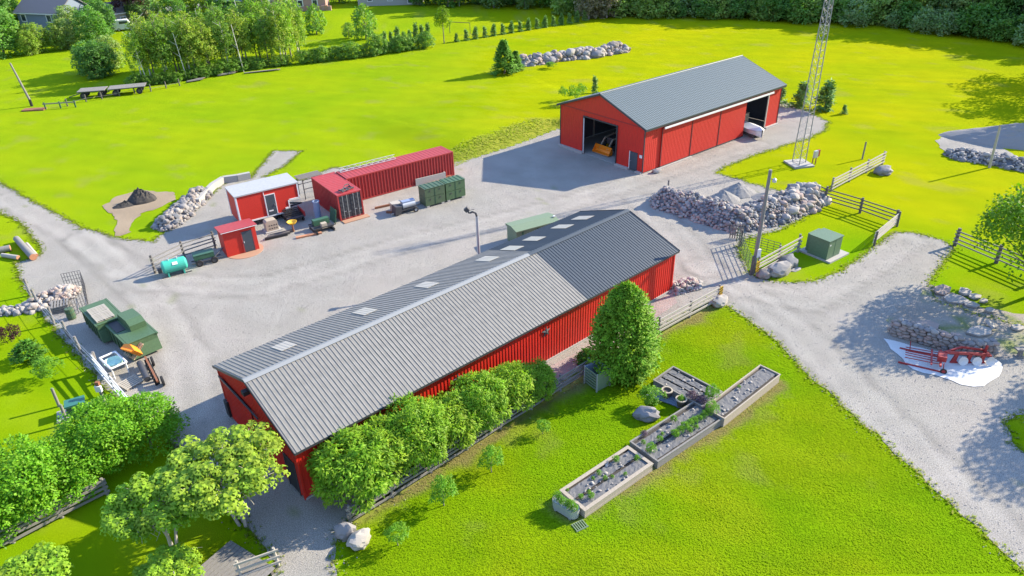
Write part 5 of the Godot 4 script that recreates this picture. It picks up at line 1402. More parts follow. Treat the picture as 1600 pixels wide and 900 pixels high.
func make_poles() -> void:
	# lattice radio mast
	var t := thing("radio_mast", "tall grey lattice radio mast on a concrete base", "mast", Vector3(31.31, 0.00, -73.34), 0.2)
	boxpart("base", t, M.concrete, Vector3(0, 0.08, 0), Vector3(2.3, 0.2, 2.3))
	var H := 24.0
	var corner := func(k: int, y: float) -> Vector3:
		var w := lerpf(0.78, 0.52, minf(1.0, y / 14.0)) * (1.0 if y < 14.0 else lerpf(1.0, 0.55, (y - 14.0) / 10.0))
		return Vector3(cos(TAU * k / 3.0), 0, sin(TAU * k / 3.0)) * w + Vector3(0, y, 0)
	for k in 3:
		for s in [[0.15, 14.0, 0.05], [14.0, H, 0.04]]: tubepart("leg", t, M.mast, corner.call(k, s[0]), corner.call(k, s[1]), s[2], s[2], 7)
	var n := 30
	for i in n:
		var y0 := 0.2 + i * (H - 0.4) / n
		var y1 := y0 + (H - 0.4) / n
		var b := MB.new()
		for k in 3:
			b.tube(corner.call(k, y0), corner.call((k + 1) % 3, y1), 0.016, 0.016, 5)
			b.tube(corner.call(k, y0), corner.call((k + 1) % 3, y0), 0.014, 0.014, 5)
			if y0 > 13.5: b.tube(corner.call((k + 1) % 3, y0), corner.call(k, y1), 0.016, 0.016, 5)
		part("bracing", b, M.mast, t)
	for k in 4: tubepart("antenna", t, M.white, Vector3(0.7 * cos(k * 1.6), 21.0 + k * 0.4, 0.7 * sin(k * 1.6)), Vector3(0.7 * cos(k * 1.6), 23.6 + k * 0.4, 0.7 * sin(k * 1.6)), 0.06, 0.06, 6)
	tubepart("antenna_arm", t, M.galv, Vector3(-0.9, 22.0, 0), Vector3(0.9, 22.0, 0), 0.03, 0.03, 6)
	# meter cabinet beside the mast
	t = thing("meter_cabinet", "grey cabinet with red side on two posts beside the mast", "cabinet", Vector3(32.86, 0.00, -73.03), 0.5)
	for x in [-0.25, 0.25]: boxpart("post", t, M.rust, Vector3(x, 0.7, -0.1), Vector3(0.08, 1.4, 0.08))
	boxpart("cabinet", t, M.galv, Vector3(-0.1, 1.25, 0.02), Vector3(0.5, 0.75, 0.25))
	boxpart("side_panel", t, M.red_box, Vector3(0.3, 1.3, 0.0), Vector3(0.28, 0.7, 0.22))
	# utility poles
	t = thing("utility_pole", "tall grey utility pole with lamp at the yard gate", "pole", Vector3(19.10, 0.00, -49.53), 0.0, "wooden utility poles")
	tubepart("shaft", t, M.wood_grey, Vector3(0, -0.2, 0), Vector3(0.05, 8.7, 0), 0.17, 0.12, 12)
	tubepart("lamp_arm", t, M.iron, Vector3(0.1, 8.05, 0), Vector3(0.35, 7.95, 0.1), 0.03, 0.03, 6)
	var lh := MB.new()
	lh.lathe([Vector2(0.02, 0.2), Vector2(0.14, 0.1), Vector2(0.16, -0.1), Vector2(0.0, -0.18)], 12, Transform3D(Basis.IDENTITY, Vector3(0.42, 7.9, 0.12)))
	part("lamp_head", lh, M.galv, t)
	boxpart("meter_box", t, M.white, Vector3(0.16, 1.9, 0.12), Vector3(0.28, 0.7, 0.18))
	t = thing("utility_pole", "pale wooden pole standing beside the stones at right", "pole", Vector3(50.51, 0.00, -70.95), 0.0, "wooden utility poles")
	tubepart("shaft", t, M.wood_pale, Vector3(0, -0.2, 0), Vector3(-0.3, 4.5, 0), 0.14, 0.11, 10)
	tubepart("cap", t, M.wood_dark, Vector3(-0.3, 4.5, 0), Vector3(-0.3, 4.56, 0), 0.12, 0.1, 10)
	t = thing("utility_pole", "grey pole with dark collar standing at the far left fence", "pole", Vector3(-69.59, 0.00, -105.19), 0.0, "wooden utility poles")
	tubepart("shaft", t, M.wood_grey, Vector3(0, 0.9, 0), Vector3(-0.9, 6.2, 0), 0.17, 0.12, 10)
	tubepart("collar", t, M.black, Vector3(0, -0.1, 0), Vector3(0, 1.0, 0), 0.2, 0.19, 10)
	# yard lamp behind the long barn
	t = thing("yard_lamp", "grey yard lamp on a bent post behind the long barn", "lamp", Vector3(-2.55, 0, -50.4), 0.0)
	tubepart("post", t, M.galv, Vector3(0, 0, 0), Vector3(0, 5.2, 0), 0.13, 0.11, 12)
	var arm := MB.new()
	arm.path([Vector3(0, 5.2, 0), Vector3(-0.08, 5.5, 0.02), Vector3(-0.3, 5.62, 0.05), Vector3(-0.55, 5.55, 0.1), Vector3(-0.68, 5.75, 0.12)], 0.08, 8)
	part("arm", arm, M.iron, t)
	boxpart("lamp_head", t, M.iron, Vector3(-0.74, 5.86, 0.13), Vector3(0.34, 0.3, 0.3), Basis(Vector3(0, 0, 1), 0.7))
	tubepart("photocell_rod", t, M.iron, Vector3(-0.6, 5.75, 0.1), Vector3(-0.15, 5.85, 0.1), 0.02, 0.02, 5)
	# low green roofed skip behind the barn
	t = thing("green_skip", "low pale green covered skip behind the long barn roof", "skip", Vector3(0.4, 0.02, -55.4), 0.5)
	boxpart("body", t, M.green_pale, Vector3(2.1, 0.75, -0.6), Vector3(4.2, 1.4, 1.7))
	var sk := MB.new()
	sk.prism([Vector2(0.35, 1.46), Vector2(-1.55, 1.46), Vector2(-1.55, 1.62), Vector2(-0.6, 1.72), Vector2(0.35, 1.54)], -0.1, 4.3, Transform3D(Basis(Vector3(0, 0, 1), Vector3.UP, Vector3(1, 0, 0)), Vector3.ZERO))
	part("lid", sk, M.green_pale, t)
	for x in [0.6, 2.1, 3.6]: boxpart("rib", t, M.green_dark, Vector3(x, 0.7, 0.27), Vector3(0.12, 1.3, 0.08))
	boxpart("handle", t, M.white, Vector3(4.1, 1.75, -0.3), Vector3(0.2, 0.1, 0.15))
	# pad-mounted transformer
	t = thing("transformer_cabinet", "green transformer cabinet on a concrete pad on the grass", "transformer", Vector3(26.01, 0.00, -52.68), 0.62)
	boxpart("pad", t, M.concrete, Vector3(0.05, 0.07, -0.1), Vector3(2.7, 0.14, 2.9))
	boxpart("cabinet", t, M.green_cabinet, Vector3(-0.3, 0.95, 0.05), Vector3(1.85, 1.62, 1.75))
	boxpart("lid", t, M.green_cabinet, Vector3(-0.3, 1.79, 0.05), Vector3(1.95, 0.08, 1.85))
	boxpart("rear_tank", t, M.green_cabinet, Vector3(-0.1, 0.9, -1.05), Vector3(1.5, 1.5, 0.45))
	boxpart("side_box", t, M.green_cabinet, Vector3(0.95, 0.6, -0.35), Vector3(0.62, 0.95, 0.9))
	boxpart("side_lid", t, M.green_cabinet, Vector3(0.95, 1.1, -0.35), Vector3(0.68, 0.05, 0.96))
	boxpart("door_seam", t, M.green_dark, Vector3(-0.3, 0.95, 0.93), Vector3(0.03, 1.5, 0.012))
	boxpart("warning_label", t, M.white, Vector3(-1.0, 1.4, 0.932), Vector3(0.16, 0.12, 0.01))

func make_tank_and_left() -> void:
	var t := thing("fuel_tank", "turquoise horizontal fuel tank on a steel cradle before fence", "tank", Vector3(-27.62, 0.00, -52.18), 0.55)
	var b := MB.new()
	b.lathe([Vector2(0.0, -1.0), Vector2(0.35, -0.97), Vector2(0.52, -0.86), Vector2(0.54, -0.8), Vector2(0.54, 0.8), Vector2(0.52, 0.86), Vector2(0.35, 0.97), Vector2(0.0, 1.0)], 22, Transform3D(Basis(Vector3(0, 0, 1), -PI / 2), Vector3(0, 0.78, 0)))
	part("shell", b, M.turquoise, t)
	for x in [-0.6, 0.6]: boxpart("cradle", t, M.turquoise, Vector3(x, 0.18, 0), Vector3(0.12, 0.36, 0.9))
	for x in [-0.35, 0.3]: tubepart("filler_cap", t, M.galv, Vector3(x, 1.28, 0), Vector3(x, 1.44, 0), 0.07, 0.07, 8)
	boxpart("skid", t, M.iron, Vector3(0, 0.04, 0.38), Vector3(2.3, 0.08, 0.1)); boxpart("pump", t, M.iron, Vector3(-1.15, 0.6, 0), Vector3(0.3, 0.4, 0.3))
	boxpart("tank_label", t, M.white, Vector3(0.05, 1.12, 0.44), Vector3(0.4, 0.02, 0.25), Basis(Vector3(1, 0, 0), 0.9))
	t = thing("old_implement", "dark green farm implement between the tank and red shed", "implement", Vector3(-25.67, 0.00, -53.98), 0.55)
	boxpart("box", t, M.green_dark, Vector3(-0.2, 0.75, -0.1), Vector3(1.6, 0.4, 0.8))
	boxpart("lid", t, M.green_dark, Vector3(-0.2, 0.97, -0.1), Vector3(1.66, 0.04, 0.86))
	for x in [-0.9, 0.5]: boxpart("leg", t, M.iron, Vector3(x, 0.28, -0.1), Vector3(0.1, 0.55, 0.7))
	for q in [[Vector3(-1.3, 0.35, 0.35), Vector3(1.3, 0.35, 0.35)], [Vector3(0.6, 0.5, 0.3), Vector3(1.5, 0.9, -0.2)], [Vector3(-1.2, 0.2, -0.5), Vector3(1.2, 0.2, -0.5)]]: tubepart("bar", t, M.iron, q[0], q[1], 0.05, 0.05, 6)
	wheel(t, Vector3(-0.7, 0.3, 0.5), 0.3, 0.1, M.iron)
	wheel(t, Vector3(0.5, 0.3, 0.5), 0.3, 0.1, M.iron)
	# big waste skips
	skip("green waste skip with two pale pallets on its lid", Vector3(-28.7, 0.02, -41.9), -0.8, 3.5, 1.75, 1.45, false)
	skip("green waste skip with raised lid hatch beside the orange scoop", Vector3(-25.7, 0.02, -39.7), -0.78, 3.9, 2.0, 1.3, true)
	var d1 := Transform3D(Basis(Vector3.UP, -0.8), Vector3(-28.7, 0.02, -41.9))
	pallet("left pallet lying on the green waste skip", d1 * Transform3D(Basis.IDENTITY, Vector3(-1.95, 1.62, -0.75)), M.wood_pale)
	pallet("right pallet lying on the green waste skip", d1 * Transform3D(Basis.IDENTITY, Vector3(-0.85, 1.62, -0.72)), M.wood_pale)
	pallet("pallet leaning on the end of the hatched waste skip", Transform3D(Basis(Vector3.UP, -0.6) * Basis(Vector3.RIGHT, 0.7), Vector3(-25.57, 0.00, -40.09) + Vector3(0, 0.75, 0)), M.plywood)
	pallet("flat pallet on the ground under the white frame", Transform3D(Basis(Vector3.UP, -0.6), Vector3(-24.69, 0.00, -37.23) + Vector3(0, 0.1, 0)), M.wood_pale)
	for i in 4: pallet(["lowest", "second lowest", "second highest", "topmost"][i] + " pallet of the grey stack by the wire pen", Transform3D(Basis(Vector3.UP, 0.3 + 0.05 * i), Vector3(-34.21, 0.00, -46.79) + Vector3(0, 0.08 + i * 0.15, 0)), M.wood_grey)
	t = thing("orange_scoop", "orange plastic scoop lying on the leaning pallet", "scoop", Vector3(-25.51, 0.00, -39.64) + Vector3(0, 0.95, 0.1), -0.4)
	var sc := MB.new()
	sc.prism([Vector2(-0.5, -0.05), Vector2(0.55, -0.1), Vector2(0.7, 0.1), Vector2(0.1, 0.42), Vector2(-0.35, 0.35)], -0.4, 0.4, Transform3D(Basis(Vector3.RIGHT, -0.9), Vector3.ZERO))
	part("shell", sc, M.orange, t)
	boxpart("lip", t, M.orange, Vector3(0.1, 0.36, 0.28), Vector3(0.9, 0.06, 0.12))
	t = thing("long_auger", "black farm auger with tines lying beside the yard edge", "auger", Vector3(-24.43, 0.00, -38.45), -0.95)
	tubepart("tube", t, M.iron, Vector3(-0.4, 0.55, 0), Vector3(1.7, 0.45, 0), 0.2, 0.2, 12)
	for i in 7: boxpart("tine", t, M.black, Vector3(-0.5 + i * 0.42, 0.3, -0.45), Vector3(0.08, 0.6, 0.3), Basis(Vector3.UP, 0.4))
	boxpart("frame_beam", t, M.rust, Vector3(0.8, 0.55, -0.45), Vector3(3.4, 0.12, 0.12))
	for x in [-0.4, 2.3]: wheel(t, Vector3(x, 0.35, -0.75), 0.34, 0.14, M.iron)
	t = thing("pool_stand", "white tubular stand with folded pale blue liner near pallets", "stand", Vector3(-26.26, 0.00, -38.67), -0.75)
	for q in [[Vector3(-0.9, 0.9, -0.5), Vector3(0.9, 0.9, -0.5)], [Vector3(-0.9, 0.9, 0.5), Vector3(0.9, 0.9, 0.5)], [Vector3(-0.9, 0.9, -0.5), Vector3(-0.9, 0.9, 0.5)], [Vector3(0.9, 0.9, -0.5), Vector3(0.9, 0.9, 0.5)]]: tubepart("rim", t, M.white, q[0], q[1], 0.07, 0.07, 8)
	for x in [-0.8, 0.8]:
		for z in [-0.45, 0.45]: tubepart("leg", t, M.white, Vector3(x, 0, z), Vector3(x, 0.9, z), 0.05, 0.05, 6)
	var ln := MB.new()
	ln.lathe([Vector2(0.6, 0.85), Vector2(0.5, 0.6), Vector2(0.2, 0.5), Vector2(0.0, 0.62)], 12)
	part("liner", ln, mat(Color(0.42, 0.62, 0.58), 0.6, 0.1, 1.0), t)
	# cabinet on the left lawn
	t = thing("teal_cabinet", "dark teal utility cabinet on a stone pad on left lawn", "cabinet", Vector3(-26.77, 0.00, -34.46), 0.5)
	boxpart("pad", t, M.concrete, Vector3(-0.1, 0.05, 0), Vector3(1.9, 0.1, 1.2)); boxpart("body", t, M.green_dark, Vector3(0.1, 0.4, 0), Vector3(1.0, 0.6, 0.7))
	boxpart("lid", t, mat(Color(0.03, 0.14, 0.11), 0.5), Vector3(0.1, 0.78, 0), Vector3(1.1, 0.14, 0.8)); boxpart("plate", t, M.white, Vector3(0.25, 0.5, 0.36), Vector3(0.22, 0.2, 0.02))
	t = thing("sign_post", "wooden post with white box and rusty cap on lawn", "post", Vector3(-25.37, 0.00, -35.20), 0.0)
	boxpart("shaft", t, M.wood_grey, Vector3(0, 0.75, 0), Vector3(0.14, 1.5, 0.14)); boxpart("box", t, M.white, Vector3(0.02, 1.3, 0.1), Vector3(0.36, 0.4, 0.16)); boxpart("cap", t, M.rust, Vector3(0, 1.62, 0), Vector3(0.22, 0.25, 0.2))
	# wire mesh pen and logs
	for q in [[Vector3(-35.54, 0.00, -49.96), Vector3(-34.33, 0.00, -50.51)], [Vector3(-34.33, 0.00, -50.51), Vector3(-32.31, 0.00, -47.07)], [Vector3(-32.31, 0.00, -47.07), Vector3(-32.79, 0.00, -45.45)]]:
		var a: Vector3 = q[0]
		var d: Vector3 = q[1] - a
		var pen := thing("mesh_panel", ["back", "right", "front"][[Vector3(-35.54, 0.00, -49.96), Vector3(-34.33, 0.00, -50.51), Vector3(-32.31, 0.00, -47.07)].find(a)] + " mesh panel of the wire pen by the stone heap", "fence", a, 0.0, "wire pen panels")
		for k in 8: tubepart("upright", pen, M.iron, d * k / 7.0 + Vector3(0, 0, 0), d * k / 7.0 + Vector3(0, 1.4, 0), 0.018, 0.018, 5)
		for k in 5: tubepart("wire", pen, M.iron, Vector3(0, 0.1 + 0.32 * k, 0), d + Vector3(0, 0.1 + 0.32 * k, 0), 0.015, 0.015, 5)
	t = thing("green_barrel", "green barrel standing inside the wire pen", "barrel", Vector3(-32.74, 0.00, -45.45), 0.0)
	var br := MB.new()
	br.lathe([Vector2(0.28, 0), Vector2(0.3, 0.3), Vector2(0.3, 0.6), Vector2(0.28, 0.9), Vector2(0.0, 0.9)], 14)
	part("body", br, M.green_box, t)
	for y in [0.25, 0.62]: part("hoop", hoop(0.3, y), M.green_dark, t)
	for q in [[Vector3(-44.70, 0.00, -59.00), Vector3(-41.04, 0.00, -55.19), 0.3, "thick grey log with red cut end lying at the drive"], [Vector3(-43.34, 0.00, -58.15), Vector3(-41.16, 0.00, -55.79), 0.17, "thin grey log behind the thick one at the drive"], [Vector3(-45.50, 0.00, -56.52), Vector3(-44.21, 0.00, -57.19), 0.28, "pale log at the left edge beside the thick grey log"], [Vector3(-44.21, 0.00, -55.97), Vector3(-42.48, 0.00, -55.39), 0.2, "short pale log lying before the leftmost log"]]:
		var a: Vector3 = q[0] + Vector3(0, q[2] + 0.02, 0)
		var e: Vector3 = q[1] + Vector3(0, q[2] + 0.02, 0)
		var lg := thing("log", q[3], "log", a, 0.0, "logs beside the drive")
		tubepart("trunk", lg, M.bark_pale if q[2] < 0.25 else M.wood_grey, Vector3.ZERO, e - a, q[2] * 0.9, q[2], 12)
		tubepart("cut_end", lg, M.timber_red, (e - a) * 1.0, (e - a) + (e - a).normalized() * 0.02, q[2] * 0.97, q[2] * 0.95, 12)

func hoop(r: float, y: float) -> MB:
	var b := MB.new()
	b.lathe([Vector2(r, y - 0.03), Vector2(r + 0.02, y - 0.02), Vector2(r + 0.02, y + 0.02), Vector2(r, y + 0.03)], 14)
	return b

func skip(label: String, at: Vector3, turn: float, L: float, W: float, H: float, hatch: bool) -> void:
	var t := thing("waste_skip", label, "skip", at, turn, "green waste skips")
	var b := MB.new()
	# long body with a sloping front, seen from the side in x,y; runs back along -x
	b.prism([Vector2(0.25, 0.2), Vector2(0.0, H * 0.75), Vector2(0.0, H), Vector2(-L, H), Vector2(-L, H * 0.5), Vector2(-L + 0.5, 0.2)], -W, 0)
	part("body", b, M.green_bin, t)
	for i in 5: boxpart("side_rib", t, M.green_box, Vector3(-L * (i + 0.7) / 5.6, H * 0.6, 0.04), Vector3(0.1, H * 0.7, 0.08))
	boxpart("top_rim", t, M.green_bin, Vector3(-L / 2, H + 0.03, 0.02), Vector3(L + 0.1, 0.1, 0.12)); boxpart("top_rim", t, M.green_bin, Vector3(-L / 2, H + 0.03, -W - 0.02), Vector3(L + 0.1, 0.1, 0.12))
	boxpart("lid", t, M.green_bin, Vector3(-L / 2, H + 0.06, -W / 2), Vector3(L, 0.05, W - 0.12))
	for x in [-0.5, -L + 0.5]: tubepart("skid_tube", t, M.iron, Vector3(x, 0.12, -W), Vector3(x, 0.12, 0), 0.1, 0.1, 8)
	if hatch:
		var h := MB.new()
		h.prism([Vector2(-L * 0.95, H + 0.09), Vector2(-L * 0.35, H + 0.09), Vector2(-L * 0.35, H + 0.5), Vector2(-L * 0.5, H + 0.72), Vector2(-L * 0.9, H + 0.62)], -W + 0.1, -W * 0.42)
		part("hatch", h, M.green_bin, t)
		boxpart("opening", t, M.black, Vector3(-L * 0.72, H + 0.1, -W * 0.2), Vector3(L * 0.45, 0.03, W * 0.3))

func pallet(label: String, at: Transform3D, m: Material) -> void:
	var t := thing("pallet", label, "pallet", at.origin, 0.0, "wooden pallets")
	t.transform = at
	for i in 6: boxpart("slat", t, m, Vector3(-0.5 + i * 0.2, 0.055, 0), Vector3(0.12, 0.022, 1.2))
	for z in [-0.55, 0.0, 0.55]: boxpart("runner", t, m, Vector3(0, 0.0, z), Vector3(1.15, 0.085, 0.08))
	for i in 3: boxpart("bottom_slat", t, m, Vector3(-0.5 + i * 0.5, -0.052, 0), Vector3(0.1, 0.018, 1.2))

# ---------------------------------------------------------------- stone heaps
# stones over a ridge that follows a line; the largest are parts, the small rest one mass
func heap(called: String, label: String, line: Array, half: float, h: float, big: int, small: int, rb: Vector2, rs: Vector2, sd: int, tones: Array, core: Material) -> void:
	rng.seed = sd
	var t := thing(called, label, "stones", line[0], 0.0)
	var o: Vector3 = line[0]
	var seg := []
	var total := 0.0
	for i in line.size() - 1:
		seg.append((line[i] as Vector3).distance_to(line[i + 1]))
		total += seg[i]
	var flat := PackedVector2Array()
	var lo := Vector2(1e9, 1e9)
	var hi := -lo
	for p: Vector3 in line:
		flat.append(Vector2(p.x, p.z))
		lo = lo.min(Vector2(p.x, p.z))
		hi = hi.max(Vector2(p.x, p.z))
	lo -= Vector2(half, half)
	hi += Vector2(half, half)
	var lump := FastNoiseLite.new()
	lump.seed = sd
	lump.frequency = 0.35
	var top := func(x: float, z: float) -> float:
		var d: float = near_line(Vector2(x, z), flat)[0] / (half * (1.0 + 0.25 * lump.get_noise_2d(x * 1.5, z * 1.5)))
		return h * (1.0 + 0.3 * lump.get_noise_2d(x, z)) * minf(1.0, 1.35 * (1.0 - d)) if d < 1.0 else -1.0
	var spot := func() -> Vector3:
		for tries in 60:
			var x := rng.randf_range(lo.x, hi.x)
			var z := rng.randf_range(lo.y, hi.y)
			var y: float = top.call(x, z)
			if y > -0.5: return Vector3(x, y, z) - o
		return Vector3.ZERO
	var cb := MB.new()
	var cell := 0.4
	for i in int((hi.x - lo.x) / cell) + 1:
		for j in int((hi.y - lo.y) / cell) + 1:
			var q := []
			var any := false
			for e: Vector2 in [Vector2(0, 0), Vector2(1, 0), Vector2(1, 1), Vector2(0, 1)]:
				var x := lo.x + (i + e.x) * cell
				var z := lo.y + (j + e.y) * cell
				var y: float = top.call(x, z)
				if y > -0.5: any = true
				q.append(Vector3(x, maxf(y, -0.05) - 0.12, z) - o)
			if any: cb.quad(q[0], q[1], q[2], q[3])
	part("core", cb, core, t)
	for i in big:
		var r := rng.randf_range(rb.x, rb.y) * (1.0 if rng.randf() > 0.12 else 1.35)
		var at: Vector3 = spot.call()
		if h > 1.4: r *= lerpf(0.7, 1.45, clampf((at.x - 3.0) / 9.0, 0.0, 1.0))
		stone(t, at + Vector3(0, r * 0.1, 0), r, 0.78, tones[rng.randi() % tones.size()])
	for m in rock_mats.size():
		if small <= 0 or not tones.has(m): continue
		var xf := []
		for i in small / tones.size():
			var r := rng.randf_range(rs.x, rs.y)
			xf.append(Transform3D(rock_basis(Vector3(r, r * 0.75, r * 0.9)), spot.call()))
		mass("small_stones", rocks[m % 6], rock_mats[m], xf, [], t)

func make_stones() -> void:
	var all := [0, 1, 2, 3, 4, 5]
	heap("rock_pile", "big V-shaped pile of field stones in the middle of the yard", [Vector3(15.40, 0.00, -63.80), Vector3(17.62, 0.00, -61.69), Vector3(20.22, 0.00, -58.96), Vector3(23.83, 0.00, -60.42), Vector3(28.41, 0.00, -63.56)], 2.1, 1.42, 290, 2600, Vector2(0.2, 0.36), Vector2(0.09, 0.2), 301, all, rock_mats[3])
	heap("stone_row", "long row of pale boulders in the meadow beyond the spruce", [Vector3(2.91, 0.00, -122.92), Vector3(7.59, 0.00, -125.71), Vector3(13.85, 0.00, -127.94), Vector3(20.54, 0.00, -131.80)], 1.5, 1.1, 150, 260, Vector2(0.35, 0.7), Vector2(0.2, 0.35), 302, [0, 2, 4, 5, 1], rock_mats[1])
	heap("stone_berm", "sloping heap of pale stones behind the red trailer shadow", [Vector3(-32.23, 0.00, -61.79), Vector3(-31.97, 0.00, -64.72), Vector3(-31.67, 0.00, -68.54)], 1.3, 0.9, 150, 360, Vector2(0.16, 0.34), Vector2(0.08, 0.18), 303, [1, 0, 5, 3], rock_mats[1])
	heap("stone_heap", "small heap of rubble against the far corner of long barn", [Vector3(12.57, 0.00, -47.45), Vector3(13.87, 0.00, -47.97)], 0.9, 0.45, 60, 160, Vector2(0.12, 0.24), Vector2(0.06, 0.14), 304, [0, 2, 4], rock_mats[0])
	heap("stone_heap", "heap of mixed stones beside the wire pen on the left", [Vector3(-36.49, 0.00, -47.46), Vector3(-35.81, 0.00, -48.58), Vector3(-35.20, 0.00, -48.94)], 1.2, 0.6, 90, 220, Vector2(0.15, 0.3), Vector2(0.08, 0.16), 305, [0, 4, 2, 5], rock_mats[1])
	heap("stone_row", "low row of rubble crossing the left lawn", [Vector3(-40.11, 0.00, -46.35), Vector3(-37.90, 0.00, -46.70), Vector3(-36.28, 0.00, -47.26)], 0.7, 0.3, 70, 160, Vector2(0.12, 0.26), Vector2(0.06, 0.14), 306, [0, 4, 1], rock_mats[1])
	heap("riprap_bank", "bank of broken grey stone before the shaded gravel mound", [Vector3(49.57, 0.00, -74.57), Vector3(51.87, 0.00, -72.79), Vector3(53.99, 0.00, -70.69), Vector3(56.63, 0.00, -68.65)], 1.7, 0.7, 170, 800, Vector2(0.16, 0.34), Vector2(0.08, 0.18), 307, [0, 1, 3, 4], rock_mats[3])
	boulder(Vector3(21.10, 0.00, -49.42) + Vector3(0, 0.4, 0), Vector3(1.05, 0.72, 0.75), 0.4, 0, "largest pale boulder at the foot of pale gate fence")
	boulder(Vector3(19.74, 0.00, -48.98) + Vector3(0, 0.28, 0), Vector3(0.6, 0.5, 0.5), 0.2, 5, "small brown boulder beside the tall utility pole")
	boulder(Vector3(22.23, 0.00, -50.64) + Vector3(0, 0.35, 0), Vector3(0.95, 0.62, 0.7), 1.0, 3, "dark mottled boulder behind the largest pale one")
	boulder(Vector3(22.60, 0.00, -50.08) + Vector3(0, 0.02, 0), Vector3(0.55, 0.14, 0.4), 0.3, 4, "flat pale stone sunk in grass beside the dark boulder")
	boulder(Vector3(15.23, 0.00, -45.05) + Vector3(0, 0.3, 0), Vector3(0.72, 0.5, 0.6), 0.6, 4, "pale boulder at the end of the fence by the cedar")
	boulder(Vector3(38.82, 0.00, -70.12) + Vector3(0, 0.3, 0), Vector3(0.95, 0.62, 0.8), 0.2, 1, "rounded grey boulder at the end of the lawn fence")
	boulder(Vector3(-7.66, 0.00, -23.94) + Vector3(0, 0.35, 0), Vector3(0.6, 0.5, 0.5), 0.9, 4, "white boulder at the lower end of hedge fence")
	boulder(Vector3(-8.43, 0.00, -24.43) + Vector3(0, 0.4, 0), Vector3(0.5, 0.55, 0.45), 0.1, 1, "grey boulder behind the white one at hedge fence end")
	boulder(Vector3(7.64, 0.00, -32.67) + Vector3(0, 0.28, 0), Vector3(0.78, 0.55, 0.52), -0.2, 1, "dark grey boulder on the lawn beside the raised beds")
	boulder(Vector3(15.71, 0.00, -71.99) + Vector3(0, 0.2, 0), Vector3(0.5, 0.32, 0.4), 0.3, 4, "white stone at the corner of the tall barn")
	# pale retaining kerb behind the trailer
	var kerb := [Vector3(-30.95, 0.00, -66.21), Vector3(-31.00, 0.00, -68.49), Vector3(-30.93, 0.00, -70.55), Vector3(-30.45, 0.00, -72.31), Vector3(-29.09, 0.00, -72.76), Vector3(-27.92, 0.00, -73.43)]
	var t := thing("retaining_wall", "low pale block wall above the stone heap by the trailer", "wall", kerb[0])
	for i in kerb.size() - 1:
		var b := MB.new()
		b.bar(kerb[i] - kerb[0] + Vector3(0, 0.35, 0), kerb[i + 1] - kerb[0] + Vector3(0, 0.35, 0), 0.45, 0.75)
		part("block", b, M.concrete, t)
	# dry stone wall on the white gravel
	rng.seed = 411
	var w := thing("dry_stone_wall", "curved dry stone wall of brown stones behind the red ploughs", "wall", Vector3(25.89, 0.00, -40.47))
	var base := [Vector3(25.89, 0.00, -40.47), Vector3(27.05, 0.00, -39.64), Vector3(28.40, 0.00, -38.54), Vector3(29.89, 0.00, -37.82), Vector3(31.39, 0.00, -37.82)]
	var lens := []
	var total := 0.0
	for i in 4:
		lens.append((base[i] as Vector3).distance_to(base[i + 1]))
		total += lens[i]
	for c in 6:
		var s := rng.randf() * 0.2
		while s < total - 0.1:
			var left := s
			var k := 0
			while k < 3 and left > lens[k]:
				left -= lens[k]
				k += 1
			var dir: Vector3 = ((base[k + 1] as Vector3) - base[k]).normalized()
			var p: Vector3 = base[k] + dir * left - base[0]
			var hmax := 1.15 - 0.35 * absf(s / total - 0.35)
			var len := rng.randf_range(0.26, 0.5)
			if c * 0.21 < hmax:
				for row in 2:
					var sc := Vector3(len * 0.62, rng.randf_range(0.12, 0.17), rng.randf_range(0.2, 0.26))
					var bs := Basis(Vector3.UP, atan2(-dir.z, dir.x) + rng.randf_range(-0.15, 0.15)) * Basis.from_scale(sc)
					part("stone", rocks[rng.randi() % 6], rock_mats[[5, 2, 5, 0, 1][rng.randi() % 5]], w, Transform3D(bs, p + Vector3(0, 0.1 + c * 0.21 + rng.randf_range(-0.03, 0.03), -0.36 * row + rng.randf_range(-0.04, 0.04))))
			s += len
	# flat slabs under the maple
	for q in [[Vector3(32.16, 0.00, -45.85), 0.75, 0.4, "tilted slab at the left of the flat stones", 0.35], [Vector3(32.41, 0.00, -44.72), 0.95, -0.35, "long slab casting a shadow in the middle of flat stones", 0.12], [Vector3(33.79, 0.00, -45.67), 0.72, 0.9, "triangular pinkish slab lying behind the long one", 0.05], [Vector3(34.08, 0.00, -45.00), 0.55, 0.1, "thin pale slab right of the triangular one", 0.1], [Vector3(33.20, 0.00, -43.96), 0.6, -0.5, "tan square slab nearest the shaded dirt", 0.08], [Vector3(34.36, 0.00, -44.35), 0.4, 0.3, "small slab right of the thin pale slab", 0.05], [Vector3(33.87, 0.00, -42.96), 0.38, 0.0, "small upright slab beside the tree shadow", 0.4], [Vector3(32.90, 0.00, -41.09), 0.55, 1.3, "narrow slab standing beyond the right end of stone wall", 0.5], [Vector3(31.77, 0.00, -40.51), 0.9, 0.2, "thin tan slab lying behind the dry stone wall", 0.05], [Vector3(28.63, 0.00, -41.30), 0.9, 0.1, "pale slab lying behind left end of stone wall", 0.05], [Vector3(34.65, 0.00, -40.77), 0.5, 0.2, "rough stone near the right edge behind the wall", 0.1]]:
		var b := MB.new()
		var n := 6
		var pl := []
		for i in n: pl.append(Vector2(cos(TAU * i / n), sin(TAU * i / n) * 0.65) * q[1] * rng.randf_range(0.75, 1.15))
		b.prism(pl, -0.07, 0.07, Transform3D(Basis(Vector3.RIGHT, -PI / 2), Vector3.ZERO))
		whole("flat_stone", b, rock_mats[[4, 0, 2, 4, 4][rng.randi() % 5]], q[3], "stone", Transform3D(Basis(Vector3.UP, q[2]) * Basis(Vector3.RIGHT, q[4]), q[0] + Vector3(0, 0.14 + q[4] * 0.3, 0)), "flat stones under the maple")

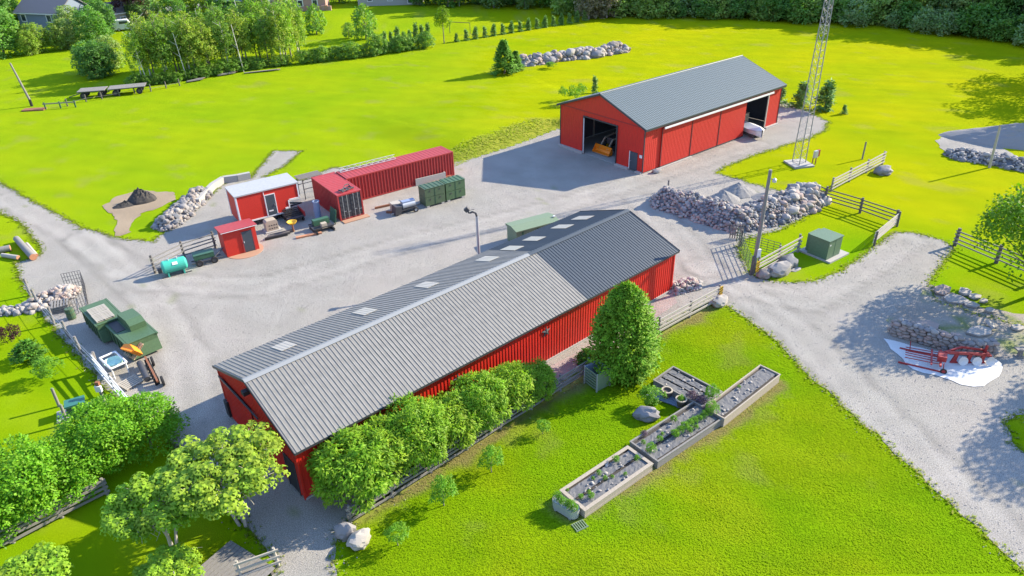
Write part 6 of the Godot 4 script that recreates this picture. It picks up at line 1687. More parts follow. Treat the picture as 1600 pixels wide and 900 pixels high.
# ---------------------------------------------------------------- raised beds
func corners_to_frame(c: Array) -> Array:      # left, near, right, far at rim height -> origin (near), length, width, turn
	var near: Vector3 = c[1]
	var right: Vector3 = (c[2] as Vector3) - near
	var left: Vector3 = (c[0] as Vector3) - near
	return [near, Vector2(right.x, right.z).length(), Vector2(left.x, left.z).length(), atan2(-right.z, right.x)]

func raised_bed(label: String, c: Array, h: float, boards: Material, rim: float, rows: int, sd: int, weeds: float) -> Transform3D:
	rng.seed = sd
	var f := corners_to_frame(c)
	var L: float = f[1]
	var W: float = f[2]
	var at: Vector3 = f[0]
	at.y = 0
	var t := thing("raised_bed", label, "planter", at, f[3], "wooden raised beds")
	var courses := int(h / 0.15)
	for k in courses:
		var y := h * (k + 0.5) / courses
		var hh := h / courses - 0.012
		var j := rng.randf_range(-0.006, 0.006)
		boxpart("board", t, boards, Vector3(L / 2, y, -0.03 + j), Vector3(L, hh, 0.06)); boxpart("board", t, boards, Vector3(L / 2, y, -W + 0.03 + j), Vector3(L, hh, 0.06))
		boxpart("board", t, boards, Vector3(0.03 + j, y, -W / 2), Vector3(0.06, hh, W - 0.13)); boxpart("board", t, boards, Vector3(L - 0.03 + j, y, -W / 2), Vector3(0.06, hh, W - 0.13))
	if rim > 0.0:
		for q in [[Vector3(L / 2, h + 0.02, -rim / 2 + 0.03), Vector3(L + 0.06, 0.04, rim)], [Vector3(L / 2, h + 0.02, -W + rim / 2 - 0.03), Vector3(L + 0.06, 0.04, rim)], [Vector3(rim / 2 - 0.03, h + 0.02, -W / 2), Vector3(rim, 0.04, W - 2 * rim + 0.05)], [Vector3(L - rim / 2 + 0.03, h + 0.02, -W / 2), Vector3(rim, 0.04, W - 2 * rim + 0.05)]]: boxpart("rim_board", t, boards, q[0], q[1])
	boxpart("soil", t, M.soil, Vector3(L / 2, h / 2 - 0.05, -W / 2), Vector3(L - 0.14, h - 0.12, W - 0.14))
	# weed cloth in strips with folds, pinned by stones
	for r in rows:
		var b := MB.new()
		var z0 := -W * (r + 0.14) / rows * 0.86 - 0.07
		var z1 := -W * (r + 0.92) / rows * 0.86 - 0.07
		var fn := FastNoiseLite.new()
		fn.seed = sd + r
		fn.frequency = 1.6
		var nx := int(L / 0.14)
		for i in nx:
			for k in 6:
				var q := []
				for e in [[0, 0], [0, 1], [1, 1], [1, 0]]:
					var x: float = 0.12 + (L - 0.24) * (i + e[0]) / nx
					var z: float = lerpf(z0, z1, (k + e[1]) / 6.0)
					q.append(Vector3(x, h - 0.035 + 0.04 * fn.get_noise_2d(x * 1.5, z * 2.0) + 0.02 * fn.get_noise_2d(x * 4.0, z * 4.0), z))
				b.quad(q[0], q[1], q[2], q[3])
		part("weed_cloth", b, M.fabric, t)
	for i in int(L * W * 3.2):
		stone(t, Vector3(rng.randf_range(0.25, L - 0.25), h + 0.0, -rng.randf_range(0.2, W - 0.2)), rng.randf_range(0.04, 0.1), 0.6, [4, 0, 4, 1][rng.randi() % 4])
	if weeds > 0.0:
		for i in int(weeds * L):
			part("seedling", crowns.small[1], M.leaf, t, Transform3D(Basis(Vector3.UP, rng.randf() * TAU) * Basis.from_scale(Vector3.ONE * rng.randf_range(0.16, 0.4)), Vector3(rng.randf_range(0.2, L - 0.2), h - 0.12, -rng.randf_range(0.2, W - 0.2))))
	return Transform3D(Basis(Vector3.UP, f[3]), at)

func make_beds() -> void:
	raised_bed("nearest raised bed of pale planks with wide rim beside trough", [Vector3(2.22, 0.50, -26.60), Vector3(3.32, 0.50, -25.16), Vector3(7.26, 0.50, -28.30), Vector3(6.11, 0.50, -29.73)], 0.5, M.wood_bed, 0.2, 2, 501, 2.2)
	var b := raised_bed("middle raised bed of grey boards between the near and far beds", [Vector3(6.37, 0.50, -30.08), Vector3(7.55, 0.50, -28.43), Vector3(11.86, 0.50, -31.74), Vector3(10.24, 0.50, -33.37)], 0.52, M.wood_grey, 0.1, 2, 502, 1.5)
	raised_bed("farthest raised bed with bright sunlit outer boards", [Vector3(11.84, 0.60, -33.00), Vector3(11.96, 0.60, -31.62), Vector3(16.49, 0.60, -35.60), Vector3(15.80, 0.60, -36.57)], 0.62, M.wood_bed, 0.08, 1, 503, 0.2)
	raised_bed("raised bed lying crosswise behind the two flower pots", [Vector3(10.05, 0.55, -36.89), Vector3(8.61, 0.55, -35.48), Vector3(11.01, 0.55, -32.80), Vector3(12.99, 0.55, -34.28)], 0.55, M.wood_grey, 0.1, 3, 504, 0.4)
	rng.seed = 520
	for i in 9:
		var q := b * Vector3(2.2 + 0.42 * i, 0.42, -0.75)
		if i < 8: whole("herb_clump", crowns.small[i % 2], M.leaf, ["first", "second", "third", "fourth", "fifth", "sixth", "seventh", "eighth"][i] + " green clump from the left along the middle bed row", "plant", Transform3D(Basis(Vector3.UP, rng.randf() * TAU) * Basis.from_scale(Vector3.ONE * rng.randf_range(0.35, 0.5)), q), "clumps in the middle bed")
	for q in [[Vector3(10.55, 0.50, -33.71), "purple flowering clump at the corner between the beds", 0.6], [Vector3(11.03, 0.50, -33.33), "purple clump in the middle of the bed corner", 0.55], [Vector3(11.19, 0.50, -32.62), "purple clump nearest the farthest bed", 0.45], [Vector3(7.19, 0.50, -30.67), "small purple clump at the left end of the middle bed", 0.35]]:
		whole("flower_clump", crowns.flower, M.leaf, q[1], "plant", Transform3D(Basis.from_scale(Vector3.ONE * q[2]), q[0] + Vector3(0, -0.15, 0)), "purple flowers in the beds")
	for q in [[Vector3(11.76, 0.50, -33.66), "bright green clump where the crosswise and far beds meet", 0.75], [Vector3(11.40, 0.50, -32.27), "bright green clump at the near end of farthest bed", 0.7], [Vector3(7.33, 0.50, -29.28), "green clump at the near end of the middle bed", 0.5]]:
		whole("herb_clump", crowns.small[0], M.leaf, q[1], "plant", Transform3D(Basis.from_scale(Vector3.ONE * q[2]), q[0] + Vector3(0, -0.2, 0)), "clumps in the middle bed")
	# oval galvanised trough with leafy plants
	var t := thing("planting_trough", "oval galvanised trough planted with greens at nearest bed", "planter", Vector3(2.41, 0.00, -25.61), -0.72)
	var tr := MB.new()
	var oval := []
	for i in 24:
		var a := TAU * i / 24
		oval.append(Vector3(0.42 * signf(cos(a)) + cos(a) * 0.32, 0, sin(a) * 0.32))
	for i in 24:
		var p: Vector3 = oval[i]
		var q: Vector3 = oval[(i + 1) % 24]
		tr.quad(p + Vector3(0, 0.1, 0), p * 1.06 + Vector3(0, 0.62, 0), q * 1.06 + Vector3(0, 0.62, 0), q + Vector3(0, 0.1, 0))
		tr.quad(p * 0.98 + Vector3(0, 0.1, 0), q * 0.98 + Vector3(0, 0.1, 0), q * 1.03 + Vector3(0, 0.62, 0), p * 1.03 + Vector3(0, 0.62, 0))
		tr.tri(Vector3(0, 0.55, 0), q * 1.03 + Vector3(0, 0.55, 0), p * 1.03 + Vector3(0, 0.55, 0))
	part("tub", tr, M.galv, t)
	for x in [-0.45, 0.45]: boxpart("foot", t, M.galv, Vector3(x, 0.05, 0), Vector3(0.12, 0.1, 0.6))
	for i in 6: part("greens", crowns.small[i % 2], M.leaf, t, Transform3D(Basis(Vector3.UP, i * 1.1) * Basis.from_scale(Vector3(0.42, 0.4, 0.42)), Vector3(-0.55 + i * 0.22, 0.38, 0.05 * (i % 3 - 1))))
	t = thing("drain_grate", "small green grate on the grass beside the trough", "grate", Vector3(3.03, 0.00, -24.68), 0.5)
	for i in 6: boxpart("slat", t, M.green_pale, Vector3(-0.3 + i * 0.12, 0.04, 0), Vector3(0.05, 0.04, 0.5))
	for z in [-0.24, 0.24]: boxpart("edge", t, M.green_pale, Vector3(0, 0.03, z), Vector3(0.7, 0.05, 0.04))
	# pots on a low blue-grey deck
	t = thing("low_deck", "low blue-grey board deck under the two flower pots", "deck", Vector3(9.34, 0.00, -33.60), 0.0)
	t.rotation.y = -0.62
	for i in 6: boxpart("board", t, mat(Color(0.16, 0.20, 0.27), 0.8, 0.2, 1.0, 0.02), Vector3(-0.5, 0.1, -0.15 - i * 0.2), Vector3(2.3, 0.04, 0.18))
	for x in [-1.4, 0.4]: boxpart("joist", t, M.wood_dark, Vector3(x, 0.04, -0.65), Vector3(0.1, 0.08, 1.2))
	for q in [[Vector3(9.23, 0.00, -34.39), "empty brown pot on the low deck", false], [Vector3(9.90, 0.00, -33.51), "pot with green seedlings on the low deck", true]]:
		var p := thing("flower_pot", q[1], "pot", q[0] + Vector3(0, 0.12, 0), 0.0, "flower pots")
		var pb := MB.new()
		pb.lathe([Vector2(0.0, 0.0), Vector2(0.2, 0.0), Vector2(0.3, 0.5), Vector2(0.25, 0.5), Vector2(0.22, 0.4), Vector2(0.0, 0.4)], 18)
		part("bowl", pb, mat(Color(0.10, 0.075, 0.06), 0.7, 0.2), p)
		var pr := MB.new()
		pr.lathe([Vector2(0.29, 0.46), Vector2(0.345, 0.47), Vector2(0.345, 0.53), Vector2(0.26, 0.53), Vector2(0.26, 0.46)], 18)
		part("rim", pr, M.tan, p)
		if q[2]: part("seedlings", crowns.small[0], M.leaf, p, Transform3D(Basis.from_scale(Vector3.ONE * 0.38), Vector3(0, 0.2, 0)))
	# open-topped slatted bin
	t = thing("compost_bin", "open pale green bin with slatted side beside the cedar", "bin", Vector3(5.06, 0.00, -35.13), 0.62)
	boxpart("right_panel", t, M.green_pale, Vector3(0.55, 0.7, 0.0), Vector3(1.1, 1.25, 0.05)); boxpart("back_panel", t, M.blue_grey, Vector3(1.1, 0.7, -0.55), Vector3(0.05, 1.25, 1.1)); boxpart("far_panel", t, M.blue_grey, Vector3(0.55, 0.7, -1.15), Vector3(1.1, 1.25, 0.05))
	for i in 6: boxpart("slat", t, M.green_pale, Vector3(0.0, 0.2 + i * 0.21, -0.57), Vector3(0.04, 0.11, 1.12))
	for q in [Vector3(0, 0.68, 0), Vector3(1.1, 0.68, 0), Vector3(0, 0.68, -1.14), Vector3(1.1, 0.68, -1.14)]: boxpart("corner_post", t, M.galv, q, Vector3(0.07, 1.36, 0.07))
	# red horse-drawn implements on the white gravel
	t = thing("red_rake", "red iron rake with parallel bars on the white gravel", "implement", Vector3(26.37, 0.00, -36.51), 0.0)
	t.rotation.y = -0.5
	for i in 6: tubepart("bar", t, M.dark_red, Vector3(-1.5, 0.42 + 0.05 * sin(i), -0.15 - i * 0.27), Vector3(0.55, 0.5, -0.15 - i * 0.27), 0.03, 0.03, 6)
	boxpart("runner", t, M.dark_red, Vector3(-0.5, 0.08, 0.05), Vector3(2.6, 0.1, 0.08)); boxpart("runner", t, M.dark_red, Vector3(-0.5, 0.08, -1.7), Vector3(2.6, 0.1, 0.08))
	boxpart("cross_beam", t, M.red_box, Vector3(0.5, 0.55, -0.8), Vector3(0.12, 0.12, 1.9)); boxpart("cross_beam", t, M.red_box, Vector3(0.0, 0.5, -0.8), Vector3(0.1, 0.1, 1.8))
	boxpart("gear_box", t, M.red_box, Vector3(0.55, 0.7, -0.8), Vector3(0.5, 0.35, 0.7))
	for x in [-1.2, 0.75]: tubepart("lever", t, M.dark_red, Vector3(x, 0.1, -0.1 if x > 0 else -1.7), Vector3(x - 0.1, 0.75, 0.05 if x > 0 else -1.75), 0.035, 0.03, 6)
	for k in 2: wheel(t, Vector3(0.75, 0.2, 0.12 - 1.85 * k), 0.2, 0.05, M.dark_red)
	t = thing("red_plough", "red three-share plough with pale discs on white gravel", "implement", Vector3(28.98, 0.00, -36.80), 0.0)
	t.rotation.y = -0.06
	var beam := MB.new()
	beam.bar(Vector3(-1.5, 0.85, -0.3), Vector3(1.3, 0.7, -0.3), 0.12, 0.16)
	part("beam", beam, M.red_box, t)
	var beam2 := MB.new()
	beam2.bar(Vector3(-1.5, 0.85, -0.3), Vector3(-0.3, 0.95, -0.75), 0.1, 0.12); beam2.bar(Vector3(-0.3, 0.95, -0.75), Vector3(1.3, 0.75, -0.7), 0.1, 0.12)
	part("side_beam", beam2, M.red_box, t)
	for i in 3:
		var x := -0.75 + i * 0.85
		var sh := MB.new()
		sh.prism([Vector2(x - 0.05, 0.8), Vector2(x + 0.14, 0.8), Vector2(x + 0.1, 0.25), Vector2(x + 0.3, 0.03), Vector2(x - 0.25, 0.03)], -0.34, -0.24)
		part("share", sh, M.dark_red, t)
		var dc := MB.new()
		dc.lathe([Vector2(0.0, -0.02), Vector2(0.3, 0.03), Vector2(0.3, 0.05), Vector2(0.0, 0.0)], 18, Transform3D(Basis(Vector3.RIGHT, 1.3), Vector3(x + 0.42, 0.32, -0.1)))
		part("disc", dc, M.galv, t)
	boxpart("mast", t, M.dark_red, Vector3(1.1, 0.95, -0.5), Vector3(0.12, 0.6, 0.12)); boxpart("hitch_plate", t, M.dark_red, Vector3(1.3, 0.6, -0.5), Vector3(0.3, 0.1, 0.5))
	t = thing("wood_stand", "grey wooden stand in deep shade at the right edge", "stand", Vector3(32.76, 0.00, -37.62), 0.0)
	boxpart("leg", t, M.wood_grey, Vector3(0, 0.3, 0), Vector3(0.2, 0.6, 0.2)); boxpart("top", t, M.wood_grey, Vector3(0, 0.64, 0), Vector3(0.8, 0.1, 0.4)); boxpart("foot", t, M.wood_grey, Vector3(0, 0.05, 0), Vector3(0.5, 0.1, 0.4))
	# board walk at the bottom, under the bare-stemmed trees
	t = thing("board_walk", "weathered board platform under the rosette trees at bottom edge", "deck", Vector3(-13.20, 0.00, -22.11), 1.0)
	for i in 12: boxpart("plank", t, M.wood_grey, Vector3(0, 0.25, -1.6 + i * 0.26), Vector3(2.6, 0.05, 0.23))
	for x in [-1.1, 1.1]: boxpart("bearer", t, M.wood_dark, Vector3(x, 0.11, -0.2), Vector3(0.12, 0.22, 3.2))


# ---------------------------------------------------------------- planting
func make_planting() -> void:
	crowns.flower = leafy(95, Vector3(0.5, 0.5, 0.5), 0.55, 60, 18, 0.1, Color(0.20, 0.13, 0.20), 0.3, 0.6)
	plant("cedar_tree", "tall dense egg-shaped cedar beside the long barn", "tree", Vector3(6.93, 0.00, -37.08), 0.3, Vector3(1.0, 1.0, 1.0), wood(401, 5.5, 0.16, 0.8, 8, 0.2), M.bark, crowns.cedar, M.needle)
	plant("juniper_shrub", "low dark juniper spreading at the foot of the cedar", "shrub", Vector3(4.83, 0.00, -38.29), 0.0, Vector3(0.9, 0.6, 0.9), null, null, crowns.bushy[0], M.needle)
	# hedge shrubs behind the grey rail fence
	var hs := [[552,716,1.18,"nearest and largest hedge shrub at the barn's near corner"], [606,700,1.05,"second hedge shrub from the barn's near corner"], [652,678,1.02,"third hedge shrub from the barn's near corner"], [704,652,1.0,"fourth hedge shrub, below the second star"], [752,632,0.98,"fifth hedge shrub, left of the farther star"], [800,608,0.85,"sixth hedge shrub, second from the far end"], [838,590,0.72,"last and smallest hedge shrub at the far end"]]
	var spots := [Vector3(-8.28, 2.20, -27.15), Vector3(-6.90, 2.00, -28.24), Vector3(-5.42, 1.90, -29.38), Vector3(-3.66, 1.90, -30.77), Vector3(-1.93, 1.80, -32.26), Vector3(-0.27, 1.60, -33.63), Vector3(1.25, 1.40, -34.81)]
	var w := wood(402, 2.2, 0.09, 1.3, 12, 0.1)
	for i in 7:
		var at: Vector3 = spots[i]
		at.y = 0
		plant("hedge_shrub", hs[i][3], "shrub", at, i * 1.3, Vector3.ONE * hs[i][2] * Vector3(0.92, 0.84 + 0.08 * (i % 3), 0.92), w, M.bark_pale, crowns.shrub[i % 2], M.leaf, "hedge shrubs along the barn")
	# bare-stemmed trees at the lower left
	var big := rosette_tree(601, 5.4, 2.9, 26, 9, Color(0.30, 0.44, 0.04), 0.52)
	var mid := rosette_tree(602, 4.4, 2.0, 18, 9, Color(0.25, 0.42, 0.03), 0.48)
	var low := rosette_tree(603, 3.4, 1.7, 12, 10, Color(0.26, 0.43, 0.03), 0.44)
	var at1 := Vector3(-13.73, 4.20, -25.34)
	var at2 := Vector3(-16.72, 3.60, -23.89)
	var at3 := Vector3(-15.33, 2.30, -21.07)
	var at4 := Vector3(-21.06, 2.20, -20.74)
	for q in [[at1, big, "largest rosette-leaved tree with bare crooked limbs near barn door", 0.0, 1.0], [at2, mid, "middle rosette-leaved tree left of the largest one", 1.0, 1.0], [at3, low, "small rosette-leaved tree at the bottom edge below the middle one", 2.0, 0.8], [at4, low, "rosette-leaved tree in the very bottom left corner", 0.7, 0.95]]:
		var p: Vector3 = q[0]
		p.y = 0
		plant("rosette_tree", q[2], "tree", p, q[3], Vector3.ONE * q[4], q[1][0], M.bark_pale, q[1][1], M.leaf, "rosette-leaved trees")
	var ls := [[Vector3(-20.81, 1.90, -31.13), 0.9, "dark green shrub nearest the barn in the left shrub row"], [Vector3(-22.44, 1.90, -29.93), 0.96, "second dark green shrub from the barn in left row"], [Vector3(-23.55, 1.90, -27.83), 0.9, "third dark green shrub from the barn in left row"], [Vector3(-25.07, 1.90, -26.46), 1.02, "dark green shrub at the left edge of the shrub row"], [Vector3(-26.34, 1.90, -24.83), 0.95, "outermost dark green shrub cut by the left edge"]]
	for i in ls.size():
		var p: Vector3 = ls[i][0]
		p.y = 0
		plant("leafy_shrub", ls[i][2], "shrub", p, i * 2.1, Vector3(1.0, 0.88 + 0.14 * (i % 2), 1.0) * ls[i][1], w, M.bark, crowns.lilac[i % 2], M.leaf, "dark green shrub row")
	# young shrubs on the lawns
	for q in [[Vector3(1.54, 0.00, -31.46), 0.7, "smallest young shrub on lawn, farthest from the camera"], [Vector3(-1.36, 0.00, -28.51), 1.15, "round young shrub left of the trough on lawn"], [Vector3(-3.76, 0.00, -26.24), 1.25, "leafy young shrub nearer the hedge fence on lawn"], [Vector3(-5.82, 0.00, -23.80), 0.95, "open young shrub nearest the white boulder"]]:
		plant("young_shrub", q[2], "shrub", q[0], q[1] * 3.0, Vector3.ONE * q[1], wood(403, 0.7, 0.03, 0.4, 5), M.bark, crowns.small[0], M.leaf, "young shrubs on the lawn")
	plant("rock_shrub", "bright green bush growing behind the dark boulder", "shrub", Vector3(8.13, 0.00, -33.71), 0.0, Vector3(1.5, 1.05, 1.2), null, null, crowns.small[1], M.leaf)
	plant("purple_shrub", "purple-leaved shrub on the left lawn", "shrub", Vector3(-35.26, 0.00, -42.22), 0.0, Vector3(1.0, 1.1, 1.0), null, null, crowns.purple[0], M.leaf)
	plant("bushy_conifer", "round bluish green bush below the purple shrub", "shrub", Vector3(-32.89, 0.00, -40.27), 0.0, Vector3(1.15, 0.95, 1.15), null, null, crowns.bushy[0], M.needle)
	plant("young_shrub", "yellow-green shrub on left lawn below the bluish bush", "shrub", Vector3(-30.27, 0.00, -38.01), 0.5, Vector3(1.7, 1.2, 1.7), null, null, crowns.small[1], M.leaf, "young shrubs on the lawn")
	# maple at the right edge and two more beyond it that shade the drive
	plant("maple_tree", "leafy maple at the right edge beside the dark fence", "tree", Vector3(38.42, 0.00, -45.15), 0.4, Vector3(0.98, 0.98, 0.98), crowns.maple_wood, M.bark, crowns.maple, M.leaf, "maples by the drive")
	plant("maple_tree", "maple beyond the right edge shading the red ploughs", "tree", Vector3(46.0, 0, -36.0), 2.0, Vector3(1.1, 1.15, 1.1), crowns.maple_wood, M.bark, crowns.maple, M.leaf, "maples by the drive")
	plant("maple_tree", "maple beyond the right edge shading the lower drive", "tree", Vector3(40.5, 0, -33.0), 4.0, Vector3(0.95, 1.0, 0.95), crowns.maple_wood, M.bark, crowns.maple, M.leaf, "maples by the drive")
	for q in [[Vector3(72.0, 0, -85.0), 1.0, "nearer"], [Vector3(78.0, 0, -97.0), 1.25, "middle"], [Vector3(87.0, 0, -108.0), 1.4, "farther"]]:
		plant("field_tree", q[2] + " one of three field trees at the right edge of the meadow", "tree", q[0], q[1], Vector3.ONE * q[1], crowns.maple_wood, M.bark, crowns.airy, M.leaf, "field trees at the meadow's right edge")
	# conifers in the meadow
	plant("spruce_tree", "dark spruce standing alone left of the boulder row", "tree", Vector3(-0.33, 0.00, -117.48), 0.0, Vector3(1.35, 1.0, 1.35), wood(404, 4.0, 0.12, 0.6, 6), M.bark, crowns.spruce[0], M.needle)
	plant("spruce_tree", "smaller conifer close behind the lone dark spruce", "tree", Vector3(1.56, 0.00, -119.45), 1.0, Vector3(1.0, 0.62, 1.0), wood(404, 4.0, 0.12, 0.6, 6), M.bark, crowns.spruce[1], M.needle)
	for q in [[Vector3(39.07, 0.00, -94.43), 1.0, "young pine left of the radio mast behind tall barn"], [Vector3(41.75, 0.00, -92.98), 1.15, "young pine right of the radio mast behind tall barn"], [Vector3(43.49, 0.00, -91.08), 0.35, "tiny pine seedling in the meadow right of the mast"], [Vector3(36.53, 0.00, -95.27), 0.8, "young pine half hidden by the tall barn corner"]]:
		plant("young_pine", q[2], "tree", q[0], q[1] * 5.0, Vector3(1.7, 1.45, 1.7) * q[1], wood(405, 1.5, 0.05, 0.3, 4), M.bark, crowns.pine[0], M.needle, "young pines by the mast")
	for q in [[Vector3(8.95, 0.00, -96.00), 1.6, "leafy bush beside the left roof edge of tall barn"], [Vector3(10.25, 0.00, -98.68), 1.3, "smaller leafy bush behind the first at the tall barn"], [Vector3(7.71, 0.00, -97.97), 1.2, "leftmost leafy bush at the tall barn"]]:
		plant("bank_bush", q[2], "shrub", q[0] + Vector3(0, 0.9, 0), q[1], Vector3.ONE * q[1], null, null, crowns.small[0], M.leaf, "bushes on the bank")
	plant("young_pine", "slim young pine behind the bushes at the tall barn", "tree", Vector3(12.49, 0.00, -102.08) + Vector3(0, 0.3, 0), 0.0, Vector3(0.9, 1.3, 0.9), wood(405, 1.5, 0.05, 0.3, 4), M.bark, crowns.pine[1], M.needle, "young pines by the mast")
	plant("bank_bush", "low round bush in front of the boulder row", "shrub", Vector3(7.26, 0.00, -120.15), 0.0, Vector3(1.8, 0.8, 1.8), null, null, crowns.small[1], M.leaf, "bushes on the bank")

func make_far() -> void:
	rng.seed = 700
	# wood along the far side of the meadow: rows of single trees
	var edge := [Vector3(13.14, 0.00, -170.39), Vector3(23.89, 0.00, -164.66), Vector3(42.58, 0.00, -161.07), Vector3(54.26, 0.00, -154.81), Vector3(65.67, 0.00, -150.30), Vector3(75.60, 0.00, -144.14), Vector3(82.96, 0.00, -135.07), Vector3(89.22, 0.00, -126.48), Vector3(94.81, 0.00, -118.81)]
	var lens := []
	var total := 0.0
	for i in edge.size() - 1:
		lens.append((edge[i] as Vector3).distance_to(edge[i + 1]))
		total += lens[i]
	var kinds := ["dense dark green tree", "bright green leafy tree", "grey-green leafy tree", "pale olive leafy tree", "nearly black-green tree", "brownish half-bare tree"]
	for row in 4:
		var s := rng.randf() * 3.0 - 4.0 * row
		var seq := 0
		while s < total + 14.0:
			var left := clampf(s, 0.0, total - 0.01)
			var k := 0
			while k < lens.size() - 1 and left > lens[k]:
				left -= lens[k]
				k += 1
			var dir: Vector3 = ((edge[k + 1] as Vector3) - edge[k]).normalized()
			var p: Vector3 = edge[k] + dir * (left + maxf(0.0, s - total) + minf(0.0, s)) + Vector3(dir.z, 0, -dir.x) * (row * 6.0 + 9.0 + rng.randf_range(-1.5, 1.5))
			var kind := [0, 1, 2, 3, 4, 0, 4, 2, 1, 5][rng.randi() % 10] as int
			var sc := rng.randf_range(0.85, 1.15) + 0.12 * row
			var last := kind if row == 0 else [0, 4, 2][rng.randi() % 3] as int
			plant("wood_tree", kinds[last] + ", " + nth(seq) + " from the left in the " + ["front", "second", "third", "rearmost"][row] + " row of far wood", "tree", p, rng.randf() * TAU, Vector3(sc, sc * rng.randf_range(0.9, 1.2), sc), crowns.forest_wood, M.bark, crowns.forest[last], M.leaf, "trees of the far wood")
			seq += 1
			s += rng.randf_range(3.9, 5.2)
	# shrubs at the foot of the wood
	for i in 56:
		var s := (i + rng.randf()) / 56.0 * total
		var left := s
		var k := 0
		while k < lens.size() - 1 and left > lens[k]:
			left -= lens[k]
			k += 1
		var dir: Vector3 = ((edge[k + 1] as Vector3) - edge[k]).normalized()
		var sc := rng.randf_range(1.1, 2.2)
		plant("edge_shrub", nth(i) + " low shrub from the left at the foot of far wood", "shrub", edge[k] + dir * left + Vector3(dir.z, 0, -dir.x) * rng.randf_range(0.4, 6.0), rng.randf() * TAU, Vector3(sc * 1.25, sc, sc * 1.25), null, null, crowns.edge[rng.randi() % 4], M.leaf, "shrubs at the foot of the far wood")
	# far left end of the wood, across the second meadow
	for i in 16:
		var p: Vector3 = (Vector3(-15.36, 0.00, -185.72)).lerp(Vector3(16.60, 0.00, -176.84), i / 15.0) + Vector3(rng.randf_range(-1.5, 1.5), 0, rng.randf_range(-9.0, -1.0))
		plant("wood_tree", nth(i) + " dark tree from the left in the wood above second meadow", "tree", p, rng.randf() * TAU, Vector3.ONE * rng.randf_range(0.8, 1.1), crowns.forest_wood, M.bark, crowns.forest[[0, 4, 2, 0][i % 4]], M.leaf, "trees above the second meadow")
	for q in [[Vector3(18.30, 0.00, -164.70), 0.95, "left of two brownish half-bare trees at the wood corner"], [Vector3(22.34, 0.00, -165.69), 1.0, "right of two brownish half-bare trees at the wood corner"]]:
		plant("bare_tree", q[2], "tree", q[0], 0.3, Vector3(0.9, 0.95, 0.9) * q[1], crowns.forest_wood, M.bark_pale, crowns.forest[5], M.leaf, "half-bare trees")
	# poplar and birch grove at the left
	var g := [Vector3(-59.48, 0.00, -115.08), Vector3(-54.45, 0.00, -116.97), Vector3(-48.71, 0.00, -120.55), Vector3(-42.71, 0.00, -125.26), Vector3(-36.92, 0.00, -127.44)]
	for row in 3:
		for i in 11:
			var s := (i + rng.randf_range(0.1, 0.9)) / 11.0 * 4.0
			var k := mini(3, int(s))
			var p: Vector3 = (g[k] as Vector3).lerp(g[k + 1], s - k) + Vector3(rng.randf_range(-0.8, 0.8), 0, -2.0 - row * 4.2 + rng.randf_range(-1, 1))
			var sc := rng.randf_range(0.78, 1.02)
			plant("poplar_tree", nth(i) + " light green poplar from the left in the " + ["front", "middle", "back"][row] + " row of the left grove", "tree", p, rng.randf() * TAU, Vector3(sc, sc * 0.95, sc), crowns.poplar_wood, M.bark_white if i % 3 == 0 else M.bark, crowns.poplar[rng.randi() % 4], M.leaf, "poplars of the left grove")
	for i in 26:
		var s := i / 26.0 * 4.0
		var k := mini(3, int(s))
		plant("edge_shrub", nth(i) + " low shrub from the left at the foot of left grove", "shrub", (g[k] as Vector3).lerp(g[k + 1], s - k) + Vector3(0, 0, rng.randf_range(-0.8, 0.2)), rng.randf() * TAU, Vector3(1.0, 0.62, 0.8) * rng.randf_range(0.8, 1.2), null, null, crowns.hedge[i % 2], M.leaf, "shrubs at the foot of the left grove")
	for q in [[Vector3(-57.14, 0.00, -116.03), 0, 5.6, "leftmost"], [Vector3(-51.95, 0.00, -118.77), 0, 7.4, "middle"], [Vector3(-44.27, 0.00, -123.60), 0, 7.6, "rightmost"]]:
		var t := thing("dead_birch", q[3] + " bare white birch stem in the left grove", "tree", q[0], 0.0, "bare birch stems")
		tubepart("trunk", t, M.bark_white, Vector3(0, -0.1, 0), Vector3(-0.5, q[2], 0.0), 0.085, 0.04, 8)
		for k in 4: tubepart("branch", t, M.bark_white, Vector3(-0.5 * (0.5 + 0.12 * k), q[2] * (0.5 + 0.12 * k), 0), Vector3(-0.5 * (0.5 + 0.12 * k) + (0.7 if k % 2 else -0.8), q[2] * (0.6 + 0.12 * k), 0.3), 0.035, 0.015, 5)
	# hedge row and young conifers dividing the meadows
	for i in 8:
		plant("hedge_bush", nth(i) + " pale green bush from the grove in the hedge row", "shrub", (Vector3(-35.79, 0.00, -128.27)).lerp(Vector3(-29.40, 0.00, -131.01), i / 7.0) + Vector3(0, 0, rng.randf_range(-0.6, 0.3)), rng.randf() * TAU, Vector3(1.0, 0.9, 1.0) * rng.randf_range(0.9, 1.2), null, null, crowns.hedge[0], M.leaf, "bushes dividing the meadows")
	for i in 13:
		plant("hedge_conifer", nth(i) + " bushy conifer from the left in the thick hedge row", "tree", (Vector3(-28.47, 0.00, -130.90)).lerp(Vector3(-14.63, 0.00, -138.90), i / 12.0) + Vector3(0, 0, rng.randf_range(-0.6, 0.3)), rng.randf() * TAU, Vector3(1.1, 1.0, 1.1) * rng.randf_range(0.7, 1.2), null, null, crowns.hedge[(i * 7 / 3) % 2], M.leaf, "conifers dividing the meadows")
	for i in 9:
		plant("hedge_conifer", nth(i) + " pointed conifer from the left behind the thick hedge row", "tree", (Vector3(-23.56, 0.00, -136.10)).lerp(Vector3(-15.11, 0.00, -144.27), i / 8.0) + Vector3(0, 0, -2.0), rng.randf() * TAU, Vector3(1.1, 1.5, 1.1) * rng.randf_range(0.6, 1.25), null, null, crowns.pine[i % 2], M.needle, "conifers dividing the meadows")
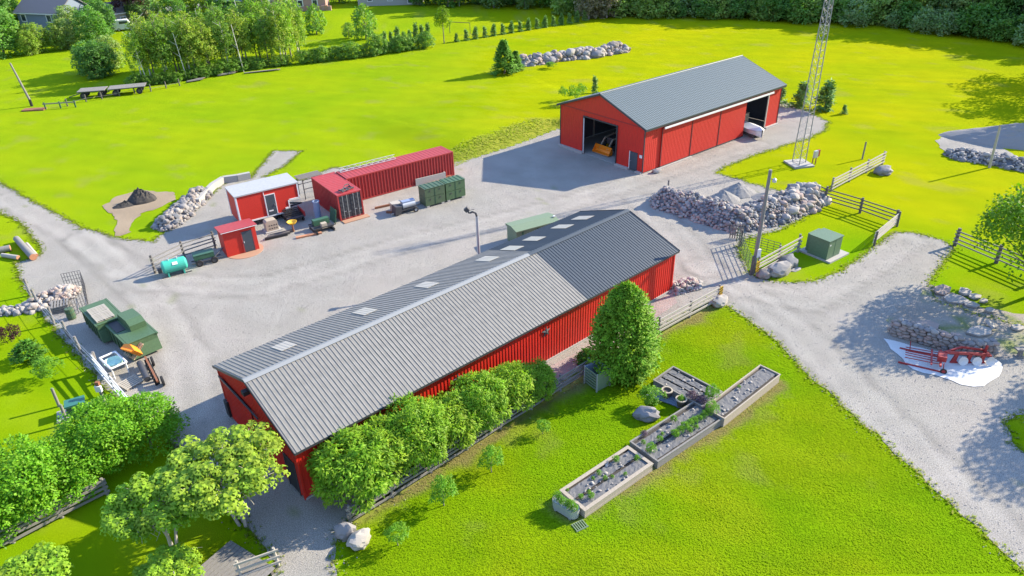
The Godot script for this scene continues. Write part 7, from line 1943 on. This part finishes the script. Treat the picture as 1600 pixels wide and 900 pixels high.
	for i in 16:
		plant("row_pine", nth(i) + " small young pine from the left in the meadow row", "tree", (Vector3(-9.61, 0.00, -143.56)).lerp(Vector3(16.97, 0.00, -162.54), (i + rng.randf_range(-0.3, 0.3)) / 15.0), rng.randf() * TAU, Vector3.ONE * rng.randf_range(0.5, 1.5), wood(405, 1.5, 0.05, 0.3, 4), M.bark, crowns.pine[i % 2], M.needle, "young pines between the meadows")
	for q in [[Vector3(-27.68, 0.00, -148.39), 1.7, "round leafy tree alone in the second meadow"], [Vector3(-38.98, 0.00, -155.15), 1.5, "leafy bush tree left of the round one in second meadow"], [Vector3(-44.25, 0.00, -161.52), 0.9, "small bush near the brick house garden"], [Vector3(-31.44, 0.00, -150.16), 0.8, "thin young tree between the two round trees"]]:
		plant("meadow_tree", q[2], "tree", q[0], q[1], Vector3(1.0, 1.0, 1.0) * q[1] * Vector3(1.2, 1.4, 1.2), wood(406, 1.6, 0.08, 0.7, 6), M.bark, crowns.hedge[0], M.leaf, "trees of the second meadow")
	plant("lime_tree", "bright lime green young tree before the football goal", "tree", Vector3(-11.77, 0.00, -142.63), 0.0, Vector3(0.75, 0.62, 0.75), crowns.poplar_wood, M.bark, crowns.lime, M.leaf)
	var goal := thing("goal_frame", "thin dark goal frame in the second meadow", "goal", Vector3(-11.29, 0.00, -152.76), 0.0)
	tubepart("post", goal, M.iron, Vector3(0, 0, 0), Vector3(0, 2.2, 0), 0.06, 0.06, 6)
	tubepart("crossbar", goal, M.iron, Vector3(0, 2.2, 0), Vector3(4.2, 2.1, 1.2), 0.06, 0.06, 6)
	tubepart("post", goal, M.iron, Vector3(4.2, 0, 1.2), Vector3(4.2, 2.1, 1.2), 0.06, 0.06, 6)
	# trees round the houses at the upper left
	var hts := [[Vector3(-104.96, 0.0, -153.27), 1.1, 0, 0], [Vector3(-129.30, 0.0, -196.08), 1.2, 0, 1], [Vector3(-95.24, 0.0, -141.42), 1.0, 0, 2], [Vector3(-104.92, 0.0, -159.86), 1.1, 4, 0], [Vector3(-90.43, 0.0, -141.96), 0.5, 1, 0], [Vector3(-90.21, 0.0, -144.20), 0.6, 1, 1], [Vector3(-87.16, 0.0, -146.15), 0.55, 1, 2], [Vector3(-116.79, 0.0, -202.17), 1.0, 4, 1], [Vector3(-86.08, 0.0, -147.21), 0.6, 3, 0], [Vector3(-88.15, 0.0, -153.68), 0.75, 3, 1], [Vector3(-106.84, 0.0, -190.67), 1.0, 0, 3], [Vector3(-93.32, 0.0, -169.90), 0.9, 0, 4], [Vector3(-70.85, 0.0, -124.69), 0.55, 0, 5], [Vector3(-81.69, 0.0, -149.08), 0.8, 0, 6], [Vector3(-109.14, 0.0, -205.16), 1.0, 2, 0], [Vector3(-68.11, 0.0, -121.75), 0.62, 4, 2], [Vector3(-84.98, 0.0, -159.96), 0.8, 4, 3], [Vector3(-67.41, 0.0, -123.43), 0.6, 4, 4], [Vector3(-68.31, 0.0, -128.10), 0.6, 3, 2], [Vector3(-103.91, 0.0, -208.68), 1.0, 1, 3], [Vector3(-85.73, 0.0, -176.83), 0.8, 5, 0], [Vector3(-81.27, 0.0, -171.31), 0.9, 2, 1], [Vector3(-85.48, 0.0, -187.36), 0.9, 1, 4], [Vector3(-89.96, 0.0, -208.56), 0.9, 1, 5], [Vector3(-74.56, 0.0, -171.94), 0.7, 0, 7], [Vector3(-71.58, 0.0, -178.12), 0.95, 1, 6], [Vector3(-65.26, 0.0, -177.17), 0.8, 0, 8], [Vector3(-58.73, 0.0, -181.42), 0.8, 1, 7], [Vector3(-59.32, 0.0, -196.92), 0.8, 1, 8], [Vector3(-50.65, 0.0, -171.69), 0.6, 5, 1], [Vector3(-47.58, 0.0, -166.49), 0.5, 2, 2], [Vector3(-42.80, 0.0, -198.37), 0.9, 0, 9], [Vector3(-36.34, 0.0, -199.43), 0.8, 1, 9], [Vector3(-21.31, 0.0, -190.64), 0.8, 0, 10], [Vector3(-17.42, 0.0, -192.02), 0.9, 4, 5]]
	for q in hts:
		plant("garden_tree", nth(q[3]) + " " + kinds[q[2]] + " from the left among the houses at the upper left", "tree", q[0], rng.randf() * TAU, Vector3.ONE * q[1] * Vector3(1.0, 0.8, 1.0), crowns.forest_wood, M.bark, crowns.forest[q[2]], M.leaf, "garden trees by the houses")
	plant("copper_beech", "dark purple-leaved tree behind the grove among houses", "tree", Vector3(-83.01, 0.0, -169.99), 0.0, Vector3(1.0, 0.95, 1.0), crowns.forest_wood, M.bark, crowns.copper, M.leaf)
	# houses
	house("blue_house", "blue-grey two-storey house with white framed windows", Vector3(-100.84, 0.0, -157.96), -0.3, 11.0, 8.0, 5.6, 8.2, M.house_blue, M.shingle, [[0, 1.6, 4.4, 1.0, 1.2], [0, 8.2, 4.4, 1.0, 1.2], [0, 3.2, 1.5, 1.2, 1.4], [0, 8.6, 1.6, 1.2, 1.3], [1, 4.0, 4.2, 1.0, 1.2]])
	house("beige_house", "small beige house with grey shingle roof left of grove", Vector3(-85.95, 0.0, -167.34), 0.9, 7.0, 6.0, 3.4, 5.2, M.house_beige, M.shingle, [[0, 2.0, 1.8, 1.0, 1.0], [0, 5.0, 1.8, 1.0, 1.0], [1, 3.0, 1.9, 1.0, 1.0]])
	house("blue_roof_house", "long house with blue-grey roof behind the left grove", Vector3(-70.33, 0.0, -181.41), 0.15, 14.0, 9.0, 3.4, 6.2, M.house_blue, M.shingle_blue, [[0, 2.0, 1.8, 1.2, 1.2], [0, 6.0, 1.8, 1.2, 1.2], [0, 11.0, 1.6, 2.2, 2.0]])
	house("brick_house", "brown brick house with garden wall at the top edge", Vector3(-51.58, 0.0, -185.80), 0.1, 8.0, 8.0, 3.6, 6.0, M.house_stone, M.shingle, [[0, 2.0, 1.8, 1.0, 1.2], [0, 5.5, 1.8, 1.0, 1.2]])
	house("stone_building", "long grey stone building at top edge above second meadow", Vector3(-36.58, 0.0, -191.14), 0.02, 16.0, 8.0, 3.2, 5.4, M.concrete, M.shingle, [[0, 3.0, 1.7, 1.0, 1.0], [0, 8.0, 1.7, 1.0, 1.0], [0, 13.0, 1.5, 1.0, 2.0]])
	var vans := [["camper_van", "white camper parked right of the blue roofed house", Vector3(-60.05, 0.00, -191.97), 0.3, 5.5], ["white_van", "white van parked in front of the blue roofed house", Vector3(-69.37, 0.00, -181.26), 0.2, 4.8], ["white_van", "white van parked beside the beige house", Vector3(-85.29, 0.00, -165.01), 0.4, 4.2], ["parked_car", "pale blue car half hidden under trees of far wood", Vector3(97.77, 0.00, -150.63), 0.2, 4.2]]
	for q in vans: vehicle(q[0], q[1], q[2], q[3], q[4], M.blue_grey if q[0] == "parked_car" else M.white, 2.3 if q[0] != "parked_car" else 1.4)
	var wall := thing("garden_wall", "low brown garden wall in front of the brick house", "wall", Vector3(-49.87, 0.00, -186.47))
	for i in 10: boxpart("block", wall, M.house_stone if i % 2 else M.brick_pave, Vector3(i * 0.8, 0.5, 0.3), Vector3(0.78, 1.0 + 0.2 * (i % 3), 0.6))
	var play := thing("play_frame", "wooden play frame at the top edge of second meadow", "play frame", Vector3(-13.98, 0.00, -188.43), 0.2)
	for x in [0.0, 2.6]:
		for z in [0.0, 1.6]: boxpart("post", play, M.wood_pale, Vector3(x, 1.1, z), Vector3(0.16, 2.2, 0.16))
	boxpart("deck", play, M.timber_red, Vector3(1.3, 1.2, 0.8), Vector3(2.8, 0.12, 1.8)); boxpart("roof", play, M.timber_red, Vector3(1.3, 2.3, 0.8), Vector3(3.0, 0.12, 2.0))
	# hay wagons and timber at the far left fence
	for q in [["nearer flat hay wagon with grey boards at the far fence", Vector3(-62.63, 0.00, -109.74), 0.22, 3.8], ["larger hay wagon with pale boards right of the first", Vector3(-58.00, 0.00, -111.11), 0.3, 5.2]]:
		var t := thing("hay_wagon", q[0], "wagon", q[1], q[2], "hay wagons")
		for i in 7: boxpart("deck_board", t, M.wood_grey, Vector3(0, 1.1, -1.05 + i * 0.35), Vector3(q[3], 0.08, 0.33))
		for z in [-0.8, 0.8]: boxpart("side_beam", t, M.wood_dark, Vector3(0, 0.98, z), Vector3(q[3], 0.16, 0.12))
		for x in [-q[3] * 0.32, q[3] * 0.32]:
			for z in [-0.95, 0.95]: wheel(t, Vector3(x, 0.45, z), 0.45, 0.22, M.iron)
		var tg := MB.new()
		tg.bar(Vector3(-q[3] / 2, 0.6, 0), Vector3(-q[3] / 2 - 1.6, 0.2, 0), 0.12, 0.12)
		part("tongue", tg, M.iron, t)
	for q in [[Vector3(-51.13, 0.00, -117.44), Vector3(-49.39, 0.00, -118.92), "left heap of grey boards before the grove", 6], [Vector3(-47.26, 0.00, -121.26), Vector3(-45.43, 0.00, -122.83), "middle heap of grey boards before the grove", 6], [Vector3(-43.43, 0.00, -122.61), Vector3(-38.53, 0.00, -124.33), "long low stack of boards at right end of grove", 3]]:
		var t := thing("board_stack", q[2], "boards", q[0], 0.0, "board stacks before the grove")
		for i in q[3]:
			var b := MB.new()
			b.bar(Vector3(rng.randf_range(-0.4, 0.4), 0.1 + 0.1 * (i / 2), (i % 3) * 0.4), (q[1] as Vector3) - q[0] + Vector3(rng.randf_range(-0.4, 0.4), 0.14 + 0.12 * (i / 2), (i % 3) * 0.4), 0.3, 0.08)
			part("board", b, M.wood_grey if i % 3 else M.timber_red, t)
	var rl := thing("green_rail", "short green rail on posts beside the far left pole", "rail", Vector3(-66.46, 0.00, -103.25), 0.18)
	for i in 3: boxpart("post", rl, M.green_dark, Vector3(i * 2.0, 0.5, 0), Vector3(0.16, 1.0, 0.16))
	boxpart("rail", rl, M.wood_grey, Vector3(2.0, 0.8, 0.1), Vector3(4.4, 0.16, 0.06))
	whole("earth_bed", boxmesh(Vector3(3.0, 0.2, 1.2)), M.rust, "reddish earth bed at the foot of far left pole", "bed", Transform3D(Basis(Vector3.UP, 0.1), Vector3(-68.02, 0.00, -103.07) + Vector3(0, 0.08, 0)))


func vehicle(called: String, label: String, at: Vector3, turn: float, L: float, m: Material, h: float) -> void:
	var t := thing(called, label, "vehicle", at, turn, "parked vehicles")
	var b := MB.new()
	b.prism([Vector2(0, 0.4), Vector2(L, 0.4), Vector2(L, h * 0.55), Vector2(L - 0.7, h * 0.6), Vector2(L - 1.3, h), Vector2(0.3, h), Vector2(0, h * 0.7)], -1.0, 1.0)
	part("body", b, m, t)
	boxpart("side_window", t, M.glass, Vector3(L * 0.5, h * 0.78, 1.01), Vector3(L * 0.4, h * 0.22, 0.04))
	for x in [0.9, L - 0.9]:
		for z in [-0.9, 0.9]: wheel(t, Vector3(x, 0.34, z), 0.34, 0.22, M.galv)

func _ready() -> void:
	# camera: drone at 27.9 m, looking 30 degrees down
	var cam := Camera3D.new()
	cam.name = "camera"
	add_child(cam)
	cam.transform = Transform3D(Basis(Vector3.RIGHT, deg_to_rad(-30.02)) * Basis(Vector3(0, 0, 1), deg_to_rad(-1.502)), Vector3(0, 27.908, 0))
	cam.fov = 43.76
	cam.far = 2500.0
	cam.current = true
	# sky and exposure
	var env := Environment.new()
	env.background_mode = Environment.BG_SKY
	var sky := ProceduralSkyMaterial.new()
	sky.sky_top_color = Color(0.42, 0.55, 0.76)
	sky.sky_horizon_color = Color(0.82, 0.86, 0.90)
	sky.ground_horizon_color = Color(0.45, 0.50, 0.40)
	sky.ground_bottom_color = Color(0.20, 0.24, 0.12)
	sky.sky_energy_multiplier = 1.0
	env.sky = Sky.new()
	env.sky.sky_material = sky
	env.tonemap_mode = Environment.TONE_MAPPER_LINEAR
	env.tonemap_exposure = 2.75
	env.sdfgi_enabled = true
	env.ssao_enabled = true
	env.ssil_enabled = true
	var we := WorldEnvironment.new()
	we.name = "environment"
	we.environment = env
	add_child(we)
	# low warm sun from the right, a little beyond the yard
	var sun := DirectionalLight3D.new()
	sun.name = "sun"
	add_child(sun)
	var az := deg_to_rad(24.0)
	var el := deg_to_rad(27.8)
	sun.look_at_from_position(Vector3(cos(az) * cos(el), sin(el), -sin(az) * cos(el)) * 50.0, Vector3.ZERO)
	sun.light_energy = 1.5
	sun.light_color = Color(1.0, 0.95, 0.86)
	sun.light_angular_distance = 0.53
	sun.shadow_enabled = true

	rng.seed = 1
	patch_noise.frequency = 0.05
	patch_noise.fractal_octaves = 3
	patch_noise.seed = 5
	edge_noise.frequency = 0.08
	edge_noise.seed = 6
	make_materials()
	make_rocks()
	make_crowns()
	crowns.copper = leafy(96, Vector3(3.3, 4.6, 3.3), 6.4, 170, 22, 0.42, Color(0.06, 0.02, 0.025), 0.2, 0.62)
	crowns.lime = leafy(97, Vector3(1.9, 4.0, 1.9), 6.6, 190, 17, 0.30, Color(0.20, 0.32, 0.01), 0.45, 0.6)
	crowns.edge = []
	for k in 4: crowns.edge.append(leafy(85 + k, Vector3(1.2, 1.3, 1.2), 1.25, 90, 18, 0.26, [Color(0.20, 0.36, 0.07), Color(0.30, 0.43, 0.10), Color(0.14, 0.29, 0.06), Color(0.27, 0.38, 0.15)][k], 0.25, 0.5, 0.35, -0.95))
	M.blade = leafmat(0.8)
	M.blade.metallic_specular = 0.05
	M.blade.backlight = Color(0.6, 0.7, 0.1)
	make_ground()
	make_surfaces()
	make_long_barn()
	make_pole_barn()
	make_containers()
	make_trailer()
	make_fences()
	make_poles()
	make_tank_and_left()
	make_stones()
	make_planting()
	make_beds()
	make_far()
	make_tufts()
